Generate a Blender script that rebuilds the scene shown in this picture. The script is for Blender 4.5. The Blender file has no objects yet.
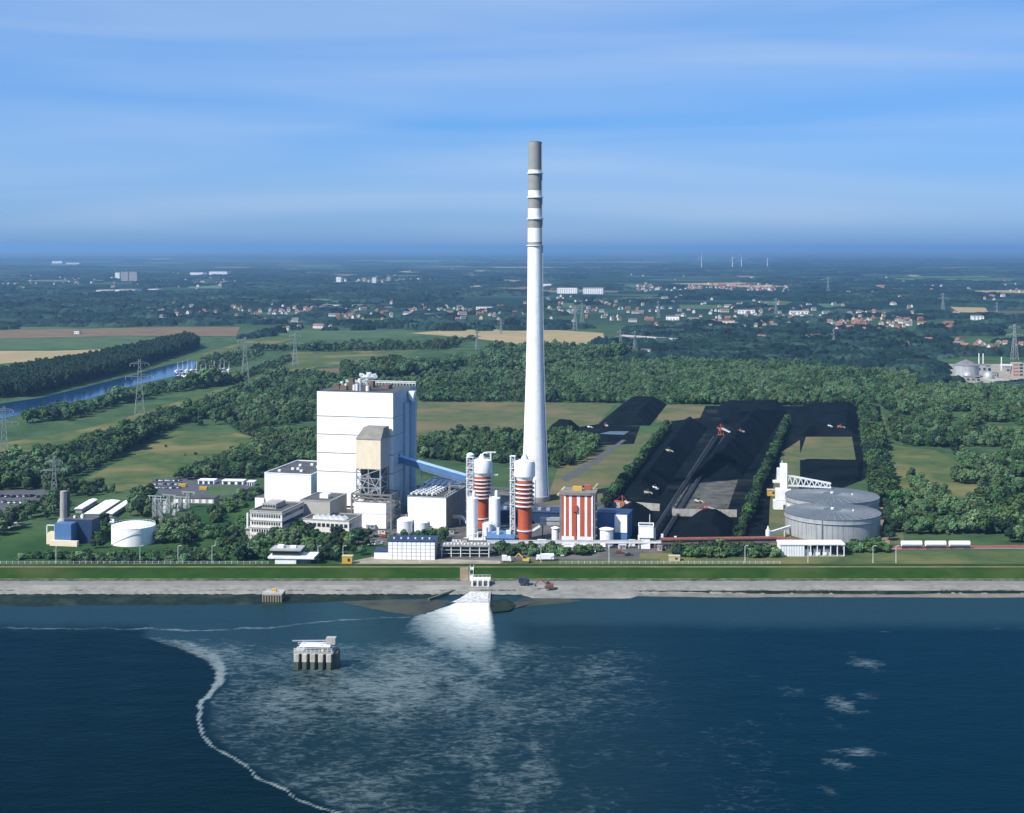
import bpy, math, random
import numpy as np
from mathutils import Vector, Matrix

R = math.radians
FPX, HC, HY, CX = 1400.0, 157.0, 248.0, 512.0
W_IMG, H_IMG = 1024, 813
scene = bpy.context.scene

# ---------------------------------------------------------------- camera
cam_d = bpy.data.cameras.new('camera')
cam = bpy.data.objects.new('camera', cam_d)
scene.collection.objects.link(cam)
cam.location = (0, 0, HC)
cam.rotation_euler = (R(90), 0, 0)
cam_d.sensor_width = 36.0
cam_d.sensor_fit = 'HORIZONTAL'
cam_d.lens = 36.0 * FPX / W_IMG
cam_d.shift_y = -(H_IMG / 2 - HY) / W_IMG
cam_d.clip_start = 1.0
cam_d.clip_end = 300000.0
scene.camera = cam

# ---------------------------------------------------------------- world, sun, exposure
SUN_AZ, SUN_EL = 53.0, 45.0      # degrees left of straight behind the camera / above the horizon
world = bpy.data.worlds.new('World')
scene.world = world
world.use_nodes = True
wn, wl = world.node_tree.nodes, world.node_tree.links
wn.clear()
w_out = wn.new('ShaderNodeOutputWorld')
w_bg = wn.new('ShaderNodeBackground')
w_sky = wn.new('ShaderNodeTexSky')
w_sky.sky_type = 'NISHITA'
w_sky.sun_disc = False
w_sky.sun_elevation = R(SUN_EL)
w_sky.sun_rotation = R(180 + SUN_AZ)
w_sky.altitude = 0
w_sky.air_density = 0.6
w_sky.dust_density = 1.3
w_sky.ozone_density = 6.0
w_bg.inputs['Strength'].default_value = 0.079
# thin cirrus: stretched noise on the view direction, the same all round the sky
w_tc = wn.new('ShaderNodeTexCoord')
w_map = wn.new('ShaderNodeMapping')
w_map.inputs['Rotation'].default_value = (R(2), R(-3.0), R(12))
w_map.inputs['Scale'].default_value = (1.3, 1.3, 17.0)
w_noise = wn.new('ShaderNodeTexNoise')
w_noise.inputs['Scale'].default_value = 1.3
w_noise.inputs['Detail'].default_value = 4.0
w_noise.inputs['Roughness'].default_value = 0.42
w_noise.inputs['Distortion'].default_value = 0.6
w_ramp = wn.new('ShaderNodeValToRGB')
w_ramp.color_ramp.elements[0].position = 0.30
w_ramp.color_ramp.elements[0].color = (0, 0, 0, 1)
w_ramp.color_ramp.elements[1].position = 0.85
w_ramp.color_ramp.elements[1].color = (0.55, 0.55, 0.55, 1)
w_mix = wn.new('ShaderNodeMixRGB')
w_mix.inputs['Color2'].default_value = (5.2, 6.0, 7.2, 1)
w_gam = wn.new('ShaderNodeHueSaturation')
w_gam.inputs['Saturation'].default_value = 1.12
w_flat = wn.new('ShaderNodeGamma')
w_flat.inputs['Gamma'].default_value = 0.5
w_tint = wn.new('ShaderNodeMixRGB')
w_tint.blend_type = 'MULTIPLY'
w_tint.inputs['Fac'].default_value = 1.0
w_tint.inputs['Color2'].default_value = (1.30, 2.12, 3.2, 1)
wl.new(w_tc.outputs['Generated'], w_map.inputs['Vector'])
wl.new(w_map.outputs[0], w_noise.inputs['Vector'])
wl.new(w_noise.outputs[0], w_ramp.inputs[0])
wl.new(w_ramp.outputs[0], w_mix.inputs['Fac'])
wl.new(w_sky.outputs[0], w_flat.inputs['Color'])
wl.new(w_flat.outputs[0], w_tint.inputs['Color1'])
wl.new(w_tint.outputs[0], w_gam.inputs['Color'])
wl.new(w_gam.outputs[0], w_mix.inputs['Color1'])
wl.new(w_mix.outputs[0], w_bg.inputs['Color'])
wl.new(w_bg.outputs[0], w_out.inputs['Surface'])

sun_d = bpy.data.lights.new('sun', 'SUN')
sun_d.energy = 5.0
sun_d.angle = R(0.53)
sun_d.color = (1.0, 0.95, 0.86)
sun = bpy.data.objects.new('sun', sun_d)
scene.collection.objects.link(sun)
to_sun = Vector((-math.sin(R(SUN_AZ)) * math.cos(R(SUN_EL)), -math.cos(R(SUN_AZ)) * math.cos(R(SUN_EL)), math.sin(R(SUN_EL))))
sun.rotation_euler = to_sun.to_track_quat('Z', 'Y').to_euler()
sun.location = (-400, 300, 500)

vs = scene.view_settings
scene.display_settings.display_device = 'sRGB'
vs.view_transform = 'Standard'
vs.look = 'None'
vs.exposure = 0.65
vs.gamma = 1.0
vs.use_curve_mapping = False
scene.render.engine = 'CYCLES'
scene.cycles.use_denoising = True
scene.cycles.max_bounces = 6
scene.cycles.diffuse_bounces = 2
scene.cycles.glossy_bounces = 2
scene.cycles.transmission_bounces = 2
scene.cycles.volume_bounces = 1
scene.cycles.transparent_max_bounces = 8

# ---------------------------------------------------------------- helpers
COL = scene.collection
rnd = random.Random(7)


def G(px, py, z=0.0):
    """world point at height z that shows at this place of the photograph"""
    Y = FPX * (HC - z) / (py - HY)
    return Vector(((px - CX) * Y / FPX, Y, z))


def proj(X, Y, Z):
    return CX + FPX * X / Y, HY + FPX * (HC - Z) / Y


def pxm(py):
    """pixels per metre on the ground at this row"""
    return (py - HY) / HC


# ---- materials
MATS = {}
ALB = 0.80       # base colours scaled down so that shadows come out deeper at this exposure


def mat(name, col, rough=0.75, metal=0.0, var=0.14, scale=0.25, streak=0.0, spec=0.3, bump=0.0, bscale=1.0, col2=None, per_obj=0.0, s2=None):
    m = bpy.data.materials.new(name)
    m.use_nodes = True
    nt = m.node_tree
    n, l = nt.nodes, nt.links
    b = n['Principled BSDF']
    b.inputs['Roughness'].default_value = rough
    b.inputs['Metallic'].default_value = metal
    b.inputs['Specular IOR Level'].default_value = spec
    geo = n.new('ShaderNodeNewGeometry')
    nz = n.new('ShaderNodeTexNoise')
    nz.inputs['Scale'].default_value = scale
    nz.inputs['Detail'].default_value = 6.0
    nz.inputs['Roughness'].default_value = 0.62
    l.new(geo.outputs['Position'], nz.inputs['Vector'])
    rp = n.new('ShaderNodeValToRGB')
    c = Vector(col)
    if max(col) < 0.62:
        c = c * ALB
        col2 = tuple(Vector(col2) * ALB) if col2 else None
        s2 = (s2[0], tuple(Vector(s2[1]) * ALB), s2[2], s2[3]) if s2 else None
    d = Vector(col2) if col2 else c * (1 - 2.0 * var)
    u = c * (1 + (0.0 if col2 else var))
    rp.color_ramp.elements[0].position = 0.32
    rp.color_ramp.elements[0].color = (*d, 1)
    rp.color_ramp.elements[1].position = 0.66
    rp.color_ramp.elements[1].color = (*u, 1)
    l.new(nz.outputs[0], rp.inputs[0])
    cur = rp.outputs[0]
    if streak:
        mp = n.new('ShaderNodeMapping')
        mp.inputs['Scale'].default_value = (1.0, 1.0, 0.06)
        l.new(geo.outputs['Position'], mp.inputs['Vector'])
        ns = n.new('ShaderNodeTexNoise')
        ns.inputs['Scale'].default_value = 0.8
        ns.inputs['Detail'].default_value = 4.0
        l.new(mp.outputs[0], ns.inputs['Vector'])
        mr = n.new('ShaderNodeMapRange')
        mr.inputs['From Min'].default_value = 0.35
        mr.inputs['From Max'].default_value = 0.7
        mr.inputs['To Min'].default_value = 1.0
        mr.inputs['To Max'].default_value = 1.0 - streak
        l.new(ns.outputs[0], mr.inputs['Value'])
        mx = n.new('ShaderNodeMixRGB')
        mx.blend_type = 'MULTIPLY'
        mx.inputs['Fac'].default_value = 1.0
        l.new(cur, mx.inputs['Color1'])
        l.new(mr.outputs[0], mx.inputs['Color2'])
        cur = mx.outputs[0]
    if s2:
        n2 = n.new('ShaderNodeTexNoise')
        n2.inputs['Scale'].default_value = s2[0]
        n2.inputs['Detail'].default_value = 5.0
        l.new(geo.outputs['Position'], n2.inputs['Vector'])
        r2 = n.new('ShaderNodeMapRange')
        r2.inputs['From Min'].default_value = s2[2]
        r2.inputs['From Max'].default_value = s2[3]
        l.new(n2.outputs[0], r2.inputs['Value'])
        mx = n.new('ShaderNodeMixRGB')
        l.new(r2.outputs[0], mx.inputs['Fac'])
        l.new(cur, mx.inputs['Color1'])
        mx.inputs['Color2'].default_value = (*s2[1], 1)
        cur = mx.outputs[0]
    if per_obj:
        oi = n.new('ShaderNodeObjectInfo')
        hs = n.new('ShaderNodeHueSaturation')
        mr = n.new('ShaderNodeMapRange')
        mr.inputs['To Min'].default_value = 1 - per_obj
        mr.inputs['To Max'].default_value = 1 + per_obj
        l.new(oi.outputs['Random'], mr.inputs['Value'])
        l.new(mr.outputs[0], hs.inputs['Value'])
        m2 = n.new('ShaderNodeMath')
        m2.operation = 'MULTIPLY_ADD'
        m2.inputs[1].default_value = 0.06
        m2.inputs[2].default_value = 0.47
        fr = n.new('ShaderNodeMath')
        fr.operation = 'FRACT'
        mm = n.new('ShaderNodeMath')
        mm.operation = 'MULTIPLY'
        mm.inputs[1].default_value = 17.31
        l.new(oi.outputs['Random'], mm.inputs[0])
        l.new(mm.outputs[0], fr.inputs[0])
        l.new(fr.outputs[0], m2.inputs[0])
        l.new(m2.outputs[0], hs.inputs['Hue'])
        l.new(cur, hs.inputs['Color'])
        cur = hs.outputs[0]
    l.new(cur, b.inputs['Base Color'])
    if bump:
        nb = n.new('ShaderNodeTexNoise')
        nb.inputs['Scale'].default_value = bscale
        nb.inputs['Detail'].default_value = 5.0
        l.new(geo.outputs['Position'], nb.inputs['Vector'])
        bp = n.new('ShaderNodeBump')
        bp.inputs['Strength'].default_value = 1.0
        bp.inputs['Distance'].default_value = bump
        l.new(nb.outputs[0], bp.inputs['Height'])
        l.new(bp.outputs[0], b.inputs['Normal'])
    MATS[name] = m
    return m


WHITE = mat('white_cladding', (0.80, 0.80, 0.80), 0.55, var=0.02, streak=0.10)
WHITE2 = mat('white_paint', (0.74, 0.75, 0.76), 0.5, var=0.05, streak=0.12)
SHADEB = mat('blue_grey_cladding', (0.36, 0.50, 0.61), 0.5, var=0.05, streak=0.06)  # white cladding with the blue of its shade put into the colour
BLUE = mat('blue_sheet_metal', (0.085, 0.185, 0.38), 0.45, var=0.06, streak=0.08)
BLUEL = mat('pale_blue_sheet_metal', (0.32, 0.48, 0.72), 0.45, var=0.06)
DARKBLUE = mat('dark_blue_cladding', (0.022, 0.048, 0.115), 0.5, var=0.08)
BEIGE = mat('cream_cladding', (0.66, 0.57, 0.42), 0.6, var=0.04, streak=0.08)
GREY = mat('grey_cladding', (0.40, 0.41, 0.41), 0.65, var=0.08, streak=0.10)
GREYD = mat('dark_grey_roofing', (0.085, 0.088, 0.09), 0.9, var=0.22, scale=0.12)
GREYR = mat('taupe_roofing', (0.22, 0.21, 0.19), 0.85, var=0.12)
SEAM = mat('dark_seam', (0.16, 0.17, 0.19), 0.8)
CONC = mat('concrete', (0.42, 0.41, 0.38), 0.85, var=0.13, scale=0.4, streak=0.18)
CONCD = mat('wet_concrete', (0.10, 0.12, 0.08), 0.7, var=0.2)
STEEL = mat('galvanised_steel', (0.42, 0.44, 0.46), 0.5, 0.3, var=0.08)
STEELW = mat('pale_steel', (0.66, 0.68, 0.69), 0.5, 0.1, var=0.06)
STEELD = mat('dark_steel', (0.10, 0.105, 0.11), 0.6, 0.2, var=0.1)
PYL = mat('pylon_steel', (0.34, 0.37, 0.37), 0.6, 0.1, var=0.05)
TANKM = mat('tank_sheet_metal', (0.50, 0.52, 0.54), 0.4, 0.25, var=0.05, streak=0.22)
TANKR = mat('tank_roof_sheet', (0.125, 0.145, 0.165), 0.65, 0.1, var=0.10, scale=0.15)
REDP = mat('red_paint', (0.53, 0.105, 0.045), 0.5, var=0.07, streak=0.12)
REDR = mat('rust_red_roofing', (0.26, 0.085, 0.060), 0.8, var=0.16)
ORANGE = mat('orange_machine_paint', (0.42, 0.11, 0.06), 0.5, var=0.08)
YELLOW = mat('yellow_paint', (0.60, 0.38, 0.07), 0.5, var=0.06)
CREAMY = mat('pale_yellow_paint', (0.55, 0.50, 0.30), 0.5, var=0.05)
GLASS = mat('dark_window_glass', (0.035, 0.045, 0.055), 0.12, 0.0, var=0.15, spec=0.6)
FLUE = mat('weathered_flue_concrete', (0.40, 0.38, 0.35), 0.7, var=0.08, streak=0.12)
BANDG = mat('grey_band_paint', (0.30, 0.305, 0.29), 0.65, var=0.06, streak=0.10)
CHIMW = mat('white_chimney_paint', (0.80, 0.80, 0.79), 0.6, var=0.05, streak=0.14)
COAL = mat('coal', (0.0050, 0.0085, 0.0105), 0.85, var=0.42, scale=0.045, bump=0.5, bscale=0.7, spec=0.02)
COALG = mat('coal_dust_ground', (0.0055, 0.0095, 0.0110), 0.9, var=0.4, scale=0.05, spec=0.02, s2=(0.03, (0.035, 0.045, 0.038), 0.56, 0.76))
GRAVELC = mat('scraped_yard_floor', (0.095, 0.095, 0.080), 0.95, var=0.35, scale=0.12)
LEAFA = mat('leaf_green', (0.048, 0.104, 0.030), 0.75, var=0.30, scale=0.35, per_obj=0.42, spec=0.25)
LEAFB = mat('leaf_grey_green', (0.088, 0.160, 0.066), 0.75, var=0.24, scale=0.35, per_obj=0.36, spec=0.25)
LEAFD = mat('leaf_dark_green', (0.017, 0.050, 0.020), 0.78, var=0.30, scale=0.35, per_obj=0.38, spec=0.25)
BARK = mat('bark', (0.10, 0.075, 0.05), 0.9, var=0.25, scale=1.0)
WATERC = mat('canal_water', (0.008, 0.045, 0.130), 0.10, spec=0.3, var=0.1, scale=0.02)
YARD = mat('worn_yard_paving', (0.095, 0.096, 0.092), 0.9, var=0.3, scale=0.08, s2=(0.03, (0.17, 0.165, 0.15), 0.52, 0.72))
BELT = mat('conveyor_belt', (0.020, 0.026, 0.036), 0.8, var=0.15)
ASPH = mat('asphalt', (0.085, 0.09, 0.10), 0.9, var=0.14, scale=0.15)
DIRT = mat('dirt_track', (0.24, 0.19, 0.13), 0.95, var=0.18, scale=0.1)
SLIP = mat('pale_sandy_ground', (0.33, 0.29, 0.23), 0.95, var=0.16, scale=0.12)


# ---- mesh builder
SPLIT = {'roof_vent', 'roof_plant', 'penthouse_window', 'riser', 'duct', 'landing', 'hopper_pipework', 'roof_duct', 'post', 'bogie'}


class MB:
    def __init__(s):
        s.v, s.f, s.mi, s.cur, s.ch = [], [], [], 0, []

    def add(s, vs_, fs_):
        o = len(s.v)
        s.v += [tuple(p) for p in vs_]
        s.f += [tuple(i + o for i in q) for q in fs_]
        s.ch.append((o, len(s.v), len(s.f) - len(fs_), len(s.f)))
        s.mi += [s.cur] * len(fs_)
        return s

    def box(s, x0, x1, y0, y1, z0, z1):
        return s.add([(x0, y0, z0), (x1, y0, z0), (x1, y1, z0), (x0, y1, z0), (x0, y0, z1), (x1, y0, z1), (x1, y1, z1), (x0, y1, z1)],
                     [(0, 3, 2, 1), (4, 5, 6, 7), (0, 1, 5, 4), (1, 2, 6, 5), (2, 3, 7, 6), (3, 0, 4, 7)])

    def lathe(s, prof, cx=0, cy=0, seg=24, a0=0.0, caps=True):
        vs_, fs_ = [], []
        for (r, z) in prof:
            for k in range(seg):
                a = 2 * math.pi * k / seg + a0
                vs_.append((cx + r * math.cos(a), cy + r * math.sin(a), z))
        for i in range(len(prof) - 1):
            for k in range(seg):
                k2 = (k + 1) % seg
                fs_.append((i * seg + k, i * seg + k2, (i + 1) * seg + k2, (i + 1) * seg + k))
        if caps:
            fs_.append(tuple(range(seg))[::-1])
            fs_.append(tuple((len(prof) - 1) * seg + k for k in range(seg)))
        return s.add(vs_, fs_)

    def cyl(s, cx, cy, z0, z1, r, r2=None, seg=20):
        return s.lathe([(r, z0), (r if r2 is None else r2, z1)], cx, cy, seg)

    def bar(s, p, q, t, t2=None):
        p, q = Vector(p), Vector(q)
        d = (q - p).normalized()
        up = Vector((0, 0, 1)) if abs(d.z) < 0.95 else Vector((0, 1, 0))
        a = d.cross(up).normalized() * t / 2
        b = a.cross(d).normalized() * (t2 or t) / 2
        vs_ = [p - a - b, p + a - b, p + a + b, p - a + b, q - a - b, q + a - b, q + a + b, q - a + b]
        return s.add(vs_, [(0, 3, 2, 1), (4, 5, 6, 7), (0, 1, 5, 4), (1, 2, 6, 5), (2, 3, 7, 6), (3, 0, 4, 7)])

    def pipe(s, pts, r, seg=8):
        for p, q in zip(pts, pts[1:]):
            p, q = Vector(p), Vector(q)
            d = (q - p).normalized()
            up = Vector((0, 0, 1)) if abs(d.z) < 0.95 else Vector((0, 1, 0))
            a = d.cross(up).normalized()
            b = a.cross(d).normalized()
            ring = [(a * math.cos(2 * math.pi * k / seg) + b * math.sin(2 * math.pi * k / seg)) * r for k in range(seg)]
            vs_ = [p + c for c in ring] + [q + c for c in ring]
            fs_ = [(k, (k + 1) % seg, seg + (k + 1) % seg, seg + k) for k in range(seg)]
            fs_ += [tuple(range(seg))[::-1], tuple(range(seg, 2 * seg))]
            s.add(vs_, fs_)
        return s

    def prism(s, poly, axis, a, b):
        """extrude a 2-d polygon: axis 'x' -> poly is (y,z); 'y' -> (x,z); 'z' -> (x,y)"""
        def mk(p, t):
            return {'x': (t, p[0], p[1]), 'y': (p[0], t, p[1]), 'z': (p[0], p[1], t)}[axis]
        n = len(poly)
        vs_ = [mk(p, a) for p in poly] + [mk(p, b) for p in poly]
        fs_ = [(k, (k + 1) % n, n + (k + 1) % n, n + k) for k in range(n)] + [tuple(range(n))[::-1], tuple(range(n, 2 * n))]
        return s.add(vs_, fs_)

    def mesh(s, name, mats, smooth=False):
        me = bpy.data.meshes.new(name)
        me.from_pydata(s.v, [], s.f)
        for m in (mats if isinstance(mats, (list, tuple)) else [mats]):
            me.materials.append(m)
        if isinstance(mats, (list, tuple)) and len(mats) > 1:
            me.polygons.foreach_set('material_index', s.mi)
        import bmesh
        bm = bmesh.new()
        bm.from_mesh(me)
        bmesh.ops.recalc_face_normals(bm, faces=bm.faces)
        bm.to_mesh(me)
        bm.free()
        if smooth:
            me.polygons.foreach_set('use_smooth', [True] * len(me.polygons))
            try:
                me.set_sharp_from_angle(angle=R(40))
            except Exception:
                pass
        return me

    def part(s, name, mats, parent=None, smooth=False, loc=None, kind=None):
        if name in SPLIT and len(s.ch) > 1:              # each piece an object of its own
            for (v0, v1, f0, f1) in s.ch:
                q_ = MB()
                q_.add(s.v[v0:v1], [tuple(i - v0 for i in f_) for f_ in s.f[f0:f1]])
                o = q_.part(name, mats, parent, smooth, loc, kind)
            return o
        o = bpy.data.objects.new(name, s.mesh(name, mats, smooth))
        COL.objects.link(o)
        if parent is not None:
            o.parent = parent
        if loc is not None:
            o.location = loc
        if kind:
            o['kind'] = kind
        return o


def tag(o, label, cat, group=None, kind=None):
    o['label'] = label
    o['category'] = cat
    if group:
        o['group'] = group
    if kind:
        o['kind'] = kind
    return o


def thing(name, label, cat, loc, rz=0.0, group=None):
    o = bpy.data.objects.new(name, None)
    o.empty_display_size = 1.0
    COL.objects.link(o)
    o.location = loc
    o.rotation_euler = (0, 0, R(rz))
    return tag(o, label, cat, group)


def copy_tree(o, parent=None):
    c = o.copy()
    COL.objects.link(c)
    c.parent = parent
    for ch in o.children:
        copy_tree(ch, c)
    return c


def structure(name, mb, m, smooth=False, label=None):
    o = mb.part(name, m, None, smooth)
    o['kind'] = 'structure'
    if label:
        o['label'] = label
    return o


def sheet(name, pts, z, m, label=None, sub=0):
    """a flat piece of ground given by photograph corners; z above the land"""
    mb = MB()
    w = [G(px, py) for px, py in pts]
    mb.add([(p.x, p.y, z) for p in w], [tuple(range(len(w)))])
    return structure(name, mb, m, label=label)


PA = 14.0      # the plant's grid is turned by this many degrees


def frame(x0, x1, yb, yt, ang=PA):
    """front-left base corner in the photo, front-right column, top row -> location, width, height"""
    p = G(x0, yb)
    c, s = math.cos(R(ang)), math.sin(R(ang))
    w = ((x1 - CX) * p.y - FPX * p.x) / (FPX * c + (x1 - CX) * s)
    h = (yb - yt) * p.y / FPX
    return p, w, h


def window_row(root, name, m, x0, x1, y, z0, z1, n, gap=0.25, depth=0.15):
    mb = MB()
    st = (x1 - x0) / n
    for k in range(n):
        mb.box(x0 + k * st + gap * st / 2, x0 + (k + 1) * st - gap * st / 2, y - depth, y + 0.05, z0, z1)
    return mb.part(name, m, root)


def window_col(root, name, m, x, y0, y1, z0, z1, n, gap=0.25, depth=0.15):
    mb = MB()
    st = (y1 - y0) / n
    for k in range(n):
        mb.box(x - 0.05, x + depth, y0 + k * st + gap * st / 2, y0 + (k + 1) * st - gap * st / 2, z0, z1)
    return mb.part(name, m, root)


def roof_edge(root, w, d, h, t=0.5, up=0.7, m=None, name='parapet'):
    mb = MB()
    mb.box(-0.15, w + 0.15, -0.15, t, h, h + up)
    mb.box(-0.15, w + 0.15, d - t, d + 0.15, h, h + up)
    mb.box(-0.15, t, t, d - t, h, h + up)
    mb.box(w - t, w + 0.15, t, d - t, h, h + up)
    return mb.part(name, m or STEELW, root)

# ================================================================ THE SETTING
# ---- land: one sheet to the horizon, patchwork of meadows and fields as a material
def land_material():
    m = bpy.data.materials.new('farmland')
    m.use_nodes = True
    n, l = m.node_tree.nodes, m.node_tree.links
    b = n['Principled BSDF']
    b.inputs['Roughness'].default_value = 0.95
    b.inputs['Specular IOR Level'].default_value = 0.1
    geo = n.new('ShaderNodeNewGeometry')
    mp = n.new('ShaderNodeMapping')
    mp.inputs['Rotation'].default_value = (0, 0, R(9))
    mp.inputs['Scale'].default_value = (1 / 420.0, 1 / 300.0, 0.0)
    l.new(geo.outputs['Position'], mp.inputs['Vector'])
    wob = n.new('ShaderNodeTexNoise')
    wob.inputs['Scale'].default_value = 0.7
    l.new(mp.outputs[0], wob.inputs['Vector'])
    mxv = n.new('ShaderNodeMixRGB')
    mxv.inputs['Fac'].default_value = 0.25
    l.new(mp.outputs[0], mxv.inputs['Color1'])
    l.new(wob.outputs['Color'], mxv.inputs['Color2'])
    vo = n.new('ShaderNodeTexVoronoi')
    vo.distance = 'CHEBYCHEV'
    vo.inputs['Scale'].default_value = 1.3
    l.new(mxv.outputs[0], vo.inputs['Vector'])
    sp = n.new('ShaderNodeSeparateColor')
    l.new(vo.outputs['Color'], sp.inputs[0])
    rp = n.new('ShaderNodeValToRGB')
    rp.color_ramp.interpolation = 'CONSTANT'
    cols = [(0.0, (0.007, 0.030, 0.021)), (0.25, (0.012, 0.042, 0.026)), (0.48, (0.005, 0.024, 0.018)), (0.70, (0.026, 0.066, 0.042)),
            (0.87, (0.055, 0.085, 0.052)), (0.94, (0.150, 0.140, 0.085)), (0.98, (0.085, 0.080, 0.058))]
    el = rp.color_ramp.elements
    el[0].position, el[0].color = cols[0][0], (*[v * ALB for v in cols[0][1]], 1)
    el[1].position, el[1].color = cols[1][0], (*[v * ALB for v in cols[1][1]], 1)
    for p, c in cols[2:]:
        e = el.new(p)
        e.color = (*[v * ALB for v in c], 1)
    l.new(sp.outputs[0], rp.inputs[0])
    nz = n.new('ShaderNodeTexNoise')
    nz.inputs['Scale'].default_value = 0.03
    nz.inputs['Detail'].default_value = 9.0
    nz.inputs['Roughness'].default_value = 0.7
    l.new(geo.outputs['Position'], nz.inputs['Vector'])
    near = n.new('ShaderNodeValToRGB')
    near.color_ramp.elements[0].position = 0.34
    near.color_ramp.elements[0].color = (0.016, 0.045, 0.018, 1)
    near.color_ramp.elements[1].position = 0.66
    near.color_ramp.elements[1].color = (0.060, 0.100, 0.040, 1)
    l.new(nz.outputs[0], near.inputs[0])
    sy = n.new('ShaderNodeSeparateXYZ')
    l.new(geo.outputs['Position'], sy.inputs[0])
    mr = n.new('ShaderNodeMapRange')
    mr.inputs['From Min'].default_value = 2400
    mr.inputs['From Max'].default_value = 3600
    l.new(sy.outputs['Y'], mr.inputs['Value'])
    mx = n.new('ShaderNodeMixRGB')
    l.new(mr.outputs[0], mx.inputs['Fac'])
    l.new(near.outputs[0], mx.inputs['Color1'])
    l.new(rp.outputs[0], mx.inputs['Color2'])
    l.new(mx.outputs[0], b.inputs['Base Color'])
    return m


def meadow(name, a, b_, c=None, s=0.05, s_big=0.012):
    """grass with dry and lush patches"""
    return mat(name, b_, 0.95, var=0.2, scale=s, spec=0.1, col2=a, s2=(s_big, c or b_, 0.48, 0.66))


LAND = land_material()
GRASS = meadow('dike_grass', (0.012, 0.046, 0.004), (0.024, 0.060, 0.007), (0.048, 0.076, 0.018), 0.15, 0.035)
MEADOW = meadow('rough_meadow', (0.036, 0.076, 0.026), (0.100, 0.126, 0.044), (0.175, 0.158, 0.066), 0.07, 0.016)
MEADOWD = meadow('dry_meadow', (0.062, 0.096, 0.040), (0.118, 0.124, 0.056), (0.165, 0.135, 0.070), 0.06, 0.015)
LAWN = meadow('lawn', (0.014, 0.055, 0.014), (0.030, 0.078, 0.020), (0.048, 0.095, 0.030), 0.05, 0.02)
WHEAT = mat('ripe_wheat', (0.36, 0.28, 0.15), 0.95, var=0.10, scale=0.02, spec=0.1, s2=(0.006, (0.30, 0.25, 0.13), 0.45, 0.65))
STUB = mat('stubble_field', (0.175, 0.125, 0.075), 0.95, var=0.12, scale=0.02, spec=0.1)
FARG = mat('far_pasture', (0.085, 0.155, 0.085), 0.95, var=0.15, scale=0.004, spec=0.1)
FART = mat('far_stubble', (0.26, 0.215, 0.13), 0.95, var=0.12, scale=0.004, spec=0.1)
PALEG = mat('pale_pasture', (0.070, 0.120, 0.052), 0.95, var=0.15, scale=0.02, spec=0.1)

mb = MB()
mb.add([(-90000, 662, 0), (90000, 662, 0), (90000, 120000, 0), (-90000, 120000, 0)], [(0, 1, 2, 3)])
structure('ground', mb, LAND)

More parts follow.
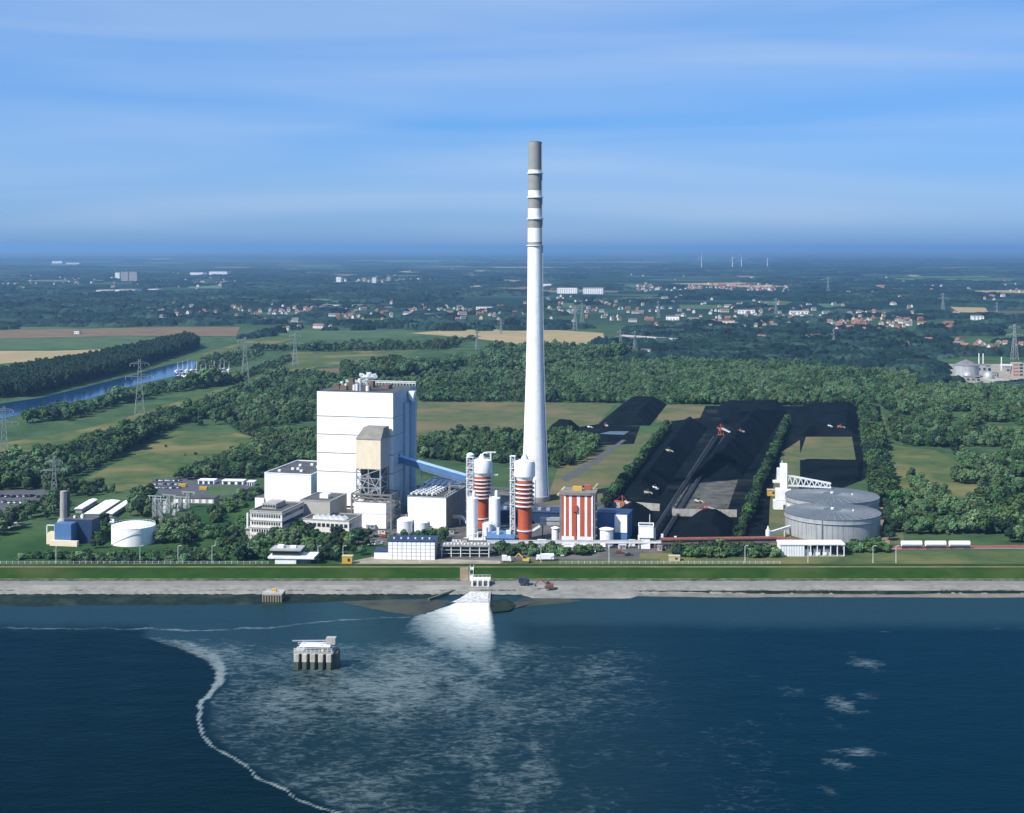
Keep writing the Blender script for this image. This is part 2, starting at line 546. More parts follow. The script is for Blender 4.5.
# fields and meadows (photo corners on the ground)
FIELDS = [
    ('field', [(-30, 366), (-30, 351), (52, 351), (112, 349), (60, 359)], WHEAT, 0.10),
    ('field', [(-30, 350), (-30, 340), (120, 336), (165, 338), (112, 348.5)], PALEG, 0.10),
    ('field', [(-30, 339.5), (-30, 331), (175, 327), (240, 327), (236, 336), (120, 335.7)], STUB, 0.10),
    ('field', [(410, 333), (450, 330), (540, 329), (603, 333), (606, 343), (530, 350), (512, 343), (470, 338)], WHEAT, 0.12),
    ('field', [(300, 374), (318, 369), (415, 367), (412, 371)], STUB, 0.12),
    ('meadow', [(398, 372), (425, 357), (462, 352), (468, 362), (440, 380)], LAWN, 0.10),
    ('meadow', [(255, 372), (290, 352), (420, 350), (400, 359), (330, 366)], MEADOW, 0.08),
    ('field', [(256, 333), (300, 330), (405, 331), (430, 335), (330, 340)], PALEG, 0.08),
    ('meadow', [(415, 436), (418, 401), (520, 402), (615, 404), (598, 424), (560, 432)], MEADOWD, 0.10),
    ('meadow', [(545, 505), (560, 462), (598, 440), (652, 434), (612, 500)], MEADOWD, 0.10),
    ('meadow', [(62, 492), (110, 466), (176, 431), (238, 433), (262, 440), (205, 468), (175, 486), (110, 492)], MEADOW, 0.10),
    ('meadow', [(-20, 412), (60, 396), (140, 377), (196, 355), (262, 337), (300, 338), (200, 362), (120, 386), (-20, 424)], MEADOW, 0.06),
    ('meadow', [(-20, 447), (90, 428), (170, 404), (268, 374), (300, 360), (330, 362), (260, 388), (180, 412), (80, 448), (-20, 470)], MEADOW, 0.06),
    ('meadow', [(884, 545), (876, 414), (884, 414), (905, 545)], MEADOWD, 0.12),
    ('meadow', [(893, 505), (890, 445), (935, 450), (985, 475), (1060, 480), (1060, 505)], MEADOW, 0.08),
    ('meadow', [(975, 434), (990, 425), (1015, 428), (1005, 436)], MEADOWD, 0.08),
    ('meadow', [(655, 423), (664, 404), (706, 405), (700, 418)], MEADOWD, 0.14),
    ('lawn', [(-30, 566), (-30, 520), (60, 532), (150, 532), (250, 520), (270, 545), (400, 545), (430, 566)], LAWN, 0.05),
    ('lawn', [(186, 540), (186, 512), (230, 500), (262, 488), (266, 500), (250, 522)], LAWN, 0.09),
    ('lawn', [(640, 566), (640, 553), (900, 553), (1060, 551), (1060, 567)], MEADOW, 0.05),
    ('meadow', [(768, 545), (770, 500), (782, 452), (800, 440), (800, 480), (790, 545)], MEADOWD, 0.12),
    ('field', [(540, 267), (640, 265), (700, 268), (600, 270)], PALEG, 0.5),
    ('field', [(385, 271.5), (470, 270), (640, 274), (470, 275)], WHEAT, 0.5),
    ('field', [(290, 276), (320, 272), (360, 273), (350, 277)], STUB, 0.4),
    ('field', [(670, 283.5), (780, 282), (815, 285), (760, 288)], WHEAT, 0.4),
    ('field', [(950, 307), (985, 305.5), (988, 313), (958, 312)], WHEAT, 0.3),
    ('field', [(945, 291), (1040, 290), (1040, 294), (970, 294)], WHEAT, 0.4),
    ('field', [(870, 285), (905, 284), (905, 286), (870, 287)], STUB, 0.4),
    ('field', [(668, 328), (705, 324), (712, 331), (672, 336)], PALEG, 0.2),
    ('field', [(712, 338), (732, 335), (738, 342), (715, 344)], STUB, 0.2),
]
for nm, pts, m, z in FIELDS:
    sheet(nm, pts, z, m)

# thin far field strips that fade into the haze
rf_ = random.Random(31)
for k in range(95):
    y = 253.5 + 52 * rf_.random() ** 1.7
    x = rf_.uniform(-60, 1080)
    L_ = rf_.uniform(14, 80) * (1.3 if y < 270 else .8)
    t_ = (y - HY) * rf_.uniform(.03, .10)
    sk = rf_.uniform(-10, 10)
    m_ = rf_.choice([PALEG, PALEG, FARG, FARG, STUB, FART])
    sheet('field', [(x, y), (x + L_, y + rf_.uniform(-.15, .15) * t_), (x + L_ + sk, y + t_), (x + sk, y + t_)], .6 + k * .004, m_)

# ---- yards, roads
sheet('yard', [(380, 572), (250, 560), (250, 530), (300, 505), (400, 505), (470, 485), (560, 492), (664, 515), (664, 552), (640, 564)], 0.03, YARD)
sheet('yard', [(330, 566), (372, 557), (470, 560), (500, 561), (505, 570), (330, 571)], 0.09, SLIP)
sheet('meadow', [(500, 563), (520, 560), (660, 559), (660, 571), (500, 571)], 0.095, MEADOWD)
sheet('access_road', [(238, 546), (246, 530), (292, 545), (355, 534), (372, 528), (385, 530), (350, 545), (300, 557)], 0.10, ASPH)
sheet('car_park', [(-20, 510), (-20, 492), (44, 489), (70, 497), (40, 507), (0, 516)], 0.10, ASPH)
sheet('car_park', [(148, 492), (155, 481), (182, 477), (250, 480), (250, 492), (200, 500)], 0.12, ASPH)
sheet('footpath', [(-20, 530), (14, 520), (22, 523), (-20, 540)], 0.12, CONC)
sheet('railway_bed', [(650, 545.5), (840, 548.5), (890, 546.3), (1080, 544.5), (1080, 548), (890, 550.5), (840, 552), (650, 549.5)], 0.14, REDR)
sheet('dirt_track', [(882, 545), (874, 412), (877, 412), (890, 545)], 0.18, DIRT)
sheet('dirt_track', [(560, 478), (590, 462), (622, 440), (626, 440), (596, 464), (566, 482)], 0.18, ASPH)
sheet('site_road', [(975, 375), (990, 382), (1005, 396), (1040, 430), (1060, 430), (1014, 390), (1000, 376)], 0.15, CONC)
sheet('site_yard', [(935, 372), (945, 364), (1060, 364), (1060, 386), (980, 384), (945, 379)], 0.12, SLIP)

# ---- coal yard floor
sheet('coal_yard', [(590, 545), (600, 512), (672, 424), (664, 406), (704, 406), (880, 406), (888, 470), (800, 505), (770, 548), (650, 545)], 0.06, COALG)
sheet('yard_floor', [(668, 509), (690, 484), (738, 480), (728, 509)], 0.16, GRAVELC)
sheet('yard_floor', [(798, 460), (806, 437), (852, 437), (856, 461)], 0.16, MEADOWD)
sheet('yard_floor', [(560, 430), (600, 424), (640, 426), (634, 444), (590, 446)], 0.15, COALG)

# ---- canal and its basin
PONDW = mat('pond_water', (0.10, 0.14, 0.17), 0.3, spec=0.2, var=0.1, scale=0.05)
sheet('canal_water', [(-30, 425), (-30, 408), (40, 398), (110, 381), (170, 364.5), (196, 359.5), (194, 371), (176, 376), (140, 384), (60, 407)], 0.18, WATERC)
sheet('settling_pond', [(599, 434), (610, 431.5), (629, 431.5), (624, 435)], 0.2, PONDW)

# ---- river bank: profile along y, swept along x
SHY = 8.7      # where the bank lies


def strip(name, rows, m, x0=-2500, x1=2500, n=80, wob=0.0, seed=1):
    rg = random.Random(seed)
    mb_ = MB()
    xs = [x0] + [-330 + 660 * i / n for i in range(n + 1)] + [x1]
    vs_, fs_ = [], []
    for x in xs:
        for k, (y, z) in enumerate(rows):
            vs_.append((x, y + SHY + (rg.uniform(-wob, wob) if k == len(rows) - 1 else 0), z))
    c = len(rows)
    for i in range(len(xs) - 1):
        for k in range(c - 1):
            fs_.append((i * c + k, (i + 1) * c + k, (i + 1) * c + k + 1, i * c + k + 1))
    mb_.add(vs_, fs_)
    return structure(name, mb_, m)


REVET = mat('stone_revetment', (0.225, 0.22, 0.20), 0.9, var=0.14, scale=0.25, spec=0.2, s2=(0.05, (0.29, 0.28, 0.25), 0.5, 0.68), bump=0.15, bscale=1.5)
PATHM = mat('embankment_path', (0.20, 0.20, 0.185), 0.9, var=0.08, scale=0.15, spec=0.2)
ALGAE = mat('algae_covered_stone', (0.007, 0.020, 0.012), 0.75, var=0.4, scale=0.3, spec=0.15, bump=0.5, bscale=0.8, s2=(0.06, (0.034, 0.050, 0.030), 0.52, 0.72))
MUD = mat('tidal_mud', (0.036, 0.040, 0.028), 0.7, var=0.35, scale=0.12, spec=0.4, bump=0.1, bscale=0.6, s2=(0.04, (0.045, 0.055, 0.032), 0.5, 0.66))
SANDM = mat('river_sand', (0.19, 0.175, 0.14), 0.85, var=0.15, scale=0.15, spec=0.2)
VERGE = mat('worn_verge', (0.085, 0.105, 0.055), 0.95, var=0.3, scale=0.25, spec=0.1)
TIDE = mat('dry_weed_line', (0.13, 0.135, 0.11), 0.95, var=0.35, scale=0.4, spec=0.1, s2=(0.12, (0.27, 0.26, 0.235), 0.45, 0.55))
TRACK = mat('field_track', (0.22, 0.20, 0.10), 0.95, var=0.15, scale=0.15, spec=0.1)

strip('dike', [(690, -0.5), (672, 3.3), (662, 4.0), (656, 3.4), (648.2, 0.9)], GRASS, n=400)
strip('dike_crest_track', [(664.2, 3.96), (661.8, 4.05)], TRACK)
strip('embankment_path', [(648.9, 0.99), (642.0, 0.35)], PATHM)
strip('revetment', [(642.1, 0.38), (636.5, -0.9), (632.8, -1.72)], REVET, n=400, wob=0.9, seed=9)
strip('grass_verge', [(650.2, 1.62), (648.0, 1.02)], VERGE, n=500, wob=0.55, seed=12)
strip('tide_line', [(637.4, -0.66), (636.3, -0.915)], TIDE, n=500, wob=0.5, seed=14)
# algae belt at the left, sand and a thinner belt at the right
strip('algae_belt', [(633.7, -1.62), (629, -1.85), (622, -2.25)], ALGAE, x0=-2500, x1=-26, n=60, wob=0.6)


def belt(name, m, x0, x1, y0, y1, z0, z1, seed, wob):
    """ragged strip of shore, y0 inland edge, y1 river edge"""
    rg = random.Random(seed)
    mb_ = MB()
    n = max(8, int((x1 - x0) / 4))
    y0, y1 = y0 + SHY, y1 + SHY
    vs_, fs_ = [], []
    ph = [rg.uniform(0, 6.3) for _ in range(4)]
    for i in range(n + 1):
        x = x0 + (x1 - x0) * i / n
        e = wob * (0.5 * math.sin(x / 23 + ph[0]) + 0.3 * math.sin(x / 9 + ph[1]) + 0.35 * rg.uniform(-1, 1))
        tap = min(1.0, 6.0 * min(i, n - i) / n + 0.15)
        ye = y0 + (y1 - y0 + e) * tap
        for k in range(4):
            t = k / 3
            vs_.append((x, y0 + (ye - y0) * t, z0 + (z1 - z0) * t))
    for i in range(n):
        for k in range(3):
            fs_.append((i * 4 + k, (i + 1) * 4 + k, (i + 1) * 4 + k + 1, i * 4 + k + 1))
    mb_.add(vs_, fs_)
    return structure(name, mb_, m)


for o in list(bpy.data.objects):
    if o.name.startswith('algae_belt'):
        bpy.data.objects.remove(o)
belt('algae_belt', ALGAE, -700, -24, 633.7, 611.0, -1.62, -2.06, 3, 2.5)
belt('sand_beach', SANDM, 4, 700, 634.2, 627.5, -1.45, -2.1, 4, 1.0)
belt('algae_belt', ALGAE, 22, 700, 636.2, 632.6, -0.80, -1.72, 5, 0.8)
belt('sand_beach', REVET, 2, 62, 637.5, 626.0, -0.5, -2.05, 6, 1.0)

# mud flats either side of the outfall: a low mound of silt standing just out of the water
def mudflat(pts, seed, zmax, m=None):
    w = [G(px, py, -2.0) for px, py in pts]
    xs = [p.x for p in w]
    ys = [p.y for p in w]
    rg = np.random.RandomState(seed)
    mb_ = MB()
    cx, cy = sum(xs) / len(xs), sum(ys) / len(ys)
    rings = [1.0, 0.8, 0.55, 0.3]
    n = 64
    vs_, fs_ = [], []
    for ri, r in enumerate(rings):
        for k in range(n):
            t = k / n * len(w)
            i = int(t)
            p = w[i].lerp(w[(i + 1) % len(w)], t - i)
            j = 1 + (rg.rand() - 0.5) * 0.10
            vs_.append((cx + (p.x - cx) * r * j, cy + (p.y - cy) * r * j, -2.12 + zmax * (1 - r) + (0.10 * rg.rand() if ri else -0.1)))
    vs_.append((cx, cy, -2.0 + zmax * 0.9))
    for ri in range(len(rings) - 1):
        for k in range(n):
            fs_.append((ri * n + k, ri * n + (k + 1) % n, (ri + 1) * n + (k + 1) % n, (ri + 1) * n + k))
    for k in range(n):
        fs_.append(((len(rings) - 1) * n + k, (len(rings) - 1) * n + (k + 1) % n, len(vs_) - 1))
    mb_.add(vs_, fs_)
    return structure('mud_flat', mb_, m or MUD, smooth=True)


mudflat([(368, 599), (440, 598), (462, 601), (446, 607), (432, 615), (414, 617), (388, 613), (352, 606), (330, 601)], 1, 0.9)
mudflat([(491, 611), (520, 597), (560, 597), (590, 600), (570, 603), (540, 605), (516, 608), (500, 612)], 2, 0.8)

# ---- the river: fine grid with a foam-density attribute
def curve_dist(px, py, pts):
    """distance in photo pixels to a polyline, and the position along it"""
    d = np.full(px.shape, 1e9)
    tt = np.zeros(px.shape)
    n = len(pts) - 1
    for i, (a, b_) in enumerate(zip(pts, pts[1:])):
        ax, ay = a
        bx, by = b_
        vx, vy = bx - ax, by - ay
        t = np.clip(((px - ax) * vx + (py - ay) * vy) / (vx * vx + vy * vy), 0, 1)
        q = np.hypot(px - ax - t * vx, py - ay - t * vy)
        m_ = q < d
        d[m_] = q[m_]
        tt[m_] = (i + t[m_]) / n
    return d, tt


def vnoise(x, y, seed):
    """smooth value noise"""
    rg = np.random.RandomState(seed)
    T = rg.rand(256, 256)
    xi, yi = np.floor(x).astype(int), np.floor(y).astype(int)
    fx, fy = x - xi, y - yi
    fx, fy = fx * fx * (3 - 2 * fx), fy * fy * (3 - 2 * fy)
    g = lambda i, j: T[i % 256, j % 256]
    return (g(xi, yi) * (1 - fx) + g(xi + 1, yi) * fx) * (1 - fy) + (g(xi, yi + 1) * (1 - fx) + g(xi + 1, yi + 1) * fx) * fy


def fbm(x, y, seed, o=4):
    s, a, t = 0, 1.0, 0
    for k in range(o):
        s = s + a * vnoise(x * 2 ** k, y * 2 ** k, seed + k)
        t += a
        a *= 0.55
    return s / t


def sstep(a, b_, x):
    t = np.clip((x - a) / (b_ - a), 0, 1)
    return t * t * (3 - 2 * t)


def river():
    xs = np.concatenate([[-9000, -3000, -1200, -600, -400], np.arange(-290, 291, 1.15), [400, 600, 1200, 3000, 9000]])
    ys = np.concatenate([[-6000, -1500, -300, 100, 250, 330], np.arange(368, 652, 1.15)])
    gx, gy = np.meshgrid(xs, ys)
    nx, ny = len(xs), len(ys)
    ysafe = np.maximum(gy, 120.0)
    px = CX + FPX * gx / ysafe
    py = HY + FPX * (HC + 2.0) / ysafe
    # the wandering foam front at the left
    line = [(149, 638), (167, 643), (190, 647), (212, 658), (221, 667), (219, 681), (212, 692), (201, 701), (198, 717), (203, 735), (212, 746),
            (235, 759), (250, 768), (255, 777), (271, 784), (284, 789), (298, 800), (316, 807), (338, 813), (370, 824), (420, 838)]
    wx = px + 5.0 * (fbm(gx / 9, gy / 9, 5) - 0.5)
    wy = py + 4.0 * (fbm(gx / 9, gy / 9, 15) - 0.5)
    d, t = curve_dist(wx, wy, line)
    # which side of the front: inside of the arc is to the right
    wid = np.interp(t, [0, 0.08, 0.15, 0.22, 0.3, 0.45, 1.0], [1.6, 5.5, 9.5, 7.0, 3.8, 2.4, 2.0]) * (0.55 + 0.9 * fbm(gx / 6, gy / 6, 9))
    front = 0.60 * np.clip(1.6 - 1.2 * d / wid, 0, 1) * np.interp(t, [0, 0.1, 0.3, 1], [0.55, 0.8, 1, 1])
    lx = np.interp(py, [638, 645, 660, 681, 701, 735, 759, 784, 813, 860], [140, 180, 214, 220, 201, 203, 235, 271, 338, 470])
    inside = sstep(-4, 14, px - lx)
    near_front = np.exp(-np.maximum(px - lx, 0) / 26.0) * inside * (py > 640)
    # plume of the outfall
    ax = np.interp(py, [596, 606, 616, 640, 680, 760, 830], [470, 446, 410, 385, 350, 330, 330])
    bx = np.interp(py, [596, 606, 620, 650, 690, 760, 830], [489, 490, 492, 495, 510, 545, 590])
    across = np.clip((px - ax) / np.maximum(bx - ax, 1), -1, 2)
    core = sstep(-0.02, 0.10, across) * (1 - sstep(0.94, 1.04 + 0.0016 * np.maximum(py - 600, 0), across))
    dist = np.hypot((px - 480) * 0.75, py - 600)
    plume = core * np.clip(1.35 - dist / 60.0, 0, 1.08)
    trail = (0.75 + 0.4 * sstep(0.35, 0.65, fbm(gx / 9, gy / 22, 91))) * core * np.interp(py, [600, 640, 680, 730, 830], [0.70, 0.46, 0.38, 0.34, 0.30]) * (0.55 + 0.45 * sstep(-0.1, 0.75, across))
    # wide fan of wisps
    fan = inside * (1 - sstep(500, 840, px + 120 * (fbm(gx / 40, gy / 60, 71) - 0.5))) * sstep(618, 655, py) * np.interp(py, [640, 700, 813], [0.38, 0.43, 0.40])
    fan = fan * (0.80 + 0.30 * sstep(0.36, 0.66, fbm(gx / 40, gy / 50, 31))) * np.interp(py, [700, 740, 813], [1.0, 0.88, 0.8])
    sparse = 0.19 * inside * (1 - sstep(760, 900, px)) * sstep(640, 690, py) * (0.75 + 0.5 * sstep(0.4, 0.7, fbm(gx / 22, gy / 40, 131)))
    fan = np.maximum(fan, sparse)
    # streak lines
    s1, t1 = curve_dist(px, wy, [(-60, 627), (60, 628), (130, 628.5), (205, 630.5), (262, 628), (320, 622), (392, 617.5), (425, 617)])
    l1 = np.clip(1.1 - s1 / 2.0, 0, 1) * (0.22 + 0.35 * fbm(gx / 18, gy / 18, 41))
    s2, _ = curve_dist(px, wy, [(690, 628), (800, 632.5), (905, 632), (1000, 629), (1100, 627)])
    l2 = np.clip(1.0 - s2 / 1.8, 0, 1) * 0.55 * fbm(gx / 14, gy / 14, 51)
    foam = np.maximum.reduce([front, plume, trail, fan, l1, l2, near_front * 0.46])
    # loose rafts of froth at the right
    vx_ = px + 26 * (fbm(gx / 16, gy / 16, 25) - 0.5)
    vy_ = py + 16 * (fbm(gx / 16, gy / 16, 35) - 0.5)
    for (x, y, rx, ry, s) in [(866, 662, 20, 9, .72), (868, 694, 14, 5, .6), (843, 703, 15, 9, .75), (862, 709, 20, 4, .55), (836, 722, 8, 14, .5), (856, 741, 18, 6, .5),
                              (854, 752, 20, 7, .8), (836, 764, 13, 9, .7), (828, 790, 8, 9, .6), (755, 675, 20, 5, .45), (790, 690, 18, 6, .55), (780, 718, 6, 12, .5),
                              (795, 740, 6, 9, .45), (732, 756, 12, 8, .5), (750, 722, 14, 7, .5), (672, 725, 10, 7, .5), (700, 762, 10, 8, .45), (826, 810, 8, 5, .5),
                              (640, 760, 14, 7, .42), (590, 715, 16, 8, .42), (655, 790, 14, 7, .45), (820, 640, 40, 5, .32), (520, 790, 22, 6, .4), (430, 740, 26, 7, .4)]:
        q = np.hypot((vx_ - x - 1.2 * (vy_ - y)) / (rx * 1.7), (vy_ - y) / (ry * 1.5))
        foam = np.maximum(foam, np.clip(1.3 - q, 0, 1) * s * .52)
    # silty shallow water along the bank
    silt = (1 - sstep(618, 634, py + 5 * (fbm(gx / 25, gy / 25, 61) - 0.5))) * 0.8
    silt = np.maximum(silt, 0.75 * inside * (1 - sstep(490, 560, px)) * (1 - sstep(640, 720, py)))
    silt = np.maximum(silt, 0.30 * inside * (1 - sstep(560, 800, px)))
    foam[py > 860] *= 0.3
    clear = sstep(300, 900, px)            # greener water left, bluer right
    z = np.full(gx.shape, -2.0)
    co = np.stack([gx, gy, z], -1).reshape(-1, 3)
    me = bpy.data.meshes.new('river')
    idx = np.arange(nx * ny).reshape(ny, nx)
    f = np.stack([idx[:-1, :-1], idx[:-1, 1:], idx[1:, 1:], idx[1:, :-1]], -1).reshape(-1, 4)
    me.vertices.add(len(co))
    me.vertices.foreach_set('co', co.ravel())
    me.loops.add(f.size)
    me.loops.foreach_set('vertex_index', f.ravel().astype(np.int32))
    me.polygons.add(len(f))
    me.polygons.foreach_set('loop_start', np.arange(0, f.size, 4, dtype=np.int32))
    me.update(calc_edges=True)
    at = me.attributes.new('foam', 'FLOAT_COLOR', 'POINT')
    c = np.stack([foam.ravel(), silt.ravel(), clear.ravel(), np.ones(foam.size)], -1).astype(np.float32)
    at.data.foreach_set('color', c.ravel())
    m = bpy.data.materials.new('river_water')
    m.use_nodes = True
    n, l = m.node_tree.nodes, m.node_tree.links
    b = n['Principled BSDF']
    a = n.new('ShaderNodeAttribute')
    a.attribute_name = 'foam'
    sp = n.new('ShaderNodeSeparateColor')
    l.new(a.outputs['Color'], sp.inputs[0])
    geo = n.new('ShaderNodeNewGeometry')

    def noise(scale, detail, sc=(1, 1, 1), rough=0.6, dist=0.0):
        mp = n.new('ShaderNodeMapping')
        mp.inputs['Scale'].default_value = sc
        l.new(geo.outputs['Position'], mp.inputs['Vector'])
        z_ = n.new('ShaderNodeTexNoise')
        z_.inputs['Scale'].default_value = scale
        z_.inputs['Detail'].default_value = detail
        z_.inputs['Roughness'].default_value = rough
        z_.inputs['Distortion'].default_value = dist
        l.new(mp.outputs[0], z_.inputs['Vector'])
        return z_.outputs[0]

    def math_(op, x, y=None, z_=None):
        k = n.new('ShaderNodeMath')
        k.operation = op
        for i, v in enumerate((x, y, z_)):
            if v is None:
                continue
            if isinstance(v, (int, float)):
                k.inputs[i].default_value = v
            else:
                l.new(v, k.inputs[i])
        return k.outputs[0]

    fine = noise(0.42, 9.0, (0.62, 1.1, 1), 0.74, 0.8)
    # foam shows where the noise rises above 1 - density
    fil = math_('SUBTRACT', 0.80, math_('MULTIPLY', math_('ABSOLUTE', math_('SUBTRACT', noise(0.07, 5.0, (0.8, 1.2, 1), 0.6, 0.6), 0.5)), 3.0))
    tex = math_('ADD', math_('MULTIPLY', fine, 0.82), math_('MULTIPLY', fil, 0.18))
    e = math_('ADD', tex, math_('MULTIPLY_ADD', sp.outputs[0], 0.80, -0.72))
    mr = n.new('ShaderNodeMapRange')
    mr.interpolation_type = 'SMOOTHSTEP'
    mr.inputs['From Min'].default_value = 0.0
    mr.inputs['From Max'].default_value = 0.24
    l.new(e, mr.inputs['Value'])
    cover = math_('MULTIPLY', math_('MULTIPLY', mr.outputs[0], math_('MINIMUM', math_('MULTIPLY_ADD', fine, 1.5, 0.2), 1.15)), math_('MINIMUM', math_('MULTIPLY_ADD', math_('POWER', sp.outputs[0], 2.2), 0.80, 0.055), 0.92))
    deep = n.new('ShaderNodeMixRGB')
    deep.inputs['Color1'].default_value = (0.0001, 0.0042, 0.0022, 1)
    deep.inputs['Color2'].default_value = (0.0001, 0.0095, 0.0150, 1)
    l.new(sp.outputs[2], deep.inputs['Fac'])
    big = noise(0.02, 4.0)
    dm = n.new('ShaderNodeMixRGB')
    dm.blend_type = 'MULTIPLY'
    dm.inputs['Fac'].default_value = 0.6
    l.new(deep.outputs[0], dm.inputs['Color1'])
    l.new(big, dm.inputs['Color2'])
    si = n.new('ShaderNodeMixRGB')
    l.new(sp.outputs[1], si.inputs['Fac'])
    l.new(deep.outputs[0], si.inputs['Color1'])
    si.inputs['Color2'].default_value = (0.014, 0.036, 0.044, 1)
    fo = n.new('ShaderNodeMixRGB')
    l.new(cover, fo.inputs['Fac'])
    l.new(si.outputs[0], fo.inputs['Color1'])
    fc = n.new('ShaderNodeMixRGB')
    l.new(sp.outputs[0], fc.inputs['Fac'])
    fc.inputs['Color1'].default_value = (0.30, 0.52, 0.58, 1)
    fc.inputs['Color2'].default_value = (0.72, 0.71, 0.67, 1)
    l.new(fc.outputs[0], fo.inputs['Color2'])
    l.new(fo.outputs[0], b.inputs['Base Color'])
    rg = n.new('ShaderNodeMapRange')
    rg.inputs['To Min'].default_value = 0.16
    rg.inputs['To Max'].default_value = 0.8
    l.new(cover, rg.inputs['Value'])
    l.new(rg.outputs[0], b.inputs['Roughness'])
    b.inputs['Specular IOR Level'].default_value = 0.0
    w1 = noise(0.55, 6.0, (0.55, 1.0, 1), 0.6, 0.3)
    w2 = noise(0.09, 3.0, (0.5, 1.0, 1), 0.5)
    hsum = math_('ADD', math_('MULTIPLY', w1, 0.42), math_('MULTIPLY', w2, 0.9))
    bp = n.new('ShaderNodeBump')
    bp.inputs['Strength'].default_value = 0.9
    bp.inputs['Distance'].default_value = 1.0
    l.new(hsum, bp.inputs['Height'])
    l.new(bp.outputs[0], b.inputs['Normal'])
    gl = n.new('ShaderNodeBsdfGlossy')
    gl.inputs['Color'].default_value = (0.22, 0.60, 0.90, 1)
    gl.inputs['Roughness'].default_value = 0.12
    l.new(bp.outputs[0], gl.inputs['Normal'])
    fr_ = n.new('ShaderNodeFresnel')
    fr_.inputs['IOR'].default_value = 1.33
    l.new(bp.outputs[0], fr_.inputs['Normal'])
    ms = n.new('ShaderNodeMixShader')
    l.new(math_('MULTIPLY', math_('SUBTRACT', 1.0, cover), math_('MULTIPLY', fr_.outputs[0], 0.42)), ms.inputs['Fac'])
    l.new(b.outputs[0], ms.inputs[1])
    l.new(gl.outputs[0], ms.inputs[2])
    l.new(ms.outputs[0], n['Material Output'].inputs['Surface'])
    me.materials.append(m)
    o = bpy.data.objects.new('river', me)
    COL.objects.link(o)
    o['kind'] = 'structure'
    o['label'] = 'dark blue river with streaks of white foam'


river()

# ================================================================ THE POWER STATION
def lattice(mb_, x0, x1, y0, y1, z0, z1, nz, t=0.35, tb=0.2):
    """square lattice column"""
    c = [(x0, y0), (x1, y0), (x1, y1), (x0, y1)]
    for (x, y) in c:
        mb_.bar((x, y, z0), (x, y, z1), t)
    for k in range(nz):
        za, zb = z0 + (z1 - z0) * k / nz, z0 + (z1 - z0) * (k + 1) / nz
        for i in range(4):
            a, b_ = c[i], c[(i + 1) % 4]
            mb_.bar((*a, zb), (*b_, zb), tb)
            if k % 2:
                a, b_ = b_, a
            mb_.bar((*a, za), (*b_, zb), tb)
    return mb_


# ---- chimney
def chimney():
    p = G(535.2, 500)
    s = FPX / p.y
    t = thing('chimney', 'very tall white tapering chimney with grey bands around its top', 'chimney', p)
    zz = lambda py: HC - (py - HY) / s
    pr = [(500, 14.3), (480, 13.1), (440, 11.6), (400, 10.2), (360, 9.0), (320, 8.15), (280, 7.75), (246, 7.55), (200, 7.1), (142, 6.75)]
    rad = lambda py: float(np.interp(py, [q[0] for q in pr][::-1], [q[1] for q in pr][::-1])) / s
    bands = [(500, 246, CHIMW, 'shaft'), (246, 242, BANDG, 'grey_band'), (242, 228, CHIMW, 'white_band'), (228, 219.5, BANDG, 'grey_band'), (219.5, 208.5, CHIMW, 'white_band'),
             (208.5, 198, BANDG, 'grey_band'), (198, 190.5, CHIMW, 'white_band'), (190.5, 174, BANDG, 'grey_band'), (174, 170, CHIMW, 'white_band'), (170, 142, BANDG, 'grey_band')]
    for ya, yb, m, nm in bands:
        rows = [ya] + [q[0] for q in pr if yb < q[0] < ya] + [yb]
        MB().lathe([(rad(y), zz(y)) for y in rows], seg=48, caps=True).part(nm, m, t, smooth=True)
    for y in (246, 219.5, 198, 174):
        m_ = MB().lathe([(rad(y), zz(y) + 0.1), (rad(y) + 0.75, zz(y) + 0.1), (rad(y) + 0.75, zz(y) + 0.7), (rad(y), zz(y) + 0.7)], seg=32, caps=False)
        m_.part('platform', STEELW, t)
    MB().lathe([(rad(142) - 0.9, zz(142) - .5), (rad(142) - 0.9, zz(142) + 0.3), (rad(142) - 1.4, zz(142) + 0.3), (rad(142) - 1.4, zz(142) - .5)], seg=32, caps=False).part('flue_liner', STEELD, t)
    lad = MB()
    a = R(-28)
    ys = np.linspace(498, 144, 30)
    for u, v in zip(ys, ys[1:]):
        P = [((rad(y) + 0.35) * math.cos(a), (rad(y) + 0.35) * math.sin(a), zz(y)) for y in (u, v)]
        lad.bar(P[0], P[1], 0.6)
    lad.part('ladder', STEEL, t)
    MB().lathe([(14.9 / s, -0.5), (14.9 / s, 3.0), (14.5 / s, 3.2)], seg=48).part('plinth', CONC, t)
    return t


chimney()


# ---- boiler house
p, w, h = frame(317, 393, 519, 391)
BOIL = p
t = thing('boiler_house', 'huge white windowless boiler house block, tallest building beside the chimney', 'building', p, -PA)
d = 43.0
MB().box(0.12, w - 0.12, 0.12, d, -0.5, h - 0.4).part('core', SEAM, t)  # dark core that shows in the joints between the panels
zc = [0] + [HC - (y - HY) * p.y / FPX for y in (471, 452.5, 434, 416)] + [h]
for k in range(5):
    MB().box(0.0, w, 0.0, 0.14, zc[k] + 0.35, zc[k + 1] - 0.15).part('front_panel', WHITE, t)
    MB().box(w - 0.14, w, 0.15, d, zc[k] + 0.25, zc[k + 1] - 0.05).part('side_panel', SHADEB, t)
    MB().box(0.0, 0.14, 0.15, d, zc[k] + 0.25, zc[k + 1] - 0.05).part('side_panel', SHADEB, t)
rf = MB().box(0.3, w - 0.3, 0.3, d - 0.3, h - 0.39, h + 0.05).part('roof', GREYD, t)
mb = MB()
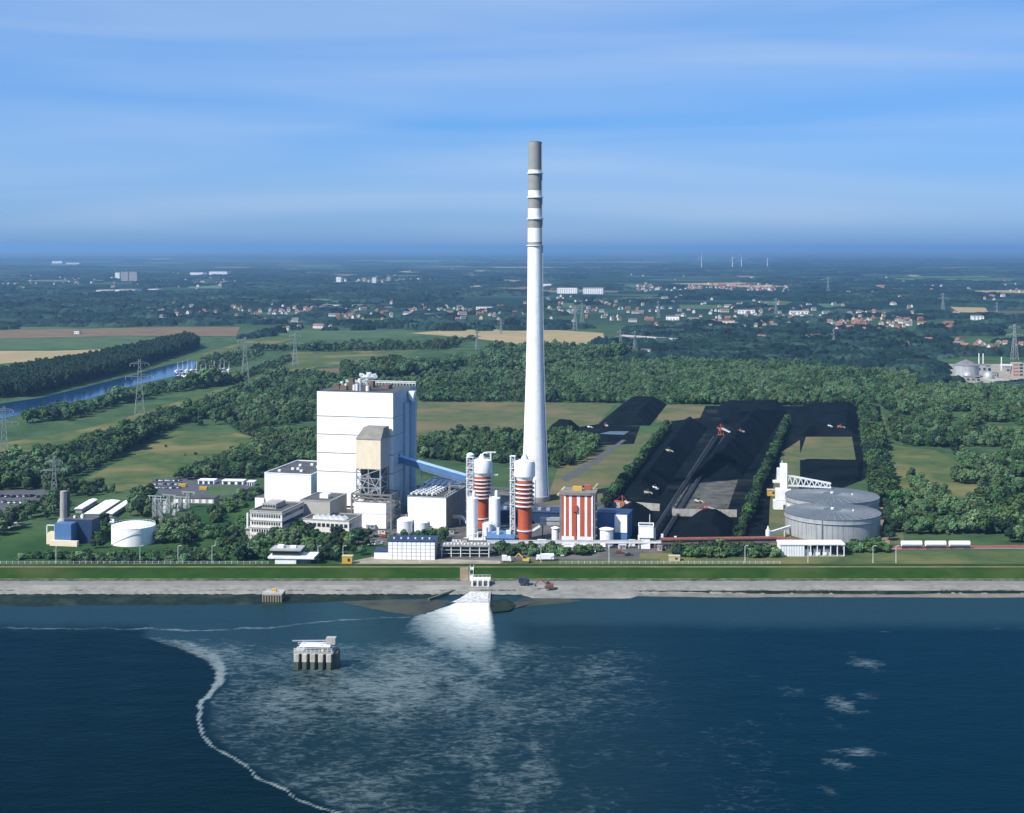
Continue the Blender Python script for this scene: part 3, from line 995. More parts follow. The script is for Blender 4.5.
for (x, y, a, b_, hh) in [(6, 12, 3, 4, 3.2), (11, 8, 4, 3, 2.6), (11, 22, 3, 3, 5.5), (17, 14, 2.4, 2.4, 3.5), (20, 26, 5, 4, 3.8), (25, 11, 3, 3, 2.2), (33, 20, 4, 6, 2.4)]:
    mb.box(x, x + a, y, y + b_, h + 0.06, h + hh)
mb.part('roof_plant', mat('rusty_roof_plant', (0.17, 0.12, 0.09), 0.8, var=0.25, scale=0.6), t)
mb = MB()
for (x, y, r, hh) in [(8.5, 18, 1.0, 4), (14, 10, 0.8, 3.6), (19.5, 9, 0.9, 3.2), (22, 7, 0.9, 4.0), (28.5, 7, 1.1, 3.0), (16, 28, 1.2, 5)]:
    mb.cyl(x, y, h + 0.06, h + hh, r, seg=10)
mb.part('roof_vent', STEELW, t)
mb = MB()
for z in (1.6, 2.6):
    mb.bar((2, d - 1.2, h + z), (w, d - 1.2, h + z), 0.35)
for k in range(24):
    x = 2 + (w - 2.2) * k / 23
    mb.bar((x, d - 1.2, h), (x, d - 1.2, h + 2.6), 0.25)
    if k < 23:
        mb.bar((x, d - 1.2, h + (1.6 if k % 2 else 2.6)), (x + (w - 2.2) / 23, d - 1.2, h + (2.6 if k % 2 else 1.6)), 0.2)
mb.part('roof_gantry', STEELW, t)
mb = MB()
mb.box(w + 0.02, w + 1.2, 19, 26, 6, h - 8)
mb.cyl(w + 0.6, 32.0, 8, h - 7, 3.0, seg=24)
mb.part('flue_duct', SHADEB, t, smooth=True)
MB().box(w + 0.05, w + 4.2, 22, 40, 0, 8.5).part('duct_base', SHADEB, t)
MB().prism([(w + 0.1, h - 1.5), (w + 4.6, h - 1.5), (w + 3.2, h - 7.5), (w + 1.8, h - 6.2)], 'y', 25.5, 28.8).part('duct_elbow', WHITE2, t)
MB().box(15.5, 22.5, -0.06, -0.005, 7.4, 8.5).part('louvre', GLASS, t)
mb = MB()
mb.cyl(24.5, 6.0, h, h + 4.5, 0.7, seg=12)
mb.part('steam_vent', STEEL, t)
STEAM_AT = Matrix.Translation(p) @ Matrix.Rotation(R(-PA), 4, 'Z') @ Vector((27.5, 7.5, h + 3.5))

# white plume of steam
mb = MB()
rg = random.Random(3)
import bmesh
bm_ = bmesh.new()
for (x, y, z, r) in [(0, 0, 0.2, 0.9), (0.2, 0, 2.0, 1.5), (0.6, .3, 4.2, 2.3), (-1.6, .2, 6.2, 2.3), (1.6, .4, 6.6, 2.8), (-3.6, .4, 7.6, 2.0), (4.0, .6, 6.6, 2.3), (6.2, .4, 7.2, 2.0), (2.0, .2, 8.6, 2.0), (7.6, 0.2, 6.2, 1.2)]:
    bmesh.ops.create_icosphere(bm_, subdivisions=3, radius=r, matrix=Matrix.Translation((x, y, z)))
for v in bm_.verts:
    q = v.co
    k = 0.30 * math.sin(q.x * 2.1 + 1.3 * q.z) + 0.25 * math.sin(q.z * 2.7 + q.y * 1.9) + 0.2 * math.sin(q.x * 4.3 - q.z * 3.1)
    v.co += v.normal * k
me = bpy.data.meshes.new('steam_plume')
for f_ in bm_.faces:
    f_.smooth = True
bm_.to_mesh(me)
bm_.free()
sm = bpy.data.materials.new('steam')
sm.use_nodes = True
sn, sl = sm.node_tree.nodes, sm.node_tree.links
sb = sn['Principled BSDF']
sb.inputs['Base Color'].default_value = (0.86, 0.87, 0.88, 1)
sb.inputs['Roughness'].default_value = 1.0
sb.inputs['Specular IOR Level'].default_value = 0.0
st_ = sn.new('ShaderNodeBsdfTransparent')
stl = sn.new('ShaderNodeBsdfTranslucent')
stl.inputs['Color'].default_value = (0.86, 0.87, 0.88, 1)
sma = sn.new('ShaderNodeMixShader')
sma.inputs['Fac'].default_value = 0.4
smx = sn.new('ShaderNodeMixShader')
snz = sn.new('ShaderNodeTexNoise')
snz.inputs['Scale'].default_value = 0.6
sgeo = sn.new('ShaderNodeNewGeometry')
sl.new(sgeo.outputs['Position'], snz.inputs['Vector'])
srg = sn.new('ShaderNodeMapRange')
srg.inputs['From Min'].default_value = 0.35
srg.inputs['From Max'].default_value = 0.65
srg.inputs['To Min'].default_value = 0.3
srg.inputs['To Max'].default_value = 0.8
sl.new(snz.outputs[0], srg.inputs['Value'])
sl.new(srg.outputs[0], smx.inputs['Fac'])
sl.new(sb.outputs[0], sma.inputs[1])
sl.new(stl.outputs[0], sma.inputs[2])
sl.new(st_.outputs[0], smx.inputs[1])
sl.new(sma.outputs[0], smx.inputs[2])
sl.new(smx.outputs[0], sn['Material Output'].inputs['Surface'])
me.materials.append(sm)
so = bpy.data.objects.new('steam_plume', me)
so.location = STEAM_AT
so.scale = (0.75, 0.75, 0.7)
COL.objects.link(so)
tag(so, 'small white puff of steam above the boiler house roof', 'steam', kind='stuff')

# ---- coal bunker tower before the boiler house
p, w, h = frame(356, 380.5, 527, 439)
t = thing('bunker_tower', 'cream bunker box with grey sloping roof standing on a steel lattice', 'tower', p, -PA)
d = 15.0
s = p.y / FPX
z_b = (527 - 468.5) * s
MB().box(0, w, 0, d, z_b, h).part('bunker', BEIGE, t)
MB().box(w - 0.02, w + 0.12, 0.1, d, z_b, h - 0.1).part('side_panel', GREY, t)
ov = 0.3
ht = h + 6.0
MB().add([(-ov, -ov, h), (w + ov, -ov, h), (w + ov, d + ov, h), (-ov, d + ov, h), (2.2, 6.5, ht), (w - 0.3, 6.5, ht), (w - 0.3, d, ht), (2.2, d, ht)],
         [(0, 3, 2, 1), (4, 5, 6, 7), (0, 1, 5, 4), (1, 2, 6, 5), (2, 3, 7, 6), (3, 0, 4, 7)]).part('roof', GREYR, t)
mb = MB()
lattice(mb, 0.2, w - 0.2, 0.3, d - 0.5, 17.0, z_b, 3, 0.7, 0.42)
mb.bar((w / 2, 0.3, 17), (w / 2, 0.3, z_b), 0.5)
for x in (0.5, w * .55):
    mb.bar((x, 0.3, 17), (x + w * .45, 0.3, z_b - 4), 0.4)
    mb.bar((x + w * .45, 0.3, 17), (x, 0.3, z_b - 4), 0.4)
mb.part('steel_frame', STEEL, t)
mb = MB()
lattice(mb, -2.2, w + 6.6, -1.0, d - 1, 0, 19.0, 4, 0.9, 0.45)
for z in (16.8, 18.6):
    mb.bar((-2.2, -1.0, z), (w + 6.6, -1.0, z), 0.6)
for k in range(8):
    x = -2.2 + (w + 8.8) * k / 8
    mb.bar((x, -1.0, 14.5 if k % 2 else 18.5), (x + (w + 8.8) / 8, -1.0, 18.5 if k % 2 else 14.5), 0.4)
mb.part('lower_frame', GREYR, t)
MB().box(1.2, w - 1.0, 4.5, d - 1.5, 15, z_b - .05).part('dark_backdrop', STEELD, t)  # dark box added behind the bracing for the gloom inside the frame
mb = MB()
for k in range(5):
    z = 20 + k * 2.6
    mb.box(1.5 + (k % 2) * 3, 4.2 + (k % 2) * 3, 3, 8, z, z + 2.2)
    mb.cyl(8.5, 4 + k * 1.5, z, z + 2.4, 0.9, seg=10)
mb.part('hopper_pipework', GREYR, t)
mb = MB()
mb.box(-0.6, w + 3.8, -1.6, d - 2, 0, 7.9)
mb.box(-0.6, w + 3.8, -1.6, d - 2, 8.1, 14.2)
mb.part('base_block', WHITE, t)

# ---- turbine hall at the left
SHADEW = mat('pale_shade_cladding', (0.40, 0.50, 0.58), 0.55, var=0.04, streak=0.05)  # the hall's white side wall, its bluish shade painted in as colour
p, w, h = frame(264.5, 311, 515, 473.5)
t = thing('turbine_hall', 'white flat-roofed hall joined to the left of the boiler house', 'building', p, -PA)
d = 50.0
MB().box(0, w, 0, d, -0.5, h).part('wall', WHITE, t)
MB().box(w - 0.02, w + 0.1, 0.1, d, 0, h - 0.05).part('side_wall', SHADEW, t)
MB().box(0.3, w - 0.3, 0.3, d - 0.3, h, h + 0.12).part('roof', GREYD, t)
roof_edge(t, w, d, h)
mb = MB()
for (x, y) in [(5, 8), (10, 16), (13, 17), (18, 10), (9, 30), (15, 34), (22, 26)]:
    mb.box(x, x + 1.6, y, y + 1.6, h + 0.12, h + 1.3)
mb.part('roof_vent', STEELW, t)
MB().box(-5.6, -0.05, -1.0, 22, -0.5, 10.2).part('side_annex', WHITE, t)
MB().box(-5.5, -0.15, -0.9, 21.9, 10.2, 10.4).part('annex_roof', GREYD, t)

# ---- four-storey office
p, w, h = frame(250, 282, 541, 511.5)
t = thing('office_block', 'four-storey grey office block with rows of windows by the car park', 'building', p, -PA)
d = 30.0
OFFW = mat('office_wall_panels', (0.63, 0.61, 0.57), 0.75, var=0.06, streak=0.08)
MB().box(0, w, 0, d, -0.5, h).part('wall', OFFW, t)
MB().box(0.4, w - 0.4, 0.4, d - 0.4, h, h + 0.1).part('roof', GREYD, t)
roof_edge(t, w, d, h, m=CONC, up=0.8)
for k in range(4):
    z = 1.2 + k * h / 4
    window_row(t, 'window_row', GLASS, 0.8, w - 0.8, 0, z, z + 1.5, 12, 0.4)
    window_col(t, 'window_row', GLASS, w, 0.8, d - 0.8, z, z + 1.7, 18, 0.3)
    MB().box(0.0, w, -0.22, 0.02, z + 1.9, z + 2.4).part('spandrel', CONC, t)
MB().box(3, 11, 9, 22, h + 0.1, h + 2.9).part('penthouse', CONC, t)
mb = MB()
for k in range(5):
    mb.box(3.5 + k * 1.5, 4.3 + k * 1.5, 8.7, 9, h + 1.2, h + 2.2)
mb.part('penthouse_window', GLASS, t)
MB().box(-4.2, -0.02, 4, 11, 0, 5.6).box(-4.5, -0.03, 3.2, 12, 5.6, 6.1).part('stair_annex', CONC, t)
MB().box(-4.1, -3.3, 4.5, 5.2, 6.1, 14).part('vent_pipe', STEELW, t)

# ---- grey middle block
p, w, h = frame(300, 330, 531, 500.5)
t = thing('workshop_block', 'plain beige-grey block with dark flat roof between offices and boiler house', 'building', p, -PA)
d = 26
MB().box(0, w, 0, d, -0.5, h).part('wall', mat('taupe_cladding', (0.44, 0.42, 0.38), 0.7, var=0.05, streak=0.08), t)
MB().box(0.3, w - 0.3, 0.3, d - 0.3, h, h + 0.1).part('roof', GREYD, t)
roof_edge(t, w, d, h, m=STEEL, up=0.5)
MB().box(8, 13, 9, 14, h + 0.1, h + 2.4).part('roof_hatch', WHITE2, t)

# ---- low office with sawtooth rooflights
p, w, h = frame(302, 349, 537, 519.5)
t = thing('sawtooth_office', 'low office with a row of white sawtooth rooflights and banded windows', 'building', p, -PA)
d = 20
MB().box(0, w, 0, d, -0.5, h).part('wall', OFFW, t)
MB().box(0.3, w - 0.3, 0.3, d - 0.3, h, h + 0.1).part('roof', GREYD, t)
roof_edge(t, w, d, h, m=CONC, up=0.6)
for k in range(2):
    z = 1.4 + k * h / 2
    window_row(t, 'window_row', GLASS, 3.5, w - 0.6, 0, z, z + 1.9, 9, 0.3)
    window_col(t, 'window_row', GLASS, w, 0.8, d - 0.8, z, z + 1.9, 8, 0.3)
for k in range(6):
    x = 5 + k * 3.2
    MB().prism([(x, h + 0.1), (x + 2.6, h + 0.1), (x + 0.5, h + 1.9)], 'y', 2.5, 9).part('rooflight', WHITE2, t)

# ---- gatehouse pavilion near the dike
p, w, h = frame(275, 296, 567.5, 558.5, 4)
t = thing('pavilion', 'white pavilion with wide flat roofs stacked in two tiers behind the dike', 'building', p, -4)
MB().box(0, w, 0, 9, -0.5, h).part('wall', WHITE2, t)
MB().box(-3.5, w + 9, -0.5, 12, h, h + 0.9).part('lower_roof', WHITE2, t)
MB().box(w - 0.01, w + 5, 2, 11, -0.5, h).part('side_wall', GREY, t)
MB().box(-2, w + 1, 2.5, 11.5, h + 0.9, h + 3.4).part('upper_storey', GLASS, t)
MB().box(-3, w + 2, 1.5, 12, h + 3.4, h + 4.1).part('upper_roof', GREY, t)
MB().box(0, 3, 5, 8, h + 4.1, h + 5.4).box(6, 9, 6, 8, h + 4.1, h + 5.0).part('roof_vent', WHITE2, t)

# ---- white store with panel grid by the dike
p, w, h = frame(388, 435, 559.5, 541.5, 3)
t = thing('panel_store', 'long white store with a grid of square wall panels behind the dike', 'building', p, -3)
d = 14
MB().box(0.05, w - 0.05, 0.05, d, -0.5, h - 0.1).part('core', GREY, t)
mb = MB()
nc, nr = 10, 5
for i in range(nc):
    for j in range(nr):
        mb.box(i * w / nc + 0.14, (i + 1) * w / nc - 0.14, -0.08, 0.04, j * h / nr + 0.12, (j + 1) * h / nr - 0.12)
mb.part('wall_panels', WHITE, t, kind='stuff')
MB().box(-0.3, w + 0.3, -0.3, d + 0.3, h, h + 0.35).part('roof', DARKBLUE, t)
mb = MB()
for k in range(6):
    mb.box(2 + k * 3.6, 2.8 + k * 3.6, 5, 5.8, h + 0.35, h + 1.1)
mb.part('roof_vent', STEELW, t)
MB().box(-7.2, -0.05, 1.0, 11, -0.5, 3.5).part('low_wing', WHITE, t)
MB().box(-7.4, -0.06, 0.8, 11.2, 3.5, 3.8).part('low_roof', DARKBLUE, t)

# ---- two white domed tanks
for px_, r_, hh, lab in [(405, 8.0, 6.6, 'left one of the two small white domed tanks before the hall'), (421.5, 7.5, 5.6, 'right one of the two small white domed tanks before the hall')]:
    p = G(px_, 532)
    s = FPX / p.y
    t = thing('domed_tank', lab, 'tank', p, 0, 'domed tanks beside the filter hall')
    r = r_ / s
    MB().lathe([(r, -0.3), (r, hh)], seg=28).part('shell', WHITE2, t, smooth=True)
    MB().lathe([(r + 0.15, hh), (r * 0.75, hh + 1.0), (r * 0.4, hh + 1.6), (0.05, hh + 1.8)], seg=28).part('dome', WHITE2, t, smooth=True)
    MB().box(r - 0.1, r + 0.5, -0.4, 0.4, 0, hh).part('ladder', STEEL, t)

# ---- filter hall with roof ducts
p, w, h = frame(407.5, 446, 527, 496.5)
t = thing('filter_hall', 'white hall whose roof carries a slope of tangled white ducts', 'building', p, -PA)
d = 40
MB().box(0, w, 0, d, -0.5, h).part('wall', WHITE, t)
MB().box(w - 0.02, w + 0.12, 0.1, d, 0, h - 0.05).part('side_wall', GREYR, t)  # side darkened in its colour for the shade it lies in
MB().box(0.3, w - 0.3, 0.3, d - 0.3, h, h + 0.12).part('roof', GREYD, t)
roof_edge(t, w, d, h, m=STEEL, up=0.4)
mb = MB()
for k in range(5):
    x0 = 1.5 + k * 2.9
    mb.pipe([(x0, 2 + k * 0.5, h + 1.4), (x0 + 1.6, 20 + k, h + 1.6), (x0 + 1.8, 30, h + 2.6)], 0.62, 8)
    for j in range(6):
        y = 4 + j * 4.4
        mb.pipe([(x0, y, h + 0.2), (x0 + 0.8, y + 1, h + 2.2), (x0 + 2.6, y + 1.6, h + 0.8)], 0.34, 6)
mb.part('roof_duct', STEELW, t, smooth=True)
mb = MB()
for k in range(7):
    mb.bar((w - 1.2, 2 + k * 5, h), (w - 1.2, 2 + k * 5, h + 1.2), 0.15)
mb.bar((w - 1.2, 2, h + 1.2), (w - 1.2, 34, h + 1.2), 0.2)
mb.part('railing', STEELW, t)

# low technical block between boiler house and filter hall
p, w, h = frame(396, 409, 512, 494)
t = thing('technical_block', 'low dark-roofed block squeezed between boiler house and filter hall', 'building', p, -PA)
MB().box(0, 14, 0, 30, -0.5, h).part('wall', GREY, t)
MB().box(-0.2, 14.2, -0.2, 30.2, h, h + 0.4).part('roof', GREYD, t)
mb = MB()
for k in range(4):
    mb.box(2 + k * 2.6, 3.4 + k * 2.6, 3 + k * 4, 6 + k * 4, h + 0.4, h + 2.0)
mb.part('roof_vent', STEELW, t)
# precipitator ducts behind the filter hall
p, w, h = frame(424, 458, 500, 478)
t = thing('duct_house', 'pale low plant house with ducts behind the inclined conveyor', 'building', p, -PA)
MB().box(0, w, 0, 22, -0.5, h * 0.75).part('wall', mat('sandy_render', (0.50, 0.46, 0.38), 0.8, var=0.1), t)
MB().box(-0.3, w + 0.3, -0.3, 22.3, h * 0.75, h * 0.75 + 0.5).part('roof', STEELW, t)
mb = MB()
for k in range(5):
    mb.pipe([(2 + k * 4, 1, h * .75 + 0.4), (3.5 + k * 4, 8, h * .75 + 2.2), (6 + k * 4, 18, h * .75 + 1.0)], 0.55)
mb.part('duct', STEEL, t)

# ---- pipe bridge in front of the filter hall
p = G(395, 524)
t = thing('pipe_bridge', 'cream pipe bridge running in front of the filter hall wall', 'pipe bridge', p, -4)
mb = MB()
mb.box(0, 38, 0, 2.2, 3.6, 5.2)
mb.part('gallery', BEIGE, t)
mb = MB()
for k in range(7):
    mb.bar((1 + k * 6, 0.3, -0.2), (1 + k * 6, 0.3, 3.6), 0.4)
    mb.bar((1 + k * 6, 1.9, -0.2), (1 + k * 6, 1.9, 3.6), 0.4)
mb.part('trestle', STEELW, t)
mb = MB()
mb.bar((38, 1, 4.4), (44, -6, 0.6), 1.6, 1.2)
mb.part('ramp', STEELW, t)

# ---- inclined blue conveyor gallery
A = P0 = Matrix.Translation(BOIL) @ Matrix.Rotation(R(-PA), 4, 'Z') @ Vector((45.2, 12, 0))
a_top = Vector((A.x, A.y, HC - (458.5 - HY) * A.y / FPX))
q = G(467, 526)
b_low = Vector(((467 - CX) * (q.y + 5) / FPX, q.y + 5, HC - (478.5 - HY) * (q.y + 5) / FPX))
t = thing('conveyor_gallery', 'long inclined blue conveyor gallery from boiler house down to lattice tower', 'conveyor', (b_low.x, b_low.y, 0))
L0 = Vector((b_low.x, b_low.y, 0))
MB().bar(a_top - L0, b_low - L0, 3.6, 3.4).part('gallery', BLUE, t)
MB().bar(a_top - L0 + Vector((0, 0, 1.9)), b_low - L0 + Vector((0, 0, 1.9)), 4.0, 0.4).part('roof', BLUEL, t)
MB().bar(a_top - L0 + Vector((0, 0, -2.1)), b_low - L0 + Vector((0, 0, -2.1)), 2.6, 0.8).part('truss', STEEL, t)
mb = MB()
for k in (0.35, 0.75):
    m_ = a_top.lerp(b_low, k) - L0
    mb.bar((m_.x - 1.2, m_.y, 0), (m_.x, m_.y, m_.z - 2), 0.5)
    mb.bar((m_.x + 1.2, m_.y, 0), (m_.x, m_.y, m_.z - 2), 0.5)
mb.part('support', STEEL, t)
MB().box(a_top.x - L0.x - 3, a_top.x - L0.x + 1.2, a_top.y - L0.y - 2, a_top.y - L0.y + 2.6, a_top.z - 2.6, a_top.z + 2.6).part('entry_hood', DARKBLUE, t)

# ---- lattice lift towers beside the silos
def lift_tower(px_, py_, ytop, wid, lab, cap):
    p_ = G(px_, py_)
    hh = (py_ - ytop) * p_.y / FPX
    t_ = thing('lift_tower', lab, 'tower', p_, -8)
    lattice(MB(), 0, wid, 0, wid, -0.2, hh, 14, 0.34, 0.2).part('frame', STEELW, t_)
    mb_ = MB()
    for k in range(7):
        z = hh * (k + 1) / 7 - 0.3
        mb_.box(-0.4, wid + 0.4, -0.4, wid + 0.4, z, z + 0.22)
    mb_.part('landing', STEELW, t_)
    MB().box(0.5, wid - 0.5, 0.6, wid - 0.4, 0, hh - 1).part('shaft', GREY, t_)
    if cap:
        MB().lathe([(2.0, hh), (2.2, hh + 1.2), (1.2, hh + 2.0), (0.1, hh + 2.3)], wid / 2, wid / 2, 14).part('cap', STEELW, t_, smooth=True)
    return t_


lift_tower(466.5, 533, 457, 3.6, 'lattice lift tower with round cap where the blue gallery ends', True)
lift_tower(510.2, 541, 456, 2.4, 'slim dark lattice lift tower beside the front banded silo', False)


# ---- banded red and white silos
def banded_silo(px_, py_, s_top, lab, extra):
    p_ = G(px_, py_)
    s_ = FPX / p_.y
    t_ = thing('banded_silo', lab, 'silo', p_, 0, 'banded red silos')
    H_ = (py_ - s_top) / s_
    zf = lambda k: H_ * k
    r1, r2, r3 = 6.9 / s_, 9.6 / s_, 10.4 / s_
    MB().lathe([(r1, -0.3), (r1, zf(.44))], seg=32).part('lower_shaft', REDP, t_, smooth=True)
    MB().lathe([(r1 + .6, zf(.13)), (r1 + .6, zf(.145))], seg=32).part('ring_platform', STEELW, t_)
    n = 6
    za, zb = zf(.44), zf(.765)
    MB().lathe([(r2 - .9, za + 0.01), (r2 - .9, zb)], seg=32).part('banded_shaft', REDP, t_, smooth=True)
    for k in range(n):
        z = za + (zb - za) * k / n
        MB().lathe([(r2 - .88, z), (r2 + .05, z), (r2 + .05, z + .62), (r2 - .1, z + .66), (r2 - .1, z + .15), (r2 - .88, z + .3)], seg=32, caps=False).part('balcony_ring', WHITE2, t_)
    MB().lathe([(r2 - .8, zb), (r2 - .6, zb + 1.0), (r3, zb + 2.2), (r3, zf(.965)), (r3 * .9, zf(1.0)), (r3 * .45, zf(1.02)), (0.1, zf(1.025))], seg=36).part('head', WHITE, t_, smooth=True)
    mb_ = MB()
    for k in range(24):
        a = 2 * math.pi * k / 24
        mb_.bar((r3 * .92 * math.cos(a), r3 * .92 * math.sin(a), zf(.985)), (r3 * .92 * math.cos(a), r3 * .92 * math.sin(a), zf(.985) + 1.4), 0.1)
    mb_.lathe([(r3 * .92, zf(.985) + 1.3), (r3 * .94, zf(.985) + 1.3), (r3 * .94, zf(.985) + 1.45), (r3 * .92, zf(.985) + 1.45)], seg=24, caps=False)
    mb_.part('railing', STEELW, t_)
    MB().lathe([(1.9, zf(1.0)), (1.9, zf(1.045)), (1.0, zf(1.075)), (.9, zf(1.09))], seg=16).part('top_filter', STEELW, t_, smooth=True)
    mb_ = MB()
    mb_.pipe([(0, 0, zf(1.08)), (1.5, 0, zf(1.11)), (3.6, -.5, zf(1.10))], .35)
    if extra:
        mb_.bar((r3 - 1, -1, zf(.8)), (r3 - 1, -1, zf(1.12)), .8)
        mb_.bar((r3 - 3.5, -1, zf(1.12)), (r3 + 2, -1, zf(1.12)), .7)
        mb_.box(r3 - .2, r3 + 3.2, -2, 1, zf(.78), zf(.79))
    mb_.part('crane_pipe', STEELW, t_)
    mb_ = MB()
    mb_.bar((-r2 - .6, -1.5, 0), (-r2 - .6, -1.5, zb), .35)
    mb_.bar((r2 + .6, -1.5, za - 3), (r2 + .6, -1.5, zb), .3)
    mb_.part('downpipe', STEEL, t_)
    if not extra:
        MB().bar((r1, -1, zf(.13)), (r1 + 4.5, -2.0, zf(.2)), 1.1).part('loading_chute', STEELW, t_)
    return t_


banded_silo(482, 527, 460, 'rear banded red silo with crane pipe, between the two slim white silos', True)
banded_silo(524.8, 541, 461, 'front red silo with white balcony rings left of the striped building', False)

# ---- slim white silos
for px_, yt, wpx, hh_lab in [(472.4, 498, 11.2, 'slim white silo standing left of the rear banded silo'), (494.8, 498, 11.2, 'slim white silo standing right of the rear banded silo'),
                             (488, 521.5, 9, 'short white silo squeezed in front of the slim pair')]:
    p = G(px_, 539 if yt > 510 else 537)
    s = FPX / p.y
    hh = (p.y and (537 - yt) / s)
    t = thing('white_silo', hh_lab, 'silo', p, 0, 'white silos by the lift tower')
    r = wpx / 2 / s
    MB().lathe([(r, -0.3), (r, hh), (r * .55, hh + .7), (.05, hh + 1.0)], seg=28).part('shell', WHITE, t, smooth=True)
    MB().box(-r - .35, -r + .1, -.4, .4, 0, hh).part('ladder', STEEL, t)
    mb = MB()
    for k in range(12):
        a = 2 * math.pi * k / 12
        mb.bar((r * .95 * math.cos(a), r * .95 * math.sin(a), hh), (r * .95 * math.cos(a), r * .95 * math.sin(a), hh + 1.1), .1)
    mb.lathe([(r * .95, hh + 1.0), (r, hh + 1.0), (r, hh + 1.15), (r * .95, hh + 1.15)], seg=16, caps=False)
    mb.part('railing', STEELW, t)
    if yt < 510:
        MB().lathe([(.9, hh + .8), (.9, hh + 3.6), (.4, hh + 4.2)], r * .3, 0, 12).part('top_filter', STEELW, t, smooth=True)

# pipes and walkway linking the silos
p = G(468, 540)
t = thing('pump_station', 'cluster of steel pipework and walkways at the feet of the white silos', 'pipework', p, -4)
mb = MB()
for k in range(6):
    mb.pipe([(k * 2.6, 0, 0), (k * 2.6, 0, 2.2 + (k % 3)), (k * 2.6 + 1.8, 1.5, 2.2 + (k % 3))], .35)
mb.part('pipework', STEELW, t)
mb = MB().box(-2, 16, -2, 3, .3, .6)
for k in range(8):
    mb.bar((-2 + k * 2.57, -2, .6), (-2 + k * 2.57, -2, 1.8), .12)
mb.bar((-2, -2, 1.8), (16, -2, 1.8), .14)
mb.part('walkway', STEELW, t)
MB().bar((8, -1, 0), (8, -1, 9.5), .5).part('mast', STEELW, t)

# ---- low blue roofed pump hall
p, w, h = frame(486, 514, 544, 538.5, 5)
t = thing('pump_hall', 'low pump hall with a bright blue roof beside the front banded silo', 'building', p, -5)
MB().box(0, w, 0, 13, -.3, h).part('wall', BLUE, t)
MB().add([(-.3, -.3, h), (w + .3, -.3, h), (w + .3, 13.3, h + 1.4), (-.3, 13.3, h + 1.4), (-.3, -.3, h + .35), (w + .3, -.3, h + .35), (w + .3, 13.3, h + 1.75), (-.3, 13.3, h + 1.75)],
         [(0, 3, 2, 1), (4, 5, 6, 7), (0, 1, 5, 4), (1, 2, 6, 5), (2, 3, 7, 6), (3, 0, 4, 7)]).part('roof', BLUE, t)
MB().box(5, 6.4, 6, 7.4, h + 1, h + 4.5).box(10, 12.5, 7, 9, h + 1, h + 3).part('roof_vent', STEELW, t)

# ---- white trellis canopy by the dike
p, w, h = frame(441, 489, 557, 546.5, 2)
t = thing('canopy_shed', 'long open shed with pale grey roof and bays of white posts', 'shed', p, -2)
MB().box(-.4, w + .4, -.6, 9, h, h + .5).part('roof', mat('pale_roof_sheet', (0.30, 0.30, 0.29), 0.7, var=0.25, scale=0.8), t)
MB().box(.2, w - .2, 8, 8.4, 0, h).part('back_wall', mat('olive_boards', (0.20, 0.19, 0.11), 0.85, var=0.15), t)
for k in range(6):
    x = .2 + (w - .5) * k / 5
    MB().box(x, x + .45, -.3, .2, -.2, h).part('post', STEELW, t)
for z in (h * .33, h * .66):
    MB().box(0, w, -.1, .1, z, z + .2).part('rail', STEELW, t)
mb = MB()
for k in range(14):
    mb.box(1 + k * w / 14, 1.8 + k * w / 14, 2 + (k % 3), 3.4 + (k % 3), h + .5, h + 1.1)
mb.part('roof_vent', STEELW, t)

# ---- striped silo building
p, w, h = frame(562, 592.5, 545, 494)
t = thing('striped_silo_building', 'square tower with vertical red and white stripes over a white base', 'building', p, -8)
d = 15
zb = (545 - 536) * p.y / FPX
MB().box(.1, w - .1, .1, d, -.3, h).part('core', GREY, t)
MB().box(-.1, w + .1, -.25, .1, 0, zb).part('base_wall', WHITE2, t)
edges = [0, .045, .105, .155, .25, .335, .41, .50, .575, .655, .74, .80, .865, .93, 1]
pat = 'wrwrwrwrwrwrwr'
x_edges = [0.0, .03, .10, .17, .26, .34, .51, .60, .77, .84, .88, .97, 1.0]
pat = ['r', 'r', 'w', 'r', 'w', 'r', 'w', 'r', 'w', 'r', 'r', 'w']
xe = [0, .065, .127, .23, .315, .485, .585, .735, .815, .945, 1.0]
pt = 'rwrwrwrwrw'
for k, c in enumerate(pt):
    MB().box(xe[k] * w, xe[k + 1] * w, -.2 if c == 'w' else -.14, .1, zb + .05, h - .4).part('white_stripe' if c == 'w' else 'red_stripe', WHITE2 if c == 'w' else REDP, t)
MB().box(w * .36, w * .50, -1.3, -.2, zb + 13.2, zb + 16.6).part('hoist_box', REDP, t)
MB().box(w * .40, w * .46, -.7, -.2, 1, zb + 13.2).part('riser_duct', REDP, t)
MB().box(-1.3, -.05, .3, d, -.3, h - .4).part('corner_column', GREYR, t)
MB().box(w + .05, w + 1.1, .3, d, -.3, h - .4).part('corner_column', GREYR, t)
MB().prism([(-1.6, .6), (1.5, -.9), (w - 1.5, -.9), (w + 1.5, .6), (w + 1.5, d), (w - 1.5, d + 1.4), (1.5, d + 1.4), (-1.6, d)], 'z', h - .4, h + .9).part('roof', GREYR, t)
MB().box(5, 10, 6, 9, h + .9, h + 3.0).part('hoist_machine', YELLOW, t)
MB().box(11, 14.5, 9, 12, h + .9, h + 3.4).part('hoist_motor', ORANGE, t)
MB().bar((-3, 6, h - 2), (1, 8, h + 2.4), .9).bar((15.5, 10, h + 1), (18.2, 11, h + 4.2), .6).part('roof_boom', CREAMY, t)
mb = MB()
for k in range(5):
    mb.box(w + 1.1, w + 1.9, 1, 4, 5 + k * 4.2, 5.3 + k * 4.2)
mb.part('landing', STEELW, t)

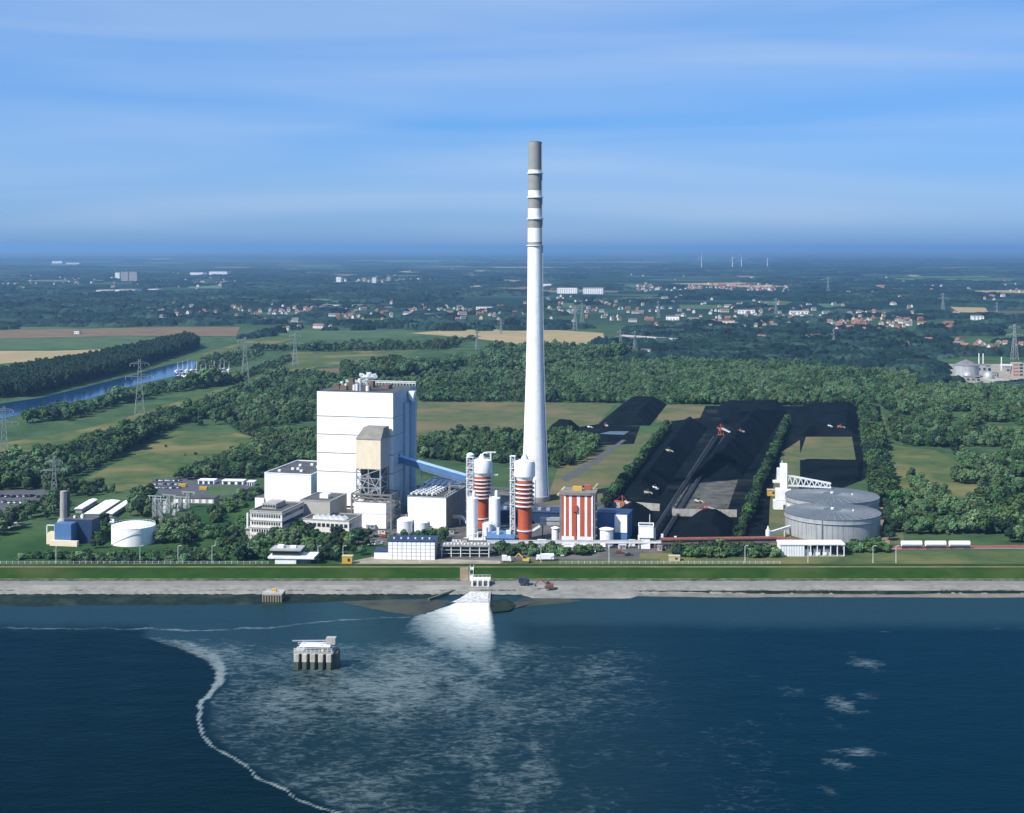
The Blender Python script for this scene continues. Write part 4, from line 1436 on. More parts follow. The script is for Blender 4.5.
# ---- small round tanks
for px_, py_, wpx, hpx, lab in [(555.3, 543.5, 7, 16, 'narrow white tank left of the striped tower'), (606.5, 545.5, 13, 17, 'wide white tank with walkway right of the striped tower')]:
    p = G(px_, py_)
    s = FPX / p.y
    t = thing('white_tank', lab, 'tank', p)
    r, hh = wpx / 2 / s, hpx / s
    MB().lathe([(r, -.3), (r, hh), (r * .6, hh + .4), (.05, hh + .6)], seg=28).part('shell', WHITE, t, smooth=True)
    MB().lathe([(r + .05, hh - .3), (r + .55, hh - .3), (r + .55, hh - .1), (r + .05, hh - .1)], seg=28, caps=False).part('walkway', STEELW, t)
    MB().box(r, r + .5, -1, 0, 0, hh).part('ladder', STEEL, t)

# ---- blue and white conveyor house
p, w, h = frame(594.5, 613.8, 541, 514.5)
t = thing('transfer_house', 'box-shaped building with blue wall and bright white front panel', 'building', p, -PA)
MB().box(0, w, 5, 19, -.3, h).part('wall', BLUE, t)
MB().box(-.2, w + 7.4, 5.05, 19.2, h, h + .3).part('roof', DARKBLUE, t)
MB().box(w + .02, w + 6.8, 2.2, 19, -.3, h - .05).part('front_bay', BLUE, t)
MB().box(w + .04, w + 6.8, 1.95, 2.2, h * .34, h).part('white_panel', WHITE, t)

# ---- white tower house on narrower base
p, w, h = frame(638.5, 653.5, 549, 526.5, 6)
t = thing('sampling_tower', 'white box tower house on a narrower white base with roof mast', 'tower', p, -6)
MB().box(1.3, w - 1.8, .6, 7, -.3, h * .5).part('base', WHITE2, t)
MB().box(0, w, 0, 8, h * .5, h).part('upper_house', WHITE, t)
MB().box(.3, w - .3, .3, 7.7, h, h + .1).part('roof', GREYD, t)
roof_edge(t, w, 8, h, .3, .6, WHITE2)
MB().bar((w - 2, 5, h), (w - 2, 5, h + 5.5), .3).part('mast', STEELW, t)
MB().box(w + .2, w + 1.1, 3, 4, 0, h * .9).part('pipe', STEELW, t)

# ---- pipe rack along the dike
p = G(487, 549)
t = thing('pipe_rack', 'long pale pipe rack on short posts running behind the dike', 'pipe rack', p)
L = G(700, 549).x - p.x
MB().box(0, L, 0, 2.0, 2.9, 3.9).part('pipe_tray', STEELW, t)
mb = MB()
for k in range(3):
    mb.pipe([(0, .4 + k * .6, 4.2), (L, .4 + k * .6, 4.2)], .22, 6)
mb.part('pipe', STEEL, t)
for k in range(22):
    MB().box(1 + k * (L - 2) / 21, 1.5 + k * (L - 2) / 21, .6, 1.2, -.2, 2.9).part('post', STEELW, t)
mb = MB()
for (x, hh) in [(62, 7), (79, 6.5), (91, 7.2), (98, 6.0)]:
    mb.box(x, x + 1.2, 2.2, 3.6, -.2, hh)
mb.part('riser', WHITE2, t)
p = G(542, 540)
t = thing('duct_bridge', 'pale grey duct bridge joining front banded silo to the striped tower', 'duct', p, -4)
mb = MB()
mb.box(-1, 10.5, 0, 2.5, 8, 9.8)
mb.box(-1, 10.5, 0, 2.5, 10.4, 12)
mb.part('duct', STEEL, t)
MB().box(0, .6, .5, 1.5, -.2, 8).box(9.3, 9.9, .5, 1.5, -.2, 8).part('post', STEELD, t)

# dark halls behind the silos that fill the shaded yard
p, w, h = frame(497, 560, 522, 511, 10)
t = thing('mill_house', 'low dark blue mill house in the shade behind the silos', 'building', p, -10)
MB().box(0, w, 0, 16, -.3, h).part('wall', DARKBLUE, t)
MB().box(-.3, w + .3, -.3, 16.3, h, h + .4).part('roof', DARKBLUE, t)
mb = MB()
for k in range(6):
    mb.box(3 + k * 5, 5 + k * 5, 4, 6, h + .4, h + 1.8)
mb.part('roof_vent', STEEL, t)

# ================================================================ LEFT SIDE
# ---- blue heating plant with grey stack
p, w, h = frame(54.5, 71, 545, 523.5, 10)
t = thing('heating_plant', 'small blue boiler building left of the white tank', 'building', p, -10)
MB().box(0, w, 0, 6.5, -.3, h).part('front_block', BLUE, t)
MB().box(2.0, w + 8.5, 6.55, 16, -.3, h + 1.0).part('rear_block', DARKBLUE, t)
MB().box(1.8, w + 8.7, 6.5, 16.2, h + 1.0, h + 1.3).part('roof', GREYD, t)
mb = MB()
for (x, y) in [(6, 9), (9, 11), (10.5, 9), (8, 14)]:
    mb.box(x, x + 1, y, y + 1, h + 1.3, h + 2.6)
mb.part('roof_vent', STEELW, t)
MB().box(-1.5, w + 4.5, -2.2, -.05, -.3, 2.8).part('front_annex', BEIGE, t)
MB().box(-5.2, -.05, 1, 6, -.3, 6).part('side_annex', BEIGE, t)
mb = MB()
for x in (-5.2, -.7):
    mb.box(x, x + .5, 1, 1.5, 6, 10.4)
mb.box(-5.2, -.2, 1, 1.5, 9.9, 10.4)
mb.part('steel_portal', STEELW, t)
P = p
p = G(63.5, 540)
s = FPX / p.y
t = thing('steel_stack', 'short grey steel stack rising beside the blue heating plant', 'chimney', p)
MB().lathe([(3.6, 0), (3.2, 10.5), (2.2, 12)], seg=20).part('flue_base', CONC, t, smooth=True)
MB().lathe([(3.4 / s, 11.5), (3.3 / s, (540 - 491) / s)], seg=20).part('shaft', FLUE, t, smooth=True)
MB().lathe([(.7, 8), (.7, (540 - 489) / s)], 2.3, 1.6, 12).part('flue_pipe', STEELD, t, smooth=True)

# ---- white oil tank
p = G(133.5, 542.5)
s = FPX / p.y
t = thing('oil_tank', 'big white cylindrical oil tank among trees near the dike', 'tank', p)
r, hh = 21.4 / s, (542.5 - 525.0) / s
MB().lathe([(r, -.3), (r, hh)], seg=48).part('shell', WHITE, t, smooth=True)
MB().lathe([(r + .12, hh), (r * .66, hh + 1.1), (r * .33, hh + 1.7), (.05, hh + 1.9)], seg=48).part('dome', WHITE2, t, smooth=True)
mb = MB()
for k in range(16):
    a0 = R(-150 + k * 6)
    a1 = R(-150 + (k + 1) * 6)
    mb.bar(((r + .4) * math.cos(a0), (r + .4) * math.sin(a0), hh * k / 16), ((r + .4) * math.cos(a1), (r + .4) * math.sin(a1), hh * (k + 1) / 16), .22, .12)
mb.part('spiral_stair', STEELW, t)
mb = MB()
mb.lathe([(r - .2, hh + .9), (r - .08, hh + .9), (r - .08, hh + 1.05), (r - .2, hh + 1.05)], seg=48, caps=False)
for k in range(32):
    a = 2 * math.pi * k / 32
    mb.bar(((r - .14) * math.cos(a), (r - .14) * math.sin(a), hh), ((r - .14) * math.cos(a), (r - .14) * math.sin(a), hh + 1), .1)
mb.part('railing', STEELW, t)

# ---- three white-roofed sheds
for (x0, x1, yb, lab, dd) in [(75, 82, 513, 'leftmost of the three white-roofed sheds behind the heating plant', 30), (85, 99.5, 518, 'middle and widest of the three white-roofed sheds behind the heating plant', 42),
                              (106, 112.5, 518, 'rightmost and narrowest of the three white-roofed sheds', 42)]:
    p, w, h = frame(x0, x1, yb, yb - 4, 0)
    t = thing('roofed_shed', lab, 'shed', p, 0, 'white-roofed sheds')
    MB().box(.2, w - .2, .2, dd - .2, -.3, h).part('wall', GREY, t)
    MB().prism([(-.4, h), (w + .4, h), (w + .4, h + .4), (w / 2, h + 1.0), (-.4, h + .4)], 'y', -.4, dd).part('roof', WHITE, t)

# ---- transformer yard
GANT = []
for i, (x, yb, yt, lab) in enumerate([(155, 519, 496, 'leftmost'), (160.5, 525, 499, 'nearest'), (169, 513, 495, 'second-row left'), (180.5, 511, 497, 'middle'), (188.5, 508, 492, 'rightmost')]):
    p = G(x, yb)
    hh = (yb - yt) * p.y / FPX
    t = thing('substation_gantry', lab + ' pale lattice gantry post of the switchyard beside the white oil tank', 'gantry', p, -PA, 'switchyard gantries')
    lattice(MB(), -.9, .9, -.9, .9, -.2, hh, 7, .3, .18).part('column', PYL, t)
    mb = MB()
    mb.bar((-4.5, 0, hh), (4.5, 0, hh), .5)
    mb.part('crossbeam', PYL, t)
    mb = MB()
    for x_ in (-3.5, 0, 3.5):
        mb.cyl(x_, 0, hh - 1.6, hh - .2, .18, seg=8)
    mb.part('insulator', STEELW, t)
for i in range(14):
    x, y = rnd.uniform(163, 190), rnd.uniform(506, 517)
    p = G(x, y)
    t = thing('transformer', 'small grey transformer with white insulators in the switchyard', 'transformer', p, rnd.uniform(-20, 0), 'switchyard transformers')
    MB().box(-1, 1, -.8, .8, -.1, 1.9).part('housing', STEEL, t)
    mb = MB()
    for q in (-.6, 0, .6):
        mb.cyl(q, 0, 1.9, 3.3, .16, seg=8)
    mb.part('insulator', WHITE2, t)

# ---- contractor's sheds beyond the switchyard
for (x0, x1, yb, yt, m1, lab, dd) in [(198, 214, 484, 480.5, WHITE2, 'white cabin row at the left end of the contractor yard', 7), (222, 243, 484.5, 481, WHITE2, 'longest white cabin row behind the turbine hall', 7),
                                      (247, 254, 486, 482, WHITE2, 'small white cabin next to the turbine hall corner', 6), (173, 214, 503, 498, CONC, 'dark-roofed long workshop with white doors facing the switchyard', 12)]:
    p, w, h = frame(x0, x1, yb, yt, 5)
    t = thing('site_cabin', lab, 'cabin', p, -5)
    MB().box(0, w, 0, dd, -.2, h).part('wall', m1, t)
    MB().box(-.3, w + .3, -.3, dd + .3, h, h + .35).part('roof', GREYD if dd > 10 else WHITE2, t)
    n = max(3, int(w / 4))
    for k in range(n):
        MB().box(w * (k + .2) / n, w * (k + .8) / n, -.12, .02, .2, h * .8).part('door' if dd > 10 else 'window', WHITE2 if dd > 10 else GLASS, t)
sheet('yard', [(205, 494), (212, 486), (240, 486), (228, 496)], 0.16, PALEG)
for (x, y, lab) in [(178, 487, 'small orange-yellow container in the contractor yard, left'), (199, 490, 'orange-yellow container in the contractor yard, right')]:
    p, w, h = frame(x, x + 7, y, y - 3)
    t = thing('container', lab, 'container', p, -5)
    MB().box(0, w, 0, 2.5, 0, h).part('body', YELLOW, t)
    mb = MB()
    for k in range(9):
        mb.box(w * k / 9 + .05, w * k / 9 + .25, -.08, 0, .1, h - .1)
    mb.part('rib', YELLOW, t)

# yellow kiosk and boxes along the dike
for (x0, x1, yb, yt, m1, lab) in [(342, 352, 564, 556.5, YELLOW, 'yellow cabin beside the trees right of the pavilion'), (669, 680, 561, 556.5, CREAMY, 'pale yellow cabin on the grass below the pipe rack'),
                                  (767.5, 776.5, 496, 490, YELLOW, 'yellow container beside the white elevator tower')]:
    p, w, h = frame(x0, x1, yb, yt, 4)
    t = thing('cabin', lab, 'cabin', p, -4)
    MB().box(0, w, 0, 3.2, -.1, h).part('wall', m1, t)
    MB().box(-.2, w + .2, -.2, 3.4, h, h + .25).part('roof', CREAMY, t)
    MB().box(w * .55, w * .8, -.06, .02, h * .35, h * .75).part('window', GLASS, t)

# ================================================================ COAL YARD SIDE
# ---- two big grey tanks
for px_, yb, wpx, hpx, lab in [(832.5, 532.5, 93, 20.8, 'front one of the two huge grey steel tanks'), (832.0, 515.0, 91, 19.4, 'rear one of the two huge grey steel tanks, half hidden')]:
    p = G(px_, yb)
    s = FPX / p.y
    r, hh = wpx / 2 / s, hpx / s
    t = thing('storage_tank', lab, 'tank', p, 0, 'big grey tanks')
    n = 56
    for k in range(n):
        a0, a1 = 2 * math.pi * k / n, 2 * math.pi * (k + 1) / n - .006
        if math.sin((a0 + a1) / 2) > .45:
            continue
        P_ = [(rr * math.cos(a), rr * math.sin(a)) for rr, a in ((r, a0), (r, (a0 + a1) / 2), (r, a1), (r - .25, a1), (r - .25, a0))]
        MB().prism(P_, 'z', -.2, hh * .80).part('shell_plate', TANKM, t)
    MB().lathe([(r - .26, -.3), (r - .26, hh * .8)], seg=96).part('inner_shell', STEELD, t, smooth=True)
    MB().lathe([(r + .25, hh * .8), (r + .25, hh)], seg=96).part('upper_band', TANKM, t, smooth=True)
    MB().lathe([(r + .3, hh * .80), (r + .6, hh * .80), (r + .6, hh * .815), (r + .3, hh * .815)], seg=96, caps=False).part('wind_girder', STEEL, t)
    MB().lathe([(r + .5, hh), (r + .5, hh + .3), (r * .8, hh + .75), (r * .5, hh + 1.2), (r * .2, hh + 1.4), (.1, hh + 1.45)], seg=96).part('roof', TANKR, t, smooth=True)
    mb = MB()
    for k in range(36):
        a = 2 * math.pi * k / 36
        c, s_ = math.cos(a), math.sin(a)
        for (q0, z0), (q1, z1) in zip([(r + .4, hh + .34), (r * .8, hh + .79), (r * .5, hh + 1.24)], [(r * .8, hh + .79), (r * .5, hh + 1.24), (r * .2, hh + 1.44)]):
            mb.bar((q0 * c, q0 * s_, z0), (q1 * c, q1 * s_, z1), .14)
    mb.part('roof_rib', STEEL, t)
    mb = MB()
    a = R(-115)
    for k in range(10):
        mb.bar(((r + .6) * math.cos(a), (r + .6) * math.sin(a), hh * k / 10), ((r + .6) * math.cos(a), (r + .6) * math.sin(a), hh * (k + 1) / 10), .4)
    mb.part('ladder', STEEL, t)
    mb = MB()
    mb.cyl(0, 0, hh + 1.3, hh + 2.3, 1.0, seg=12)
    mb.cyl(r * .4, -r * .2, hh + 1.2, hh + 2.2, .5, seg=10)
    mb.part('roof_vent', STEELW, t)

# ---- elevator tower with truss boom to the tanks
p, w, h = frame(780.5, 787.2, 509, 464, 6)
t = thing('elevator_tower', 'slim white elevator tower with a truss boom reaching over the tanks', 'tower', p, -6)
MB().box(0, w, 0, 4, -.3, h).part('shaft', WHITE, t)
MB().bar((1, 2, h), (1, 2, h + 1.6), .5).part('mast', STEELW, t)
MB().box(-2.8, w + 2.2, -1, 5, 5.5, 12.0).part('machine_room', WHITE2, t)
MB().box(-4.2, w - .8, -2.2, 4.5, -.3, 5.2).part('base_house', WHITE2, t)
MB().box(1.4, 3.8, -2.3, -2.15, 0, 3.0).part('door', STEELD, t)
bx_ = 30.0
za, zb_ = h - 7.0, h - 10.5
mb = MB()
for y in (1.0, 3.0):
    mb.bar((w, y, za), (bx_, y, zb_ - 1), .8)
    mb.bar((w, y, za - 6.0), (bx_, y, zb_ - 3.4), .8)
    for k in range(8):
        u0, u1 = k / 8, (k + 1) / 8
        top = lambda u: Vector((w + (bx_ - w) * u, y, za + (zb_ - 1 - za) * u))
        bot = lambda u: Vector((w + (bx_ - w) * u, y, za - 6 + (zb_ - 3.4 - za + 6) * u))
        mb.bar(bot(u0), top((u0 + u1) / 2), .5)
        mb.bar(top((u0 + u1) / 2), bot(u1), .5)
mb.part('truss_boom', STEELW, t)
p = G(776, 483)
t = thing('vent_mast_house', 'small white kiosk with stub tower behind the elevator tower', 'kiosk', p, -6)
MB().box(-2, 4, 0, 3, 0, 1.6).part('base', WHITE2, t)
MB().box(.6, 2.6, .3, 2.3, 1.6, 10).part('stub_tower', WHITE2, t)
# feed pipe from elevator to the gallery
p = G(768, 541)
t = thing('feed_conveyor', 'pale feed conveyor from the red-roofed gallery up to the elevator tower', 'conveyor', p, 0)
e = G(785.5, 512) - p
MB().bar((0, 0, 4), (e.x * .75, e.y * .25, 4.6), 1.4).part('lower_run', STEELW, t)
MB().bar((e.x * .75, e.y * .25, 4.6), (e.x + .5, e.y, 7), 1.4).part('upper_run', STEELW, t)
MB().lathe([(1.3, -.2), (1.3, 5.5), (.6, 6.5), (.3, 8)], seg=14).part('transfer_head', WHITE2, t)
MB().box(e.x * .4, e.x * .4 + .4, e.y * .1, e.y * .1 + .4, -.2, 4).part('post', STEELW, t)

# ---- red roofed conveyor gallery
t = thing('red_gallery', 'long low conveyor gallery with rust-red roof in front of the coal heaps', 'conveyor', G(661, 549))
o0 = G(661, 549)
seq = [(661, 549, 5.2), (776, 549, 6.0), (798, 550, 5.4), (842, 552, 2.6)]
for i, (a, b_) in enumerate(zip(seq, seq[1:])):
    pa, pb = G(a[0], a[1]) - o0, G(b_[0], b_[1]) - o0
    pa.z, pb.z = a[2], b_[2]
    MB().bar(pa, pb, 3.6, .8).part('roof', REDR, t)
    MB().bar(pa - Vector((0, 0, 1.5)), pb - Vector((0, 0, 1.5)), 2.2, 2.2).part('gallery', mat('gallery_wall_%d' % i, (0.13, 0.14, 0.13), 0.8), t)
for k in range(12):
    x = 2 + k * 5.4
    MB().box(x, x + .5, -.3, .3, -.2, 2.8).part('post', CONC, t)

# ---- open shed
p, w, h = frame(780.5, 844.5, 556.5, 545, 0)
t = thing('open_shed', 'long white shed with closed left half and open bays at right', 'shed', p)
xm = w * .36
MB().box(0, xm, 0, 9, -.2, h).part('closed_wall', WHITE2, t)
MB().box(-.3, w + .3, -.4, 9.4, h, h + .7).part('roof', WHITE2, t)
MB().box(xm, w, 8.6, 8.9, 0, h).part('back_wall', STEELD, t)
for k in range(7):
    x = xm + (w - xm - .4) * k / 6
    MB().box(x, x + .4, -.1, .5, -.2, h).part('post', WHITE2, t)
MB().box(xm, w, -.2, 8.8, -.1, .25).part('floor', CONC, t)
for k in range(3):
    MB().box(xm + 1 + k * 4.6, xm + 4.6 + k * 4.6, 2, 6, .3, 3.2).part('bin', WHITE2, t)
mb = MB()
for k in range(9):
    mb.box(.4 + k * xm / 9, .55 + k * xm / 9, -.06, 0, .2, h - .2)
mb.part('wall_rib', STEEL, t)

# ---- conveyors down the coal yard
def yard_conveyor(a, b_, z0, z1, wid, m, lab, nm='yard_conveyor'):
    pa, pb = G(*a), G(*b_)
    t_ = thing(nm, lab, 'conveyor', pa)
    v = pb - pa
    MB().bar((0, 0, z0), (v.x, v.y, z1), wid, .7).part('belt_deck', m, t_)
    n_ = int(v.length / 14)
    mb_ = MB()
    for k in range(n_ + 1):
        q_ = v * (k / n_)
        z = z0 + (z1 - z0) * k / n_
        mb_.bar((q_.x - wid / 3, q_.y, -.1), (q_.x - wid / 3, q_.y, z), .35)
        mb_.bar((q_.x + wid / 3, q_.y, -.1), (q_.x + wid / 3, q_.y, z), .35)
    mb_.part('trestle', BELT, t_)
    MB().bar((-wid * .55, 0, z0 + .9), (v.x - wid * .55, v.y, z1 + .9), .2).bar((wid * .55, 0, z0 + .9), (v.x + wid * .55, v.y, z1 + .9), .12).part('side_rail', BELT, t_)
    return t_


yard_conveyor((652, 541), (718, 438), 3.5, 2.2, 1.2, BELT, 'main blue-grey yard conveyor running from sampling tower to the far stacker')
yard_conveyor((665, 538), (728, 434), 1.0, 1.0, 1.0, BELT, 'low dark yard conveyor just right of the main blue-grey one')
for k, (a, b_) in enumerate([((648, 538), (714, 436)), ((660, 539), (724, 436))]):
    pa, pb = G(*a), G(*b_)
    v = pb - pa
    t = thing('crane_rail', ('left' if k == 0 else 'right') + ' one of two crane rails flanking the main yard conveyor', 'rail', pa)
    MB().bar((0, 0, .35), (v.x, v.y, .35), .25, .3).part('rail_head', STEELD, t)
    MB().bar((0, 0, .12), (v.x, v.y, .12), 1.2, .2).part('sleeper_bed', BELT, t)

# ---- coal heaps
def heap(corners, h_, lab, seed, ridge=1.0, slope=34, m=COAL, n1=48, n2=48):
    w_ = [G(px_, py_) for px_, py_ in corners]
    Lx = ((w_[1] - w_[0]).length + (w_[2] - w_[3]).length) / 2
    Ly = ((w_[3] - w_[0]).length + (w_[2] - w_[1]).length) / 2
    o_ = (w_[0] + w_[1] + w_[2] + w_[3]) / 4
    vs_, fs_ = [], []
    sx, sy = np.meshgrid(np.linspace(0, 1, n1), np.linspace(0, 1, n2))
    nzz = fbm(sx * Lx / 9 + seed, sy * Ly / 9, seed, 4)
    for j in range(n2):
        for i in range(n1):
            s_, t_ = i / (n1 - 1), j / (n2 - 1)
            q_ = (w_[0] * (1 - s_) + w_[1] * s_) * (1 - t_) + (w_[3] * (1 - s_) + w_[2] * s_) * t_
            e_ = min(s_ * Lx, (1 - s_) * Lx, t_ * Ly, (1 - t_) * Ly)
            ex, ey = min(s_, 1 - s_) * Lx, min(t_, 1 - t_) * Ly
            rr = 7.0                                   # rounded corners
            if ex < rr and ey < rr:
                e_ = max(0, rr - math.hypot(rr - ex, rr - ey))
            z = min(h_, e_ * math.tan(R(slope)))
            z = z * (0.86 + 0.28 * nzz[j, i]) if z > 0 else -.15
            vs_.append((q_.x - o_.x, q_.y - o_.y, z - (.05 if e_ <= 0 else 0)))
    for j in range(n2 - 1):
        for i in range(n1 - 1):
            a = j * n1 + i
            fs_.append((a, a + 1, a + n1 + 1, a + n1))
    mb_ = MB().add(vs_, fs_)
    o = mb_.part('coal_heap', m, None, smooth=False)
    o.location = o_
    tag(o, lab, 'coal heap', 'heaps of the coal yard')
    return o


heap([(620, 497), (658, 500), (708, 428), (676, 424)], 12, 'long black coal heap left of the main yard conveyor', 11)
heap([(690, 478), (742, 478), (782, 419), (735, 424)], 15, 'tall black coal heap between yard conveyors and the middle tree row', 12)
heap([(800, 436), (858, 436), (862, 409), (796, 409)], 8, 'flat black coal heap at the far right of the yard', 13)
heap([(722, 424), (788, 418), (786, 407), (716, 407)], 8, 'far black coal heap under the forest edge behind the stacker', 17)
heap([(598, 424), (650, 426), (668, 404), (622, 404)], 9, 'separate dark coal heap left of the yard below the forest', 14)
heap([(604, 534), (648, 534), (655, 511), (614, 510)], 9, 'rounded coal heap beside the blue transfer house', 15)
heap([(674, 540), (732, 540), (734, 518), (688, 518)], 7.5, 'rounded coal heap behind the red-roofed gallery', 16)
heap([(543, 436), (576, 438), (580, 426), (552, 424)], 6, 'small dark heap on the meadow right of the chimney', 18)
heap([(800, 480), (862, 482), (864, 462), (800, 461)], 2.2, 'low spread of coal behind the rear grey tank', 19)

# ---- concrete bin walls
for (a, b_, lab) in [((607, 507), (660, 511), 'left concrete retaining wall across the coal yard'), ((672, 516), (737, 517), 'right concrete retaining wall behind the front coal heap')]:
    pa, pb = G(*a), G(*b_)
    v = pb - pa
    t = thing('retaining_wall', lab, 'wall', pa)
    n = 8
    for k in range(n):
        u0, u1 = v * (k / n), v * ((k + 1) / n) - v.normalized() * .12
        MB().bar((u0.x, u0.y, 2.0), (u1.x, u1.y, 2.0), 1.0, 4.4).part('wall_panel', CONC, t)


# ---- stacker / reclaimers
def stacker(px_, py_, sc, rz, lab, boom=22):
    t_ = thing('stacker', lab, 'stacker', G(px_, py_), rz, 'stackers of the coal yard')
    t_.scale = (sc, sc, sc)
    mb_ = MB()
    for x in (-2.6, 2.6):
        for y in (-2.6, 2.6):
            mb_.bar((x, y, .3), (x * .6, y * .6, 6), .7)
        mb_.box(x - .6, x + .6, -3.6, 3.6, .1, .9)
    mb_.part('portal', ORANGE, t_)
    MB().box(-2.4, 2.4, -2.4, 2.4, 6, 8.8).part('slewing_house', ORANGE, t_)
    mb_ = MB()
    for x in (-.8, .8):
        mb_.bar((x, -2, 8.5), (x, -boom, 5.5), .4)
        mb_.bar((x, -2, 10.2), (x, -boom, 6.3), .3)
    for k in range(8):
        y = -2 - (boom - 2) * k / 8
        mb_.bar((-.8, y, 8.5 - k * .35), (.8, y, 10 - k * .48), .2)
        mb_.bar((-.8, y, 8.5 - k * .35), (.8, y - (boom - 2) / 8, 8.2 - k * .37), .2)
    mb_.part('boom', STEELW, t_)
    mb_ = MB()
    mb_.bar((-.8, 0, 8.5), (0, 1, 15), .5)
    mb_.bar((.8, 0, 8.5), (0, 1, 15), .5)
    mb_.bar((0, 1, 15), (0, -boom * .7, 7.8), .18)
    mb_.bar((0, 1, 15), (0, 8, 9), .18)
    mb_.part('mast', ORANGE, t_)
    MB().bar((0, 2, 8.8), (0, 9, 8.8), 2.0, 1.4).part('counterweight', ORANGE, t_)
    MB().box(2.5, 4, -2.5, -.5, 7, 9).part('cab', WHITE2, t_)
    return t_


stacker(721, 435, .62, 25, 'red-orange stacker at the far end of the yard conveyors', 26)
stacker(623, 511, .62, 60, 'red-orange stacker on the left retaining wall', 10)
stacker(706, 517, .62, 110, 'red-orange stacker on the right retaining wall', 12)


def loader(px_, py_, rz, body, lab, sc=1.0):
    t_ = thing('wheel_loader', lab, 'loader', G(px_, py_), rz, 'machines working in the coal yard')
    t_.location = on_surface(px_, py_)
    sc *= .52
    t_.scale = (sc, sc, sc)
    MB().box(-1.2, 1.2, -1, 3.4, 1.0, 2.4).part('body', body, t_)
    MB().box(-1, 1, -.6, 1.2, 2.4, 3.9).part('cab', GLASS, t_)
    for x in (-1.3, 1.3):
        for y in (-.6, 2.6):
            mb_ = MB()
            mb_.pipe([(x - .35, y, .85), (x + .35, y, .85)], .85, 12)
            mb_.part('wheel', STEELD, t_)
    MB().bar((0, -1, 1.8), (0, -3.2, 1.1), .8).part('arm', body, t_)
    MB().prism([(-3.0, .4), (-4.4, .3), (-3.2, 1.7)], 'x', -1.5, 1.5).part('bucket', STEEL, t_)
    return t_


from mathutils.bvhtree import BVHTree
HEAPS = []
for o in COL.objects:
    if o.name.startswith('coal_heap'):
        HEAPS.append(BVHTree.FromPolygons([v.co + o.location for v in o.data.vertices], [tuple(q.vertices) for q in o.data.polygons]))


def on_surface(px_, py_):
    """where the view through this place of the photograph meets the coal or the ground"""
    o_ = Vector((0, 0, HC))
    g_ = G(px_, py_, .15)
    dd_ = (g_ - o_).normalized()
    best = g_
    for t_ in HEAPS:
        hit = t_.ray_cast(o_, dd_)[0]
        if hit is not None and hit.y < best.y and hit.z > .1:
            best = hit
    return best


for a in [(655, 489, 30, WHITE2, 'white loader on the coal near the left retaining wall, upper', 1.3), (648, 494, 80, CREAMY, 'cream loader on the coal near the left retaining wall, lower', 1.4), (669, 452, 70, CREAMY, 'cream loader on the left coal heap slope', 1.5),
          (699, 503, 70, CREAMY, 'cream loader beside the right retaining wall', 1.6), (741, 432, 40, ORANGE, 'small red loader right of the far stacker', 1.4), (841, 428, 60, ORANGE, 'red loader on the far right coal heap', 1.6), (830, 427, 20, WHITE2, 'white loader on the far right coal heap', 1.3),
          (606, 426, 10, ORANGE, 'red loader on the track by the separate dark heap', 1.5), (590, 428, 60, WHITE2, 'white loader on the track right of the chimney', 1.3), (583, 490, 40, ORANGE, 'orange loader just behind the striped tower', 1.4)]:
    loader(*a)

# ================================================================ RIVER SIDE
# ---- cooling water intake in the river
q = G(293.5, 670, -2)
s = FPX / q.y
WI = 38.5 / s
t = thing('intake_structure', 'concrete cooling-water intake of pillars standing alone in the river', 'intake', q, -3)
IC = mat('pale_intake_concrete', (0.60, 0.57, 0.48), 0.85, var=0.12, streak=0.3)
for k in range(5):
    x = k * (WI - 2.2) / 4
    MB().box(x + .15, x + 1.75, .2, 2.4, -3, 3.0).part('pillar_foot', CONCD, t)
    MB().box(x + .05, x + 1.85, .1, 2.4, 3.0, 5.8).part('pillar', IC, t)
    MB().box(x + .2, x + 2.0, 2.4, 8, -3, 5.8).part('pier_wall', CONC, t)
MB().box(-.2, WI + .2, 7.5, 9.0, -3, 5.6).part('back_wall', CONCD, t)
MB().box(-.3, WI + .3, 1.0, 9.2, 5.8, 6.4).part('deck', CONC, t)
MB().box(WI - .3, WI + 1.6, 2.5, 9, -3, 5.8).part('end_wall', CONCD, t)
mb = MB()
for x in (2.6, WI - 2):
    for y in (2.0, 6.5):
        mb.bar((x, y, 6.4), (x, y, 8.2), .22)
mb.part('roof_post', STEELW, t)
MB().box(1.8, WI - 1.0, 1.6, 7.2, 8.2, 8.6).part('canopy', mat('bright_canopy', (0.64, 0.63, 0.68), 0.6, var=0.04), t)
mb = MB()
for z in (7.2, 7.8):
    mb.bar((-.2, 1.2, z), (WI, 1.2, z), .12)
    mb.bar((-.2, 9, z), (WI, 9, z), .12)
for k in range(10):
    mb.bar((k * WI / 9.2, 1.2, 6.4), (k * WI / 9.2, 1.2, 7.8), .12)
mb.part('railing', STEELW, t)
mb = MB()
mb.bar((-1.5, 5, 9.6), (WI, 5, 10.0), .4)
mb.bar((3, 5, 8.6), (3, 5, 9.8), .3)
mb.bar((WI - 4, 5, 8.6), (WI - 4, 5, 10.0), .3)
mb.part('crane_beam', STEEL, t)
MB().box(WI - 3.0, WI + .6, 4, 7, 8.8, 11.0).part('winch_house', CONC, t)
MB().bar((10.5, 2.6, 6.4), (10.5, 2.6, 8.6), .8).part('gate_motor', BEIGE, t)

